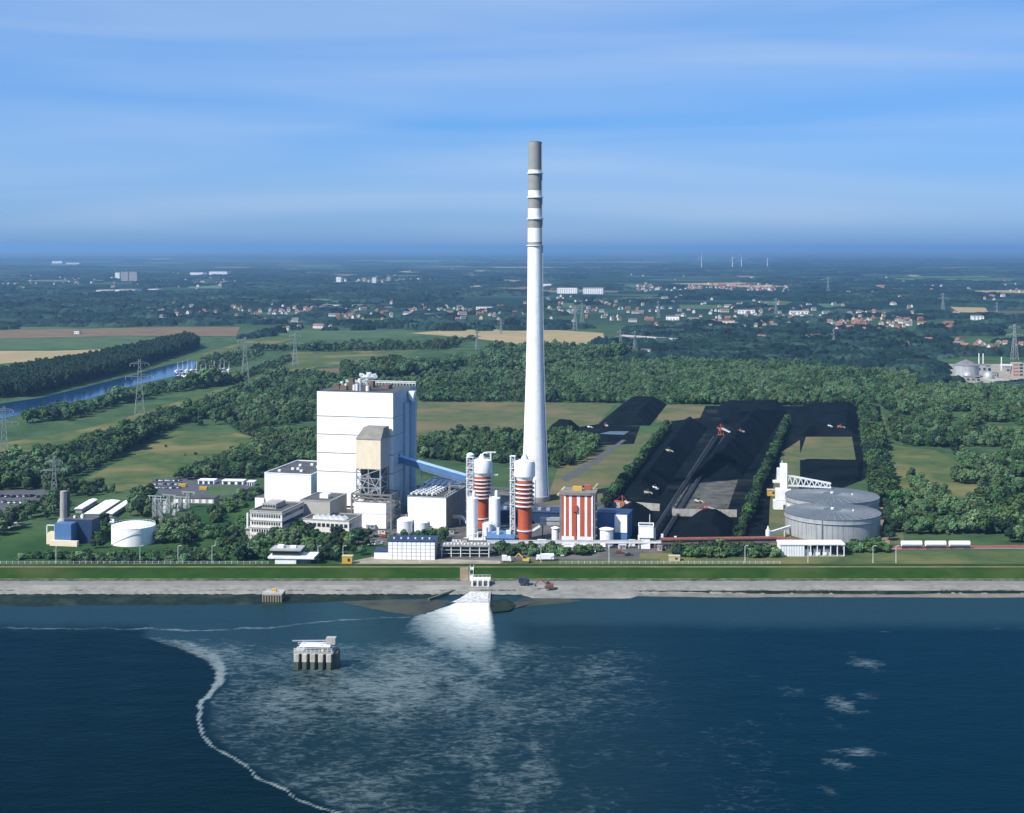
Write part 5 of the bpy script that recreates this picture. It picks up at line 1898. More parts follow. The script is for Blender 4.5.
# ---- small pier at the bank
q = G(262, 602, -2)
t = thing('bank_pier', 'small square concrete pier with fenders at the embankment foot', 'pier', q, -2)
MB().box(0, 9.0, 0, 9, 2.9, 3.5).part('deck', CONC, t)
MB().box(.2, 8.8, .2, 9, -3, 2.85).part('body', mat('timber_fender_wall', (0.17, 0.15, 0.10), 0.85, var=0.2, streak=0.3), t)
for k in range(8):
    MB().box(.1 + k * 1.18, .65 + k * 1.18, -.25, .18, -3, 3.3).part('fender', mat('fender_timber_%d' % k, (0.28, 0.25, 0.17), 0.85, var=0.15), t)
mb = MB()
for k in range(6):
    mb.bar((.4 + k * 1.6, .3, 3.5), (.4 + k * 1.6, .3, 4.6), .12)
mb.bar((.3, .3, 4.6), (8.7, .3, 4.6), .14)
mb.part('railing', STEELW, t)
MB().box(3.5, 5.6, 3.5, 5.5, 3.5, 4.8).part('locker', YELLOW, t)

# ---- outfall
q = G(471, 590, -.5)
t = thing('outfall', 'white concrete outfall gate where cooling water pours into the river', 'outfall', (q.x, q.y, -2))
OW = mat('pale_outfall_concrete', (0.66, 0.64, 0.60), 0.85, var=0.06, streak=0.15)
s = FPX / q.y
WO = 18 / s
MB().box(0, WO, 6.4, 9.5, .0, 4.6).part('gate_wall', OW, t)
MB().box(-.6, WO + .6, 5.2, 9.8, 4.6, 5.2).part('gate_deck', OW, t)
for k in range(4):
    MB().box(k * (WO - .8) / 3, .8 + k * (WO - .8) / 3, 4.2, 6.4, -.5, 4.6).part('gate_pier', OW, t)
for k in range(3):
    MB().box(.95 + k * (WO - .8) / 3, (k + 1) * (WO - .8) / 3 - .15, 6.1, 6.35, .2, 3.4).part('gate_leaf', STEELD if k == 0 else CONC, t)
mb = MB()
for y in (5.4, 9.6):
    mb.bar((-.5, y, 6.2), (WO + .5, y, 6.2), .12)
    for k in range(6):
        mb.bar((-.4 + k * (WO + .8) / 5, y, 5.2), (-.4 + k * (WO + .8) / 5, y, 6.2), .12)
mb.part('railing', STEELW, t)
# wing walls
mb = MB()
mb.prism([(0, 7), (-9, 1.0), (-19, -14.5), (-18.2, -15), (-8.0, .2), (.6, 6)], 'z', -1.5, 1.3)
mb.part('wing_wall', CONCD, t)
MB().prism([(WO + .2, 8), (WO + .2, -17), (WO + .8, -17), (WO + .8, 8)], 'z', -1.5, 1.0).part('wing_wall', CONC, t)
# weir steps
for k in range(4):
    MB().box(.1 - k * 1.0, WO - .1, 3.6 - k * 2.0, 4.9 - k * 2.0 + .7, -1.2, 2.2 - k * .62).part('weir_step', CONC, t)
# falling water: a rough white sheet over the steps
mb = MB()
rg = random.Random(5)
nx, ny = 26, 22
vs_, fs_ = [], []
for j in range(ny):
    v = j / (ny - 1)
    y = -1.0 - 16 * v
    z = .9 - .83 * min(1, v * 1.8) + .08
    xl = -.4 - 8.0 * v
    for i in range(nx):
        u = i / (nx - 1)
        vs_.append((xl + (WO - .1 - xl) * u, y, z + rg.uniform(-.13, .13) * (1 - v * .6)))
for j in range(ny - 1):
    for i in range(nx - 1):
        a = j * nx + i
        fs_.append((a, a + 1, a + nx + 1, a + nx))
mb.add(vs_, fs_)
FOAM = mat('white_water', (0.60, 0.61, 0.60), 0.7, var=0.26, scale=0.7, spec=0.2, bump=0.5, bscale=0.8)
fw = mb.part('white_water', FOAM, None, smooth=True)
fw.location = (q.x, q.y, -2)
tag(fw, 'white water rushing down the outfall steps', 'water', kind='stuff')
# steps and walkway down the dike
p0, p1 = G(469.5, 581, 1.0), G(469.5, 567, 4.0)
t = thing('dike_stair', 'narrow pale stair running down the dike to the outfall', 'stair', (p0.x, 647.8 + SHY, 0))
n = 12
for k in range(n):
    MB().box(0, 1.5, k * 1.15, (k + 1) * 1.15, .4 + k * .25, 1.45 + k * .25).part('step', OW, t)
mb = MB()
mb.bar((-.1, 0, 2.2), (-.1, 14, 5.3), .12)
mb.bar((1.6, 0, 2.2), (1.6, 14, 5.3), .12)
mb.part('handrail', STEELW, t)
mb = MB()
a, b_, c, d_ = (460 - CX) / FPX, (468.5 - CX) / FPX, 647.9, 661.5
mb.add([(a * 656, 648.0 + SHY, .97), (b_ * 656, 648.0 + SHY, .97), (b_ * 664, 655.8 + SHY, 3.46), (b_ * 670, 661.6 + SHY, 4.06), (a * 670, 661.6 + SHY, 4.06), (a * 664, 655.8 + SHY, 3.46)], [(0, 1, 2, 5), (5, 2, 3, 4)])
structure('dike_ramp', mb, DIRT)
# green pool basin right of the outfall
mb = MB()
w_ = [G(a, b_, -1.2) for a, b_ in [(490, 606), (491, 600), (506, 598.5), (512, 601), (516, 605), (510, 610), (492, 612)]]
mb.add([(v.x, v.y, -1.35) for v in w_], [tuple(range(len(w_)))])
structure('basin_slope', mb, ALGAE)


# ---- vehicles
def car_mesh(m):
    mb_ = MB()
    mb_.cur = 0
    mb_.prism([(-2.1, .35), (2.1, .35), (2.15, .8), (1.3, .95), (-2.1, .95)], 'x', -.85, .85)
    mb_.cur = 1
    mb_.prism([(-1.9, .95), (1.1, .95), (.5, 1.45), (-1.5, 1.45)], 'x', -.75, .75)
    mb_.cur = 2
    for x in (-.8, .8):
        for y in (-1.3, 1.3):
            mb_.pipe([(x - .1, y, .32), (x + .1, y, .32)], .32, 8)
    return mb_.mesh('car', [m, GLASS, STEELD])


CARS = [car_mesh(mat('car_paint_%s' % nm, c, .3, .1, var=.02, spec=.5)) for nm, c in
        [('white', (.75, .75, .75)), ('silver', (.5, .52, .54)), ('black', (.03, .03, .035)), ('red', (.4, .04, .03)), ('blue', (.05, .10, .3)), ('grey', (.2, .2, .21))]]
CNAME = ['white', 'silver', 'black', 'red', 'blue', 'grey']


def car(p_, rz, k, where, grp):
    o = bpy.data.objects.new('parked_car', CARS[k])
    COL.objects.link(o)
    o.location = p_
    o.rotation_euler = (0, 0, R(rz))
    tag(o, '%s car parked %s' % (CNAME[k], where), 'car', grp)


rc = random.Random(11)
for k in range(34):
    row = k // 12
    p_ = G(154 + (k % 12) * 2.3 + row * 2, 481 + row * 3.6 + rc.uniform(-.2, .2), .13)
    car(p_, -14 + rc.uniform(-3, 3) + 90 * (rc.random() < .1), rc.choice([0, 0, 1, 1, 2, 3, 4, 5]), 'in the crowded lot by the contractor yard', 'cars in the contractor lot')
for k in range(16):
    row = k // 8
    p_ = G(2 + (k % 8) * 6 + row * 3, 497 + row * 6 + rc.uniform(-.5, .5), .11)
    car(p_, -30 + rc.uniform(-4, 4), rc.choice([0, 1, 1, 2, 4, 5]), 'in the tree-lined car park at the far left', 'cars in the left car park')
for k in range(6):
    p_ = G(240 + k * 2.2, 545 - k * .4, .11)
    car(p_, -60, rc.choice([0, 1, 0]), 'in front of the four-storey office', 'cars at the office')


def truck(p_, rz, cabm, boxm, lab, L=7.0, name='truck'):
    t_ = thing(name, lab, 'truck', p_, rz)
    MB().box(-1.2, 1.2, -L / 2, L / 2 - 2.2, .9, 3.3).part('cargo_body', boxm, t_)
    MB().prism([(L / 2 - 2.1, .6), (L / 2, .6), (L / 2, 1.7), (L / 2 - .4, 2.7), (L / 2 - 2.1, 2.7)], 'x', -1.15, 1.15).part('cab', cabm, t_)
    MB().box(-1.0, 1.0, L / 2 - .34, L / 2 + .03, 1.7, 2.4).part('windscreen', GLASS, t_)
    for y in (-L / 2 + 1, -L / 2 + 2.2, L / 2 - 1.2):
        for x in (-1, 1):
            MB().pipe([(x - .15, y, .5), (x + .15, y, .5)], .5, 10).part('wheel', STEELD, t_)
    return t_


truck(G(506.5, 562, .1), -90, WHITE2, WHITE2, 'small white van truck parked below the blue-roofed pump hall', 4.6)
truck(G(545, 560.5, .1), 90, WHITE2, WHITE2, 'long white lorry parked beside the yellow digger', 9)
truck(G(524, 584.5, .6), -90, mat('navy_paint', (.03, .04, .09), .5), mat('navy_box', (.035, .045, .08), .5), 'dark blue pickup on the embankment path right of the outfall', 5)


def digger(p_, rz, m, lab):
    t_ = thing('excavator', lab, 'excavator', p_, rz)
    for x in (-1.1, 1.1):
        MB().box(x - .35, x + .35, -1.9, 1.9, 0, .9).part('track', STEELD, t_)
    MB().box(-1.3, 1.3, -2.0, 1.4, 1.0, 2.2).part('house', m, t_)
    MB().box(-1.2, -.1, -.2, 1.3, 2.2, 3.2).part('cab', GLASS, t_)
    MB().bar((.3, 1.2, 1.9), (.3, 4.0, 4.2), .5).part('boom', m, t_)
    MB().bar((.3, 4.0, 4.2), (.3, 6.2, 2.0), .4).part('stick', m, t_)
    MB().prism([(5.8, .9), (6.7, 1.0), (6.5, 2.1), (6.0, 2.1)], 'x', -.2, .8).part('bucket', STEELD, t_)


digger(G(526, 562.5, .1), 70, YELLOW, 'yellow digger parked on the yard between van and lorry')
digger(G(549, 588, .2), 95, mat('digger_red', (.30, .09, .06), .5), 'reddish digger working on the embankment right of the outfall')

# ---- clutter of the yard
rk = random.Random(17)
SHEDM = [GREY, WHITE2, CONC, BEIGE, STEEL]
SHEDN = ['grey', 'white', 'concrete', 'cream', 'steel']
for (x, y, wpx, hpx, m_, where) in [
        (399, 540, 6, 3, 0, 'below the left domed tank'), (414, 538.5, 8, 3.5, 1, 'below the right domed tank'), (432, 538, 6, 4, 4, 'at the foot of the filter hall wall'), (447, 534, 7, 4, 2, 'left of the lattice lift tower foot'),
        (452, 543, 9, 4, 1, 'behind the open canopy shed'), (462, 545, 5, 5, 3, 'by the left slim silo foot'), (503, 535, 6, 5, 1, 'between right slim silo and front banded silo'), (537, 545, 8, 4, 0, 'right of the front banded silo foot'),
        (548, 548, 6, 3, 1, 'left of the narrow white tank'), (564, 550, 9, 3, 2, 'under the striped tower base'), (585, 551, 8, 3.5, 1, 'before the striped tower right corner'), (619, 549, 7, 4, 0, 'before the transfer house'),
        (629, 546, 6, 5, 1, 'between transfer house and sampling tower'), (657, 551, 5, 4, 2, 'right of the sampling tower'), (378, 534, 7, 4, 3, 'right of the bunker tower base'), (389, 527, 8, 4, 1, 'left of the filter hall front'),
        (366, 529, 9, 4, 0, 'before the bunker tower base block'), (355, 532, 6, 3, 4, 'beside the sawtooth office corner'), (700, 550, 7, 3, 1, 'behind the hedge before the gallery'), (728, 550, 6, 3, 2, 'behind the hedge right part'),
        (100, 522, 14, 4, 1, 'glass-fronted before the three white-roofed sheds'), (215, 545, 5, 3, 2, 'on the lawn left of the office'), (60, 505, 6, 3, 1, 'by the left car park')]:
    p, w, h = frame(x, x + wpx, y, y - hpx, rk.uniform(2, 12))
    t = thing('utility_shed', 'small %s utility shed %s' % (SHEDN[m_], where), 'shed', p, -rk.uniform(2, 12))
    d = rk.uniform(2.5, 5)
    MB().box(0, w, 0, d, -.2, h).part('wall', SHEDM[m_], t)
    MB().prism([(-.15, h), (d + .15, h), (d + .15, h + .2), (-.15, h + .45)], 'x', -.2, w + .2).part('roof', rk.choice([GREYD, GREYR, STEELW]), t)
    MB().box(w * .2, w * .2 + .9, -.06, .02, 0, min(2.0, h * .8)).part('door', rk.choice([BLUE, GREYD, STEEL]), t)
    MB().box(w * .55, w * .85, -.06, .02, h * .45, h * .75).part('window', GLASS, t)
for k in range(18):
    p_ = G(rk.uniform(445, 640), rk.uniform(551.5, 556), .12)
    car(p_, rk.choice([90, -90, 80, 10]), rk.choice([0, 0, 1, 2, 3, 4, 5]), 'along the yard behind the dike', 'cars in the riverside yard')
for k in range(10):
    p_ = G(rk.uniform(352, 384), rk.uniform(536, 545), .12)
    car(p_, rk.choice([60, -60, 20]), rk.choice([0, 1, 2, 3, 5]), 'on the road before the bunker tower', 'cars before the bunker tower')

# ---- railway wagons
for k, lab in enumerate(['leftmost of the three white tank wagons on the track', 'middle one of the three white tank wagons', 'rightmost of the three white tank wagons on the track']):
    q = G(901 + k * 24, 548.8)
    s = FPX / q.y
    L = 21.0 / s
    t = thing('rail_wagon', lab, 'wagon', q, 0, 'three white wagons')
    mb = MB()
    mb.prism([(.3 * math.cos(a) * 4.6, 2.75 + 1.45 * math.sin(a)) for a in [2 * math.pi * i / 16 for i in range(16)]], 'x', .2, L - .2)
    mb.part('body', WHITE, t, smooth=True)
    MB().box(0, L, -1.1, 1.1, .95, 1.25).part('frame', STEELD, t)
    for x in (1.6, L - 1.6):
        mb = MB()
        for y in (-.8, .8):
            for dx in (-.8, .8):
                mb.pipe([(x + dx, y - .1, .55), (x + dx, y + .1, .55)], .45, 10)
        mb.part('bogie', STEELD, t)
for (z, lab) in [(0, 'near'), (1.45, 'far')]:
    q = G(880, 548.8)
    t = thing('rail', lab + ' steel rail of the track under the white wagons', 'rail', (q.x, q.y - .72 + z, .16))
    MB().box(0, 230, -.06, .06, 0, .16).part('rail_head', STEEL, t)
    MB().box(0, 230, -.12, .12, -.03, 0.0).part('rail_foot', STEELD, t)

# ---- lamp posts along the dike
rl = random.Random(4)
for i, x in enumerate([56, 140, 178, 212, 318, 343, 420, 541, 609, 745, 808, 873, 896]):
    q = G(x, 563)
    t = thing('lamp_post', 'thin grey lamp post standing behind the dike', 'lamp post', q, 0, 'lamp posts behind the dike')
    MB().lathe([(.16, -.1), (.09, 8.5)], seg=8).part('pole', STEELW, t)
    MB().bar((0, 0, 8.4), (1.2, 0, 8.7), .14).part('arm', STEELW, t)
    MB().box(.9, 1.7, -.15, .15, 8.6, 8.8).part('lamp_head', STEELW, t)

# ---- boundary fence behind the dike (pale line in the photo)
for (xa, xb, lab) in [(-30, 268, 'long mesh fence behind the dike at left'), (560, 780, 'mesh fence behind the dike below the coal yard')]:
    a, b_ = G(xa, 565), G(xb, 565)
    t = thing('mesh_fence', lab, 'fence', a)
    L = b_.x - a.x
    n = int(L / 3)
    for k in range(n + 1):
        MB().box(k * L / n - .08, k * L / n + .08, -.08, .08, -.1, 2.0).part('post', STEELW, t)
    mb = MB()
    for z in (.3, 1.0, 1.8):
        mb.bar((0, 0, z), (L, 0, z), .07)
    mb.part('wire', STEELW, t)


# ================================================================ PYLONS
def pylon(px_, yb, yt, lab, rz=20, wide=False):
    q_ = G(px_, yb)
    h_ = (yb - yt) * q_.y / FPX
    t_ = thing('pylon', lab, 'pylon', q_, rz, 'lattice pylons')
    far = max(.85, min(1.15, q_.y / 1600))
    b0, b1, b2 = h_ * .085, h_ * .032, h_ * .015
    lv = [0, .16, .30, .42, .53, .63, .72, .81, .9, 1.0]
    rad_ = lambda u: b0 + (b1 - b0) * min(1, u / .62) if u < .62 else b1 + (b2 - b1) * (u - .62) / .38
    mb_ = MB()
    for u0, u1 in zip(lv, lv[1:]):
        r0, r1 = rad_(u0), rad_(u1)
        c0 = [(-r0, -r0), (r0, -r0), (r0, r0), (-r0, r0)]
        c1 = [(-r1, -r1), (r1, -r1), (r1, r1), (-r1, r1)]
        for i in range(4):
            j = (i + 1) % 4
            mb_.bar((*c0[i], u0 * h_), (*c1[i], u1 * h_), .34 * far)
            mb_.bar((*c0[i], u0 * h_), (*c1[j], u1 * h_), .20 * far)
            mb_.bar((*c0[j], u0 * h_), (*c1[i], u1 * h_), .20 * far)
    mb_.part('mast', PYL, t_)
    for u, aw in (((.70, .24), (.92, .16)) if not wide else ((.66, .30), (.86, .20))):
        mb_ = MB()
        w_ = aw * h_
        r_ = rad_(u)
        for sg in (-1, 1):
            for y in (-r_, r_):
                mb_.bar((sg * r_, y, u * h_), (sg * w_, 0, u * h_ + .1), .3 * far)
                mb_.bar((sg * r_, y, u * h_ + h_ * .04), (sg * w_, 0, u * h_ + .2), .24 * far)
            for k in range(3):
                x = r_ + (w_ - r_) * (k + 1) / 4
                mb_.bar((sg * x, 0, u * h_), (sg * x, 0, u * h_ + h_ * .035 * (1 - (k + 1) / 4)), .2 * far)
        mb_.part('crossarm', PYL, t_)
        mb_ = MB()
        for sg in (-1, 1):
            for k in (.98, .55):
                mb_.cyl(sg * w_ * k, 0, u * h_ - h_ * .045, u * h_, .14 * far, seg=6)
        mb_.part('insulator', STEELW, t_)
    return t_


pylon(139.5, 417, 359, 'tall pylon standing before the canal at left', 18)
pylon(245, 381, 337, 'pylon at the right end of the boat harbour', 18)
pylon(295, 366, 333, 'third pylon in line, above the far end of the tree belt', 18)
pylon(4, 462, 406, 'pylon cut by the left edge of the picture', 18)
pylon(54, 498, 456, 'nearest pylon with wide arms left of the heating plant', 18, True)
for (x, yb, yt, lab) in [(477, 350, 331, 'far pylon above the wheat field, left of the chimney'), (501, 334, 319, 'very far pylon just left of the chimney'), (575, 330, 306, 'far pylon right of the chimney above the wheat field'),
                         (582, 326, 303, 'second far pylon right of the chimney'), (620.5, 352, 330, 'left one of a pylon pair at the forest edge'), (635, 354, 331, 'right one of a pylon pair at the forest edge'),
                         (658.5, 318, 301, 'far pylon among the houses right of the chimney'), (776, 314, 298, 'far pylon above the white sheds at right'), (834, 346, 329, 'pylon above the forest right of the coal yard'),
                         (828, 293, 277, 'very far pylon near the skyline at right'), (943, 310, 293, 'far pylon beside the small wheat field'), (997, 318, 302, 'far pylon near the right edge among trees'),
                         (1014.5, 360, 324, 'tall pylon behind the factory at the right edge')]:
    pylon(x, yb, yt, lab, rnd.uniform(0, 40))

# ---- wind turbines
for (x, yb, yt, lab) in [(701.5, 268, 257, 'leftmost of the four far wind turbines'), (732.5, 268.5, 258, 'second far wind turbine from the left'), (741.5, 267, 258, 'third far wind turbine from the left'), (767.5, 267.5, 259, 'rightmost of the four far wind turbines')]:
    q = G(x, yb)
    hh = (yb - yt) * q.y / FPX
    t = thing('wind_turbine', lab, 'wind turbine', q, rnd.uniform(-15, 15), 'far wind turbines')
    MB().lathe([(2.6, 0), (1.5, hh)], seg=12).part('tower', WHITE, t, smooth=True)
    MB().box(-2.2, 2.2, -4, 6, hh - 1, hh + 3).part('nacelle', WHITE, t)
    a0 = rnd.uniform(0, 120)
    for k in range(3):
        a = R(a0 + 120 * k)
        MB().bar((0, -5, hh + 1), (math.sin(a) * hh * .45, -5, hh + 1 + math.cos(a) * hh * .45), 1.5, .8).part('blade', WHITE, t)

# ---- boats in the canal harbour
HULL = [mat('hull_white', (.78, .78, .76), .4, var=.03), mat('hull_blue', (.08, .12, .25), .4), mat('hull_red', (.35, .06, .05), .4)]
rb = random.Random(8)
for k in range(36):
    x = 178 + (k % 12) * 4.6 + rb.uniform(-1, 1)
    y = 371.0 + (k // 12) * 3.0 - (k % 12) * .10 + rb.uniform(-.3, .3)
    q = G(x, y)
    q.z = .2
    hm = rb.choice([0, 0, 0, 0, 1, 2])
    t = thing('moored_boat', ['white', 'dark blue', 'red'][hm] + ' sailing boat with bare mast moored in the canal harbour', 'boat', q, rb.uniform(-40, 10), 'boats moored in the harbour')
    L = rb.uniform(8, 12)
    pl = [(-1.3, -L / 2), (1.3, -L / 2), (1.5, 0), (.8, L * .35), (0, L / 2), (-.8, L * .35), (-1.5, 0)]
    MB().prism(pl, 'z', -.3, 1.1).part('hull', HULL[hm], t)
    MB().box(-.8, .8, -L * .2, L * .15, 1.1, 1.9).part('cabin', HULL[0], t)
    MB().lathe([(.20, 1.0), (.12, L * 1.25)], 0, L * .08, 6).part('mast', STEELW, t)
    MB().bar((0, L * .08, 2.4), (0, -L * .4, 2.3), .2).part('sail_boom', STEELW, t)

# ================================================================ FACTORY AT THE RIGHT EDGE
q = G(966, 377)
s = FPX / q.y
t = thing('round_store', 'large grey round store with conical roof at the right-hand factory', 'tank', q)
MB().lathe([(12.5 / s, -.3), (12.5 / s, 12 / s)], seg=36).part('shell', TANKM, t, smooth=True)
MB().lathe([(12.8 / s, 12 / s), (1, 17.5 / s), (.1, 17.6 / s)], seg=36).part('roof', mat('mauve_roof', (.20, .19, .21), .7), t, smooth=True)
for (x, lab) in [(967.5, 'left grey gas dome of the right-hand factory'), (988.5, 'right grey gas dome of the right-hand factory')]:
    q = G(x, 378.5)
    s = FPX / q.y
    t = thing('gas_dome', lab, 'tank', q, 0, 'gas domes')
    r = 5.3 / s
    MB().lathe([(r, 0), (r, r * .35), (r * .9, r * .75), (r * .7, r * 1.05), (r * .4, r * 1.27), (.1, r * 1.35)], seg=28).part('dome', TANKM, t, smooth=True)
    MB().lathe([(r + .5, -.2), (r + .5, r * .2)], seg=28).part('ring_base', CONC, t)
for (x0, x1, yb, yt, dd, m1, lab) in [(966, 981, 382.5, 377, 14, CONC, 'cream shed in front of the left gas dome'), (977, 992, 374, 365, 14, GREY, 'white process house with two thin stacks'), (994, 999, 378, 373, 8, CONC, 'small white block right of the gas domes'),
                                       (1006, 1024, 374, 367, 20, CONC, 'white factory wing beside the red-trimmed tower'), (938, 942, 372, 366, 5, WHITE2, 'tiny white house at the left end of the factory'), (998, 1028, 409.5, 405, 10, REDP, 'red and white low shed in the wood at the right edge')]:
    p, w, h = frame(x0, x1, yb, yt, 5)
    t = thing('factory_building', lab, 'building', p, -5)
    MB().box(0, w * .6, 0, dd, -.2, h).part('wall', m1, t)
    MB().box(w * .6 + .02, w, .6, dd, -.2, h * .85).part('rear_wing', m1 if m1 is not REDP else WHITE2, t)
    MB().box(-.3, w + .3, -.3, dd + .3, h, h + .5).part('roof', GREYR, t)
    n = max(2, int(w / 5))
    for k in range(n):
        MB().box(w * (k + .25) / n, w * (k + .7) / n, -.1, .02, h * .4, h * .7).part('window', GLASS, t)
for (x, yb, yt, lab) in [(979, 372, 353.5, 'left thin stack of the right-hand factory'), (983.2, 372, 353.5, 'right thin stack of the right-hand factory'), (1001.5, 372, 357, 'thin white vent column before the red-trimmed tower')]:
    q = G(x, yb)
    s = FPX / q.y
    t = thing('factory_stack', lab, 'chimney', q)
    MB().lathe([(.9, 0), (.7, (yb - yt) / s)], seg=12).part('shaft', STEELW, t, smooth=True)
    MB().lathe([(1.6, 0), (1.6, 2)], seg=12).part('foot', CONC, t)
p, w, h = frame(1013, 1024, 378, 363, 5)
t = thing('process_tower', 'white process tower with red trim at the right picture edge', 'tower', p, -5)
MB().box(0, w, 0, 12, -.3, h).part('wall', CONC, t)
for k in range(4):
    MB().box(.5, w * .5, -.15, .02, 3 + k * h / 4.5, 4.6 + k * h / 4.5).part('red_panel', REDP, t)
    MB().box(w * .6, w * .9, -.15, .02, 3 + k * h / 4.5, 5 + k * h / 4.5).part('window', GLASS, t)
MB().box(-14, 0, 3, 6, h * .8, h * .9).part('pipe_bridge', STEELW, t)

# ================================================================ TOWNS
HW = [mat('house_white', (.615, .605, .585), .8, var=.06, scale=.05), mat('house_cream', (.60, .55, .45), .8, var=.06, scale=.05), mat('house_brick', (.33, .16, .11), .85, var=.1, scale=.05)]
HR = [mat('tile_red', (.24, .13, .10), .85, var=.15, scale=.05), mat('tile_brown', (.17, .095, .07), .85, var=.15, scale=.05), mat('tile_grey', (.16, .16, .165), .85, var=.15, scale=.05)]
HM = {}


def house_mesh(wi, ri, kind):
    k = (wi, ri, kind)
    if k in HM:
        return HM[k]
    mb_ = MB()
    L, D, E, Rg = [(11, 9, 4.5, 9), (16, 9, 5, 9.5), (9, 9, 6, 10.5), (26, 11, 6, 10)][kind]
    mb_.cur = 0
    mb_.prism([(-D / 2, 0), (D / 2, 0), (D / 2, E), (0, Rg - .3), (-D / 2, E)], 'x', -L / 2, L / 2)
    mb_.cur = 1
    for sg in (-1, 1):
        mb_.add([(-L / 2 - .4, sg * (D / 2 + .5), E - .4), (L / 2 + .4, sg * (D / 2 + .5), E - .4), (L / 2 + .4, 0, Rg), (-L / 2 - .4, 0, Rg),
                 (-L / 2 - .4, sg * (D / 2 + .5), E - .1), (L / 2 + .4, sg * (D / 2 + .5), E - .1), (L / 2 + .4, 0, Rg + .3), (-L / 2 - .4, 0, Rg + .3)],
                [(0, 3, 2, 1), (4, 5, 6, 7), (0, 1, 5, 4), (1, 2, 6, 5), (2, 3, 7, 6), (3, 0, 4, 7)])
    mb_.box(L * .2, L * .2 + .8, -.4, .4, Rg - .5, Rg + 1.2)
    mb_.cur = 2
    for sg in (-1,):
        for i in range(3):
            x = -L / 2 + L * (i + .3) / 3
            mb_.box(x, x + 1.2, sg * D / 2 - .08, sg * D / 2 + .02, 1.2, 2.8)
    HM[k] = mb_.mesh('house', [HW[wi], HR[ri], GLASS])
    return HM[k]


WALLN = ['white-walled', 'cream-walled', 'brick']
ROOFN = ['red-tiled', 'brown-tiled', 'grey-roofed']
rh = random.Random(21)
HOUSE_SPOTS = []


def town(x0, x1, y0, y1, n, where, red=.5, white=.5, sc=(.6, .9)):
    """n houses strewn over a stretch of far ground; bands slope a little"""
    for i in range(int(n * .86)):
        x = rh.uniform(x0, x1)
        y = y0 + (y1 - y0) * min(1, max(0, rh.gauss(.5, .25)))
        q_ = G(x, y)
        wi = 0 if rh.random() < white else rh.choice([1, 2])
        ri = 0 if rh.random() < red else rh.choice([1, 2])
        o = bpy.data.objects.new('house', house_mesh(wi, ri, rh.choice([0, 0, 1, 2, 2, 3])))
        COL.objects.link(o)
        o.location = q_
        o.rotation_euler = (0, 0, R(rh.choice([0, 90]) + rh.uniform(-30, 30)))
        k = rh.uniform(*sc)
        o.scale = (k, k, k)
        HOUSE_SPOTS.append((q_.x, q_.y))
        tag(o, '%s %s house %s' % (ROOFN[ri], WALLN[wi], where), 'house', 'houses ' + where)


town(240, 360, 308, 319, 30, 'in the village strip left of the chimney, west end')
town(360, 522, 307, 320, 36, 'in the village strip left of the chimney, east end', .65)
town(125, 240, 309, 321, 20, 'in the village above the far brown field', .5, .7)
town(0, 24, 281, 289, 10, 'in the village at the left picture edge', .8)
town(60, 240, 273, 291, 26, 'in the far town at upper left', .3, .8, (.8, 1.3))
town(340, 445, 277, 285, 14, 'near the far white tower blocks', .5, .7, (.8, 1.3))
town(548, 640, 299, 318, 22, 'in the suburb just right of the chimney', .5, .6)
town(638, 780, 284.5, 291.5, 46, 'in the dense red-roofed village beneath the skyline', .9, .3, (.8, 1.3))
town(640, 770, 299, 322, 26, 'in the scattered suburb beyond the big forest', .5, .6)
town(700, 775, 318, 330, 16, 'in the white hamlet beyond the forest', .3, .85)
town(740, 830, 334, 342, 14, 'at the red-roofed edge of the big forest', .9, .3)
town(835, 960, 318, 331, 34, 'in the red-roofed estate at right', .85, .4)
town(780, 870, 308, 320, 10, 'by the white sheds at right', .3, .8)
town(880, 960, 338, 350, 8, 'at the forest edge right of the coal yard', .8, .5)
town(942, 1024, 344, 351, 14, 'above the right-hand factory', .8, .6)
town(840, 1024, 280, 300, 14, 'in the far countryside at right', .5, .6, (.8, 1.3))
town(280, 380, 326, 331, 8, 'at the edge of the far pasture', .3, .8)

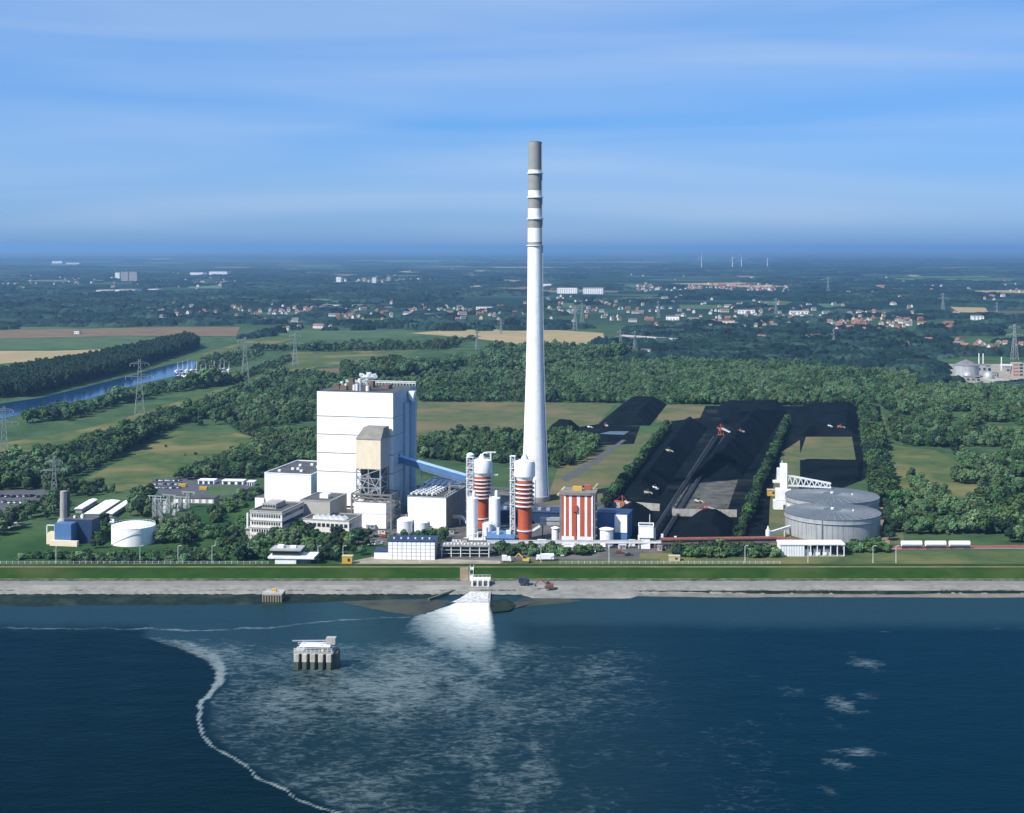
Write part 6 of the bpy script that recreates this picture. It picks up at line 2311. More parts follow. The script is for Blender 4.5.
# larger white blocks and sheds in the far towns
for (x0, x1, yb, yt, dd, m1, lab) in [
        (115, 119.5, 280, 272.5, 30, WHITE, 'white slab block at the left of the far tower pair'), (121, 128, 281, 272, 30, CONC, 'left grey tower block in the far town'), (129, 137, 281.5, 272, 30, CONC, 'right grey tower block in the far town'),
        (96, 116, 292.5, 290, 60, WHITE2, 'left part of the long far factory shed'), (115, 135, 293, 289.5, 60, WHITE, 'bright white long far factory shed'), (148, 158, 291.5, 289, 50, WHITE, 'short white shed right of the long far one'),
        (190, 203, 276, 272.5, 50, WHITE, 'white works at the far upper left town, left'), (209, 227, 276, 271.5, 60, WHITE, 'white works at the far upper left town, right'), (52, 62, 263.5, 261, 120, WHITE, 'white building under the skyline at upper left'),
        (66, 79, 264, 262.7, 80, WHITE2, 'long pale shed under the skyline at upper left'), (336, 341, 283.5, 277, 30, WHITE, 'bright white tower block above the village strip'), (372, 376, 283, 277.5, 30, WHITE2, 'small pale tower block above the village strip'), (386.5, 390.5, 283, 277, 30, CONC, 'cream tower block above the village strip'),
        (322, 339, 308, 305, 30, WHITE2, 'left pale flat-roofed shed in the village strip'), (352, 367, 308.5, 305, 30, WHITE, 'bright white flat-roofed shed in the village strip'), (476, 492, 311, 307, 30, WHITE2, 'white hall with red neighbours near the chimney'),
        (541, 551, 288, 284, 60, WHITE, 'white block just right of the chimney'), (557, 577, 293.5, 288, 50, WHITE, 'big white hospital-like block right of the chimney'), (583, 603, 294, 288, 50, WHITE2, 'white stepped block, rightmost of three'),
        (666, 679, 320, 316.5, 25, WHITE, 'white flat-roofed hall above the far pylon pair'), (738, 755, 314, 310, 30, WHITE, 'white shed above the big forest, left'), (790, 808, 315, 311, 30, WHITE2, 'white shed above the big forest, middle'),
        (801, 813, 318, 315, 20, WHITE, 'white shed above the big forest, front'), (697, 705, 326, 322, 20, WHITE, 'small bright white hall in the hamlet'), (722, 735, 326, 321, 25, BEIGE, 'cream hall in the white hamlet'), (641, 654, 354, 350, 18, WHITE2, 'white house with pinkish side beside the pylon pair'),
        (973, 984, 320, 316, 30, WHITE2, 'pale shed right of the small wheat field'), (964, 974, 318, 315, 30, WHITE, 'white shed below the small wheat field'), (74, 79, 334, 331, 10, WHITE2, 'small white farm on the far pasture')]:
    p, w, h = frame(x0, x1, yb, yt, 8)
    t = thing('far_building', lab, 'building', p, -8)
    MB().box(0, w, 0, dd, -.5, h).part('wall', m1, t)
    MB().box(-.5, w + .5, -.5, dd + .5, h, h + .8).part('roof', GREYR, t)
    n = max(2, int(w / 7))
    mb = MB()
    for k in range(n):
        for z in range(max(1, int(h / 4))):
            mb.box(w * (k + .2) / n, w * (k + .75) / n, -.15, .02, 1.4 + z * 4, 3.0 + z * 4)
    mb.part('windows', GLASS, t, kind='stuff')
    HOUSE_SPOTS.append((p.x, p.y))

# bridge over the motorway beyond the forest
a, b_ = G(622, 341), G(676, 345)
v = b_ - a
t = thing('road_bridge', 'pale flat road bridge beyond the forest right of the pylons', 'bridge', a)
MB().bar((0, 0, 9), (v.x, v.y, 9), 12, 2.2).part('deck', GREY, t)
for k in range(5):
    u = v * ((k + .5) / 5)
    MB().box(u.x - 1.5, u.x + 1.5, u.y - 4, u.y + 4, -.3, 8).part('bridge_pier', CONC, t)
MB().bar((0, -5, 10.6), (v.x, v.y - 5, 10.6), .5, 1.2).part('parapet', GREY, t)

# ================================================================ VEGETATION
def crown_mesh(name, seed, lobes, leaf, nleaf, m, flat=1.0):
    """crown of several leafy lobes: rough inner lumps and many leaf-clump faces around them"""
    rg_ = random.Random(seed)
    bm = bmesh.new()
    for (x, y, z, r, rz) in lobes:
        res = bmesh.ops.create_icosphere(bm, subdivisions=1, radius=1.0)
        for v in res['verts']:
            k = rg_.uniform(.72, .98)
            v.co = Vector((x + v.co.x * r * k, y + v.co.y * r * k, z + v.co.z * rz * k))
    for i in range(nleaf):
        x, y, z, r, rz = rg_.choice(lobes)
        d = Vector((rg_.gauss(0, 1), rg_.gauss(0, 1), rg_.gauss(.25, 1))).normalized()
        k = rg_.uniform(.82, 1.12)
        c = Vector((x + d.x * r * k, y + d.y * r * k, z + d.z * rz * k))
        nrm = (d + Vector((rg_.uniform(-.7, .7), rg_.uniform(-.7, .7), rg_.uniform(-.3, .9)))).normalized()
        a = nrm.orthogonal().normalized()
        a.rotate(Matrix.Rotation(rg_.uniform(0, 6.28), 3, nrm))
        b_ = nrm.cross(a)
        s = leaf * rg_.uniform(.6, 1.25)
        vs_ = [bm.verts.new(c + a * s * u + b_ * s * w + nrm * s * rg_.uniform(-.18, .18)) for u, w in ((-.5, -.4), (.5, -.5), (.45, .5), (-.5, .4))]
        bm.faces.new(vs_)
    me_ = bpy.data.meshes.new(name)
    bm.to_mesh(me_)
    bm.free()
    me_.materials.append(m)
    return me_


def rlobes(seed, n, R_, H_, z0):
    rg_ = random.Random(seed)
    out = [(0, 0, z0 + H_ * .5, R_ * .62, H_ * .48)]
    for i in range(n):
        a = 2 * math.pi * i / n + rg_.uniform(-.4, .4)
        u = rg_.uniform(.15, .85)
        rr = R_ * (1.0 - abs(u - .4) * .9) * rg_.uniform(.45, .66)
        out.append((rr * math.cos(a), rr * math.sin(a), z0 + H_ * u, R_ * rg_.uniform(.34, .50), H_ * rg_.uniform(.16, .26)))
    return out


def trunk_mesh(name, h, r, seed):
    rg_ = random.Random(seed)
    mb_ = MB()
    mb_.lathe([(r * 1.3, -.4), (r, .6), (r * .75, h * .6), (r * .4, h)], seg=7)
    for k in range(4):
        a = 1.57 * k + rg_.uniform(-.5, .5)
        z = h * rg_.uniform(.45, .75)
        mb_.bar((0, 0, z), (math.cos(a) * h * .3, math.sin(a) * h * .3, z + h * .38), r * .5)
    return mb_.mesh(name, BARK)


# unit trees are about 10 m tall and 8 m wide; shrubs about 3 m
TREES, SHRUBS, POPL = [], [], []
for k in range(7):
    m = [LEAFA, LEAFB, LEAFD, LEAFA, LEAFB, LEAFA, LEAFD][k]
    TREES.append((crown_mesh('tree_crown', 100 + k, rlobes(200 + k, 9, 4.2, 7.6, 2.4), .95, 520, m), trunk_mesh('tree_trunk', 6.5, .28, k)))
for k in range(3):
    POPL.append((crown_mesh('poplar_crown', 130 + k, rlobes(230 + k, 9, 2.6, 12.5, 1.6), .9, 480, [LEAFD, LEAFA, LEAFD][k]), trunk_mesh('poplar_trunk', 9, .26, 20 + k)))
for k in range(4):
    SHRUBS.append((crown_mesh('shrub_crown', 150 + k, rlobes(250 + k, 6, 2.2, 2.9, .1), .62, 260, [LEAFA, LEAFD, LEAFB, LEAFA][k]), trunk_mesh('shrub_stem', 1.6, .14, 40 + k)))


def pip(x, y, poly):
    c = False
    n_ = len(poly)
    j = n_ - 1
    for i in range(n_):
        xi, yi = poly[i]
        xj, yj = poly[j]
        if (yi > y) != (yj > y) and x < (xj - xi) * (y - yi) / (yj - yi) + xi:
            c = not c
        j = i
    return c


def scatter(poly_px, spacing, seed, holes=(), gap=0.0, gscale=40.0):
    """jittered grid inside a ground polygon given by photograph corners"""
    rg_ = random.Random(seed)
    P_ = [G(a, b_)[:2] for a, b_ in poly_px]
    HL = [[G(a, b_)[:2] for a, b_ in h_] for h_ in holes]
    x0, x1 = min(p_[0] for p_ in P_), max(p_[0] for p_ in P_)
    y0, y1 = min(p_[1] for p_ in P_), max(p_[1] for p_ in P_)
    out = []
    y = y0
    while y < y1:
        x = x0
        while x < x1:
            q_ = (x + rg_.uniform(-.48, .48) * spacing, y + rg_.uniform(-.48, .48) * spacing)
            if pip(q_[0], q_[1], P_) and not any(pip(q_[0], q_[1], h_) for h_ in HL):
                if gap <= 0 or float(vnoise(np.array([q_[0] / gscale + 300]), np.array([q_[1] / gscale + 300]), 77)[0]) > gap:
                    out.append(q_)
            x += spacing
        y += spacing
    return out


FOREST_PTS = []      # (x, y, scale, rot, pool, variant, region)
REG = {}
HSR = {}


def region(key, label, group, poly, spacing, pool, hs, seed, variants=None, holes=(), gap=0.0, gscale=40.0, jit=None):
    REG[key] = (label, group)
    HSR[key] = hs
    rg_ = random.Random(seed * 7 + 1)
    n_ = {'tree': 7, 'poplar': 3, 'shrub': 4}[pool]
    spots = scatter(poly, spacing, seed, holes, gap, gscale)
    if not spots:
        return
    ax_, ay_ = np.array([q_[0] for q_ in spots]), np.array([q_[1] for q_ in spots])
    stand = fbm(ax_ / 38 + 500, ay_ / 60 + 500, 17, 3)          # taller and lower stands
    kind = fbm(ax_ / 30 + 800, ay_ / 45 + 800, 27, 2)           # patches of one species
    for i_, (x, y) in enumerate(spots):
        if pool == 'tree':
            k_ = min(1.6, max(.55, .35 + 1.3 * float(stand[i_])))
            if rg_.random() < .05:
                k_ *= 1.35
            if rg_.random() < .6:
                vv = [2, 6, 0] if kind[i_] < .38 else [0, 3, 5] if kind[i_] < .50 else [1, 4, 4]
                v_ = rg_.choice(vv)
            else:
                v_ = rg_.choice(variants) if variants else rg_.randrange(n_)
        else:
            k_, v_ = 1.0, (rg_.choice(variants) if variants else rg_.randrange(n_))
        FOREST_PTS.append((x, y, rg_.uniform(*hs) * k_, rg_.uniform(0, 6.28), pool, v_, key))


def row(key, label, group, a, b_, wid, spacing, pool, hs, seed, variants=None):
    REG[key] = (label, group)
    HSR[key] = hs
    rg_ = random.Random(seed)
    pa, pb = G(*a), G(*b_)
    v = pb - pa
    nr = v.cross(Vector((0, 0, 1))).normalized()
    n_ = int(v.length / spacing)
    lanes = max(1, int(wid / 5.0))
    for k in range(n_):
        for j in range(lanes):
            q_ = pa + v * ((k + rg_.uniform(-.3, .3)) / n_) + nr * ((j + .5) / lanes - .5 + rg_.uniform(-.1, .1)) * wid
            FOREST_PTS.append((q_.x, q_.y, rg_.uniform(*hs), rg_.uniform(0, 6.28), pool, rg_.choice(variants) if variants else rg_.randrange(3), key))


region('big', 'leafy tree at the near edge of the big forest behind the coal yard', 'front trees of the big forest',
       [(420, 402), (432, 379), (470, 374), (530, 371), (600, 362), (760, 364), (900, 374), (930, 386), (1060, 394), (1060, 412), (896, 412), (868, 405), (790, 405.5), (700, 405), (600, 403)], 4.7, 'tree', (.42, .88), 1, [0, 1, 1, 1, 2, 3, 4, 4, 4, 5], (), .16, 26)
region('right', 'leafy tree in the wood right of the coal yard', 'trees right of the coal yard',
       [(890, 412), (1060, 412), (1060, 478), (985, 478), (962, 470), (940, 452), (905, 446), (892, 440)], 5.0, 'tree', (.38, .92), 2, [0, 1, 1, 2, 4, 4, 5], [[(970, 436), (985, 422), (1020, 424), (1012, 438)], [(915, 462), (925, 448), (950, 450), (965, 470)]], .36, 26)
region('bushes_right', 'round bush in the scrub above the white wagons', 'bushes above the wagons',
       [(894, 543), (892, 500), (910, 482), (950, 478), (1060, 482), (1060, 543)], 4.4, 'tree', (.28, .82), 3, [0, 1, 1, 4, 4, 5, 6], (), .42, 18)
region('behind', 'leafy tree in the belt behind the chimney foot', 'trees behind the chimney',
       [(418, 458), (420, 440), (470, 436), (530, 438), (600, 441), (592, 458), (560, 469), (530, 464), (470, 464)], 5.2, 'tree', (.5, .95), 4, [0, 1, 2, 3, 4, 5])
region('leftwood', 'leafy tree in the wood left of the boiler house', 'trees left of the boiler house',
       [(168, 480), (205, 467), (262, 441), (240, 433), (215, 418), (280, 388), (316, 380), (322, 385), (322, 478), (255, 479)], 4.4, 'tree', (.32, .72), 5, [0, 1, 2, 3, 4, 5, 6], [[(240, 436), (262, 428), (316, 424), (316, 432)]], .18, 30)
region('belt', 'dark tree in the diagonal belt behind the meadow at left', 'trees of the diagonal belt',
       [(-30, 484), (-30, 472), (40, 464), (95, 447), (150, 423), (200, 409), (280, 376), (292, 379), (235, 404), (205, 417), (160, 433), (120, 457), (80, 476), (30, 488)], 5.4, 'tree', (.6, 1.15), 6, [0, 2, 2, 6, 6, 3])
region('belt2', 'tree in the rough growth under the diagonal belt', 'trees under the belt',
       [(150, 430), (205, 416), (240, 400), (285, 382), (300, 390), (262, 412), (215, 425)], 7.5, 'tree', (.5, 1.0), 16, None, (), .3, 30)
region('poplars', 'tall dark tree in the long belt beyond the canal', 'trees beyond the canal',
       [(-40, 400), (-40, 388), (100, 362), (188, 342), (200, 348), (120, 374), (30, 397)], 5.6, 'poplar', (1.2, 1.38), 7, [0, 2])
region('canalside', 'grey-green tree on the near bank of the canal', 'trees on the canal bank',
       [(20, 424), (60, 413), (110, 400), (150, 391), (210, 384), (245, 380), (240, 384), (180, 392), (130, 403), (70, 421)], 8.0, 'tree', (.8, 1.35), 8, [1, 4, 0, 5])
region('harbour', 'small dark tree around the boat harbour', 'trees at the harbour', [(150, 388), (180, 378), (235, 379), (262, 366), (290, 356), (292, 362), (262, 374), (236, 385)], 6.0, 'tree', (.25, .5), 18, [2, 6, 0])
region('harbour2', 'low dark tree on the far side of the boat harbour', 'trees behind the harbour', [(198, 372), (199, 361), (236, 354), (262, 350), (262, 357), (236, 367)], 8, 'tree', (.4, .7), 19, [2, 6, 0])
region('lefttown', 'leafy tree around the left car park and pylon', 'trees at the left car park',
       [(-30, 545), (-30, 514), (36, 510), (66, 499), (36, 490), (-30, 492), (-30, 482), (40, 484), (70, 490), (122, 492), (110, 496), (72, 497), (70, 518), (56, 520), (20, 520), (20, 530)], 7.2, 'tree', (.6, 1.1), 9, [0, 2, 6, 3, 2], (), .25, 20)
region('lefttown2', 'leafy tree among sheds and switchyard at left', 'trees by the switchyard',
       [(128, 516), (132, 502), (150, 494), (152, 520), (160, 528), (157, 540), (150, 520)], 6.8, 'tree', (.6, 1.0), 10, [0, 2, 6, 3])
region('tankright', 'leafy tree right of the white oil tank', 'trees by the oil tank', [(158, 546), (160, 528), (186, 524), (200, 530), (192, 548)], 6.2, 'tree', (.55, .95), 11, [0, 2, 6])
region('tankleft', 'leafy tree between heating plant and oil tank', 'trees by the heating plant', [(88, 548), (92, 528), (110, 526), (112, 546), (104, 552)], 6.2, 'tree', (.55, .9), 12, [0, 2, 6])
region('hedge', 'round shrub in the hedge row behind the dike at left', 'hedge shrubs at left', [(18, 564), (20, 557), (140, 557), (200, 553), (268, 552), (272, 561), (200, 563)], 3.7, 'shrub', (.8, 1.5), 13, None, (), .22, 14)
region('officetrees', 'leafy tree standing before the offices', 'trees before the offices',
       [(286, 552), (288, 543), (304, 540), (330, 541), (352, 540), (366, 533), (374, 537), (370, 546), (352, 552), (330, 556)], 5.8, 'tree', (.5, .9), 14, [0, 2, 3, 6], (), .25, 14)
region('officetrees2', 'leafy tree beside the four-storey office', 'trees beside the office block', [(258, 552), (262, 545), (282, 545), (290, 537), (302, 536), (300, 544), (284, 556), (262, 560)], 5.2, 'tree', (.6, 1.0), 15, [0, 2, 3, 6])
region('slope', 'shrub on the green slope left of the office', 'shrubs on the office slope', [(205, 516), (225, 503), (256, 491), (262, 496), (240, 510), (215, 524)], 4.4, 'shrub', (1.0, 1.9), 20, None, (), .3, 12)
region('slope2', 'shrub on the lawn between oil tank and office', 'shrubs on the office lawn', [(200, 545), (206, 530), (245, 522), (250, 535), (236, 549)], 5.0, 'shrub', (.9, 1.8), 21, None, (), .42, 12)
region('pavtrees', 'leafy tree crowding the pavilion behind the dike', 'trees at the pavilion', [(236, 562), (240, 553), (272, 553), (274, 562)], 5.4, 'tree', (.55, .85), 22, [0, 2, 6])
region('pavtrees2', 'leafy tree between pavilion and panel store', 'trees left of the panel store', [(306, 563), (310, 554), (340, 554), (352, 549), (366, 551), (362, 557), (341, 556), (338, 563)], 5.2, 'tree', (.5, .8), 23, [0, 2, 6])
region('storetrees', 'small tree between panel store and pipe bridge', 'trees behind the panel store', [(386, 545), (390, 540), (448, 538), (448, 545), (438, 552), (436, 546)], 4.8, 'tree', (.45, .75), 24, [0, 2, 6])
region('silotrees', 'small tree before the blue-roofed pump hall', 'trees by the pump hall', [(490, 556), (492, 549), (560, 550), (640, 552), (640, 556), (560, 556)], 4.4, 'shrub', (.9, 1.8), 25, None, (), .34, 12)
region('galleryhedge', 'dark shrub in the hedge before the red-roofed gallery', 'hedge before the gallery', [(672, 557), (674, 551), (780, 551.5), (779, 558)], 3.6, 'shrub', (1.2, 2.0), 26)
region('tankshrub', 'dark shrub at the foot of the grey tank', 'shrubs at the grey tank', [(846, 553), (848, 546), (868, 545), (890, 549), (888, 553)], 3.8, 'shrub', (1.0, 1.9), 27)
region('meadowscrub', 'lone bush on the meadow at left', 'bushes on the left meadow', [(70, 488), (110, 466), (176, 434), (235, 436), (180, 480)], 30, 'shrub', (.4, .9), 28, None, (), .62, 30)
region('fieldbelt', 'tree in the belt on the far meadow behind the boiler house', 'trees on the far meadow', [(340, 378), (345, 369), (385, 365), (440, 367), (432, 373), (390, 377)], 7, 'tree', (.8, 1.2), 29)
region('fieldbelt2', 'tree in the scrub behind the boiler house', 'scrub behind the boiler house', [(262, 392), (300, 374), (340, 380), (420, 378), (438, 372), (450, 362), (470, 362), (440, 380), (420, 398), (320, 396)], 6.0, 'tree', (.4, .9), 30, None, (), .38, 34)
region('fieldbelt3', 'tree in the far hedge above the boiler house', 'far hedge trees', [(250, 351), (330, 347), (440, 345), (475, 339), (480, 343), (440, 350), (330, 352)], 9, 'tree', (.6, 1.1), 31, [2, 6, 0], (), .2, 60)
region('forestfar', 'tree at the far side of the big forest', 'far trees of the big forest', [(470, 372), (490, 352), (530, 349), (610, 352), (640, 358), (600, 361), (530, 370)], 8, 'tree', (.8, 1.3), 32)
row('coalrow_left', 'leafy tree in the row along the left side of the coal yard', 'tree row left of the coal', (606, 509), (668, 430), 9, 4.0, 'tree', (.45, 1.0), 33, [0, 2, 3, 6])
row('coalrow_mid', 'leafy tree in the row between coal heaps and grey tanks', 'middle tree row', (739, 541), (787, 424), 9, 4.0, 'tree', (.45, 1.0), 34, [0, 2, 3, 6])
row('coalrow_right', 'leafy tree in the row along the right side of the coal yard', 'tree row right of the coal', (886, 508), (866, 411), 15, 4.6, 'tree', (.6, 1.25), 35, [0, 2, 3, 6])
row('tankrow', 'leafy tree in the shade right of the grey tanks', 'trees right of the tanks', (888, 540), (888, 508), 6, 6.0, 'tree', (.45, .8), 36, [2, 6])

# nearest ones as single trees, the rest of each wood as one mass of instances
def place_single(pt):
    x, y, sc, rot, pool, var, key = pt
    cr, tr = {'tree': TREES, 'poplar': POPL, 'shrub': SHRUBS}[pool][var]
    nm = {'tree': 'tree', 'poplar': 'tree', 'shrub': 'shrub'}[pool]
    lab, grp = REG[key]
    e = bpy.data.objects.new(nm, None)
    COL.objects.link(e)
    e.location = (x, y, 0)
    e.rotation_euler = (0, 0, rot)
    e.scale = (sc, sc, sc * (0.9 + .2 * ((x * 7.13) % 1)))
    words = lab.split()
    while words[0] in ('leafy', 'dark', 'grey-green', 'round', 'small', 'tall', 'low', 'lone'):
        words.pop(0)
    tone = {'leaf_green': 'mid-green', 'leaf_grey_green': 'grey-green', 'leaf_dark_green': 'dark green'}[cr.materials[0].name]
    lo, hi = HSR[key]
    u_ = (sc - lo) / (hi - lo)
    size = 'small' if u_ < .33 else 'middling' if u_ < .7 else 'large'
    tag(e, ' '.join([size, tone] + words), nm, grp)
    for me_, n_ in ((cr, 'crown'), (tr, 'trunk' if nm == 'tree' else 'stem')):
        o = bpy.data.objects.new(n_, me_)
        COL.objects.link(o)
        o.parent = e


def visible(pt):
    px_, py_ = proj(pt[0], pt[1], 3.0)
    return -10 < px_ < 1034


tall = {'tree': 10, 'poplar': 14, 'shrub': 3}
trees_sorted = sorted([p_ for p_ in FOREST_PTS if p_[4] != 'shrub' and visible(p_)], key=lambda p_: -tall[p_[4]] * p_[2] / p_[1])
shr_sorted = sorted([p_ for p_ in FOREST_PTS if p_[4] == 'shrub' and visible(p_)], key=lambda p_: -3 * p_[2] / p_[1])
pop_ = [p_ for p_ in trees_sorted if p_[4] == 'poplar'][:30]
trees_sorted = pop_ + [p_ for p_ in trees_sorted if p_[4] != 'poplar']
single = set(id(p_) for p_ in trees_sorted[:298]) | set(id(p_) for p_ in shr_sorted[:290])
for p_ in FOREST_PTS:
    if id(p_) in single:
        place_single(p_)

# one collection of whole trees for the masses
def joined(name, cr, tr):
    bm = bmesh.new()
    bm.from_mesh(cr)
    nf = len(bm.faces)
    bm.from_mesh(tr)
    me_ = bpy.data.meshes.new(name)
    bm.faces.ensure_lookup_table()
    for i in range(nf, len(bm.faces)):
        bm.faces[i].material_index = 1
    bm.to_mesh(me_)
    bm.free()
    me_.materials.append(cr.materials[0])
    me_.materials.append(BARK)
    return me_


def pool_collection(name, meshes):
    c = bpy.data.collections.new(name)
    for i, me_ in enumerate(meshes):
        o = bpy.data.objects.new('%s_%02d' % (name, i), me_)
        c.objects.link(o)
    return c


PC = {'tree': pool_collection('tree_kinds', [joined('whole_tree', *q_) for q_ in TREES]),
      'poplar': pool_collection('poplar_kinds', [joined('whole_poplar', *q_) for q_ in POPL]),
      'shrub': pool_collection('shrub_kinds', [joined('whole_shrub', *q_) for q_ in SHRUBS])}


def instancer_group(name, coll):
    ng = bpy.data.node_groups.new(name, 'GeometryNodeTree')
    ng.interface.new_socket('Geometry', in_out='INPUT', socket_type='NodeSocketGeometry')
    ng.interface.new_socket('Geometry', in_out='OUTPUT', socket_type='NodeSocketGeometry')
    n, l = ng.nodes, ng.links
    gi, go = n.new('NodeGroupInput'), n.new('NodeGroupOutput')
    iop = n.new('GeometryNodeInstanceOnPoints')
    ci = n.new('GeometryNodeCollectionInfo')
    ci.inputs['Collection'].default_value = coll
    ci.inputs['Separate Children'].default_value = True
    ci.inputs['Reset Children'].default_value = True
    iop.inputs['Pick Instance'].default_value = True

    def attr(nm, ty):
        a = n.new('GeometryNodeInputNamedAttribute')
        a.data_type = ty
        a.inputs['Name'].default_value = nm
        return a.outputs[0]
    l.new(gi.outputs[0], iop.inputs['Points'])
    l.new(ci.outputs[0], iop.inputs['Instance'])
    l.new(attr('variant', 'INT'), iop.inputs['Instance Index'])
    rot = n.new('ShaderNodeCombineXYZ')
    l.new(attr('turn', 'FLOAT'), rot.inputs['Z'])
    l.new(rot.outputs[0], iop.inputs['Rotation'])
    l.new(attr('size', 'FLOAT_VECTOR'), iop.inputs['Scale'])
    l.new(iop.outputs[0], go.inputs[0])
    return ng


NG = {k: instancer_group('instances_of_' + k, c) for k, c in PC.items()}


def mass(name, pts, ng, label, cat):
    """pts: (x, y, z, (sx, sy, sz), turn, variant)"""
    me_ = bpy.data.meshes.new(name)
    me_.from_pydata([(p_[0], p_[1], p_[2]) for p_ in pts], [], [])
    a = me_.attributes.new('size', 'FLOAT_VECTOR', 'POINT')
    a.data.foreach_set('vector', np.array([p_[3] for p_ in pts], np.float32).ravel())
    a = me_.attributes.new('turn', 'FLOAT', 'POINT')
    a.data.foreach_set('value', np.array([p_[4] for p_ in pts], np.float32))
    a = me_.attributes.new('variant', 'INT', 'POINT')
    a.data.foreach_set('value', np.array([p_[5] for p_ in pts], np.int32))
    o = bpy.data.objects.new(name, me_)
    COL.objects.link(o)
    md = o.modifiers.new('instances', 'NODES')
    md.node_group = ng
    tag(o, label, cat, kind='stuff')
    return o


rest = {}
for p_ in FOREST_PTS:
    if id(p_) not in single:
        rest.setdefault((p_[6], p_[4]), []).append((p_[0], p_[1], 0, (p_[2], p_[2], p_[2] * (0.9 + .2 * ((p_[0] * 7.13) % 1))), p_[3], p_[5]))
FN = {'big': 'dense mass of the big forest behind the coal yard', 'right': 'dense wood right of the coal yard', 'bushes_right': 'mass of bushes above the white wagons', 'behind': 'dense tree belt behind the chimney foot',
      'leftwood': 'dense wood left of the boiler house', 'belt': 'dark diagonal tree belt behind the left meadow', 'belt2': 'rough growth under the diagonal belt', 'poplars': 'long dark belt of tall trees beyond the canal', 'canalside': 'grey-green trees along the canal bank'}
for (key, pool), pts in rest.items():
    mass('forest' if pool != 'shrub' else 'scrub', pts, NG[pool], FN.get(key, 'mass of ' + REG[key][1]), 'forest' if pool != 'shrub' else 'scrub')

# ---- far woods: patches of canopy, each patch some 60 m across
def canopy_mesh(seed, m):
    rg_ = random.Random(seed)
    mb_ = MB()
    nx_, ny_ = 13, 9
    vs_, fs_ = [], []
    for j in range(ny_):
        for i in range(nx_):
            u, v = i / (nx_ - 1) * 2 - 1, j / (ny_ - 1) * 2 - 1
            e = u * u + v * v + rg_.uniform(-.25, .25)
            z = 0 if e > 1.0 or abs(u) == 1 or abs(v) == 1 else rg_.uniform(7, 17) * (1 - .25 * e)
            vs_.append((u * 34 + rg_.uniform(-2, 2), v * 22 + rg_.uniform(-2, 2), z - (1.0 if z == 0 else 0)))
    for j in range(ny_ - 1):
        for i in range(nx_ - 1):
            a = j * nx_ + i
            fs_.append((a, a + 1, a + nx_ + 1, a + nx_))
    mb_.add(vs_, fs_)
    return mb_.mesh('canopy_patch', m)


FARL = [mat('far_leaf_%d' % i, c, .85, var=.3, scale=.05, spec=.1, per_obj=.3) for i, c in enumerate([(.013, .036, .030), (.008, .026, .024), (.024, .052, .042), (.008, .025, .024), (.014, .038, .034)])]
CAN = [canopy_mesh(300 + k, m) for k, m in enumerate(FARL)]
NGC = instancer_group('instances_of_canopy', pool_collection('canopy_kinds', CAN))
rt = random.Random(99)
TOWN = []
for (x0, x1, y0, y1, n_) in [(240, 525, 304, 322, 260), (120, 240, 300, 320, 70), (60, 240, 270, 292, 110), (0, 60, 276, 290, 40), (340, 450, 275, 286, 50), (545, 640, 290, 322, 100), (636, 790, 284, 292, 170),
                             (640, 780, 296, 330, 130), (780, 960, 305, 334, 190), (940, 1030, 342, 352, 30), (840, 1030, 278, 300, 60), (300, 540, 262, 276, 40), (560, 840, 262, 280, 50)]:
    for i in range(int(n_ * .42)):
        q_ = G(rt.uniform(x0, x1), y0 + (y1 - y0) * min(1, max(0, rt.gauss(.5, .27))))
        k = rt.uniform(.5, .85)
        TOWN.append((q_.x, q_.y, 0, (k, k, k * 1.1), rt.choice([0, 1.57]) + rt.uniform(-.5, .5), rt.randrange(10)))
TM = [house_mesh(a_, b_, c_) for (a_, b_, c_) in [(0, 0, 0), (0, 1, 0), (0, 2, 1), (0, 0, 2), (0, 2, 3), (1, 0, 0), (2, 0, 1), (0, 2, 2), (0, 2, 0), (1, 1, 2)]]
mass('far_town', TOWN, instancer_group('instances_of_houses', pool_collection('house_kinds', TM)), 'dense scatter of tiny far houses across the plain', 'town')
HS = np.array(HOUSE_SPOTS + [(p_[0], p_[1]) for p_ in TOWN])


def farwood(poly, spacing, seed, label, gap=0.0, gscale=200, sc=(.7, 1.3), clear=28, holes=()):
    rg_ = random.Random(seed)
    pts = []
    for (x, y) in scatter(poly, spacing, seed, holes, gap, gscale):
        if clear and len(HS):
            dx, dy = np.abs(HS[:, 0] - x), HS[:, 1] - y
            if np.any((dx < clear * .45) & (dy > -clear * .3) & (dy < clear * 3.0)):
                continue
        k = rg_.uniform(*sc)
        pts.append((x, y, 0, (k, k, rg_.uniform(.4, .95)), rg_.uniform(-.5, .5), rg_.randrange(5)))
    if pts:
        mass('forest', pts, NGC, label, 'forest')
    return len(pts)


FACT = [(930, 378), (940, 358), (1080, 356), (1080, 388), (985, 388), (945, 384)]
farwood([(615, 357), (640, 331), (760, 331), (900, 340), (960, 347), (1080, 350), (1080, 396), (940, 390), (900, 374), (760, 364), (640, 361)], 34, 51, 'far half of the big forest toward the estates', .0, 200, holes=[FACT])
farwood([(600, 350), (612, 322), (1080, 316), (1080, 352), (960, 350), (760, 338), (640, 338)], 52, 52, 'broken woods between the estates at right', .42, 200, holes=[FACT])
farwood([(540, 330), (545, 297), (700, 293), (1080, 300), (1080, 318), (700, 322), (610, 326)], 75, 53, 'far woods across the middle distance at right', .46, 340, (1.0, 1.7), 36)
farwood([(-40, 330), (-40, 294), (240, 292), (545, 290), (530, 324), (410, 326), (240, 325), (170, 326)], 62, 54, 'far woods across the middle distance at left', .38, 300, (.9, 1.5), 34)
farwood([(-60, 294), (-60, 276), (545, 274), (545, 291), (240, 292)], 120, 55, 'faint far woods beyond the villages at left', .48, 600, (1.4, 2.6), 70)
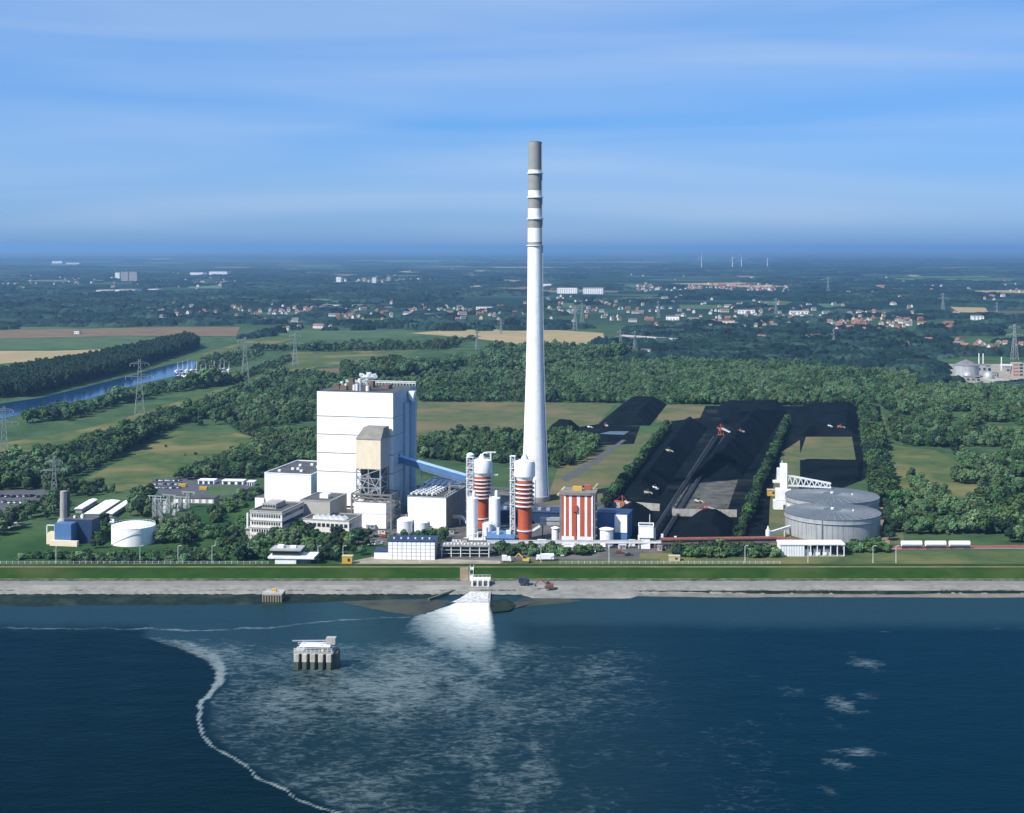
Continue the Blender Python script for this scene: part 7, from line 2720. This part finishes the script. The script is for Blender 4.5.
farwood([(545, 294), (545, 276), (1100, 278), (1100, 300)], 130, 56, 'faint far woods beyond the villages at right', .55, 700, (1.4, 2.6), 70)
farwood([(-80, 275), (-80, 256), (1120, 256), (1120, 277)], 300, 57, 'faint strips of wood toward the skyline', .6, 2200, (2.5, 6.0), 0)
farwood([(240, 340), (300, 326), (420, 325), (520, 325), (520, 331), (420, 331), (300, 331)], 40, 58, 'hedges above the wheat field', .55, 120, (.4, .8), 20)

# ---- parts that belong to a part: one level deeper
UNDER = {'roof_vent': 'roof', 'roof_plant': 'roof', 'parapet': 'roof', 'roof_hatch': 'roof', 'rooflight': 'roof', 'penthouse': 'roof', 'roof_gantry': 'roof', 'steam_vent': 'roof', 'roof_duct': 'roof', 'roof_rib': 'roof',
         'window_row': 'wall', 'window': 'wall', 'door': 'wall', 'windows': 'wall', 'spandrel': 'wall', 'landing': 'frame', 'cap': 'frame', 'hoist_machine': 'roof', 'hoist_motor': 'roof', 'top_filter': 'head',
         'crane_pipe': 'head', 'walkway': 'shell', 'ladder': 'shell', 'spiral_stair': 'shell', 'wind_girder': 'upper_band', 'side_rail': 'belt_deck', 'gate_leaf': 'gate_wall', 'windscreen': 'cab', 'lamp_head': 'arm', 'annex_roof': 'side_annex', 'low_roof': 'low_wing'}
for o in list(COL.objects):
    if o.parent is not None and o.parent.parent is None and o.type == 'MESH':
        want = UNDER.get(o.name.split('.')[0])
        if want:
            for sib in o.parent.children:
                if sib.name.split('.')[0] == want and sib is not o and not sib.parent.parent:
                    o.parent = sib
                    break
for o in list(COL.objects):          # never a fourth level
    if o.parent and o.parent.parent and o.parent.parent.parent:
        o.parent = o.parent.parent

# ================================================================ HAZE
mb = MB().box(-95000, 95000, -8000, 125000, -6.0, 226.0)
hz = mb.part('haze', [], None)
hm = bpy.data.materials.new('summer_haze')
hm.use_nodes = True
hn, hl = hm.node_tree.nodes, hm.node_tree.links
hn.remove(hn['Principled BSDF'])
hv = hn.new('ShaderNodeVolumePrincipled')
hv.inputs['Color'].default_value = (0.32, 0.57, 0.90, 1)
hv.inputs['Density'].default_value = 0.000060
hv.inputs['Anisotropy'].default_value = 0.35
hl.new(hv.outputs[0], hn['Material Output'].inputs['Volume'])
hz.data.materials.append(hm)
tag(hz, 'thin blue summer haze over the whole plain', 'haze', kind='stuff')
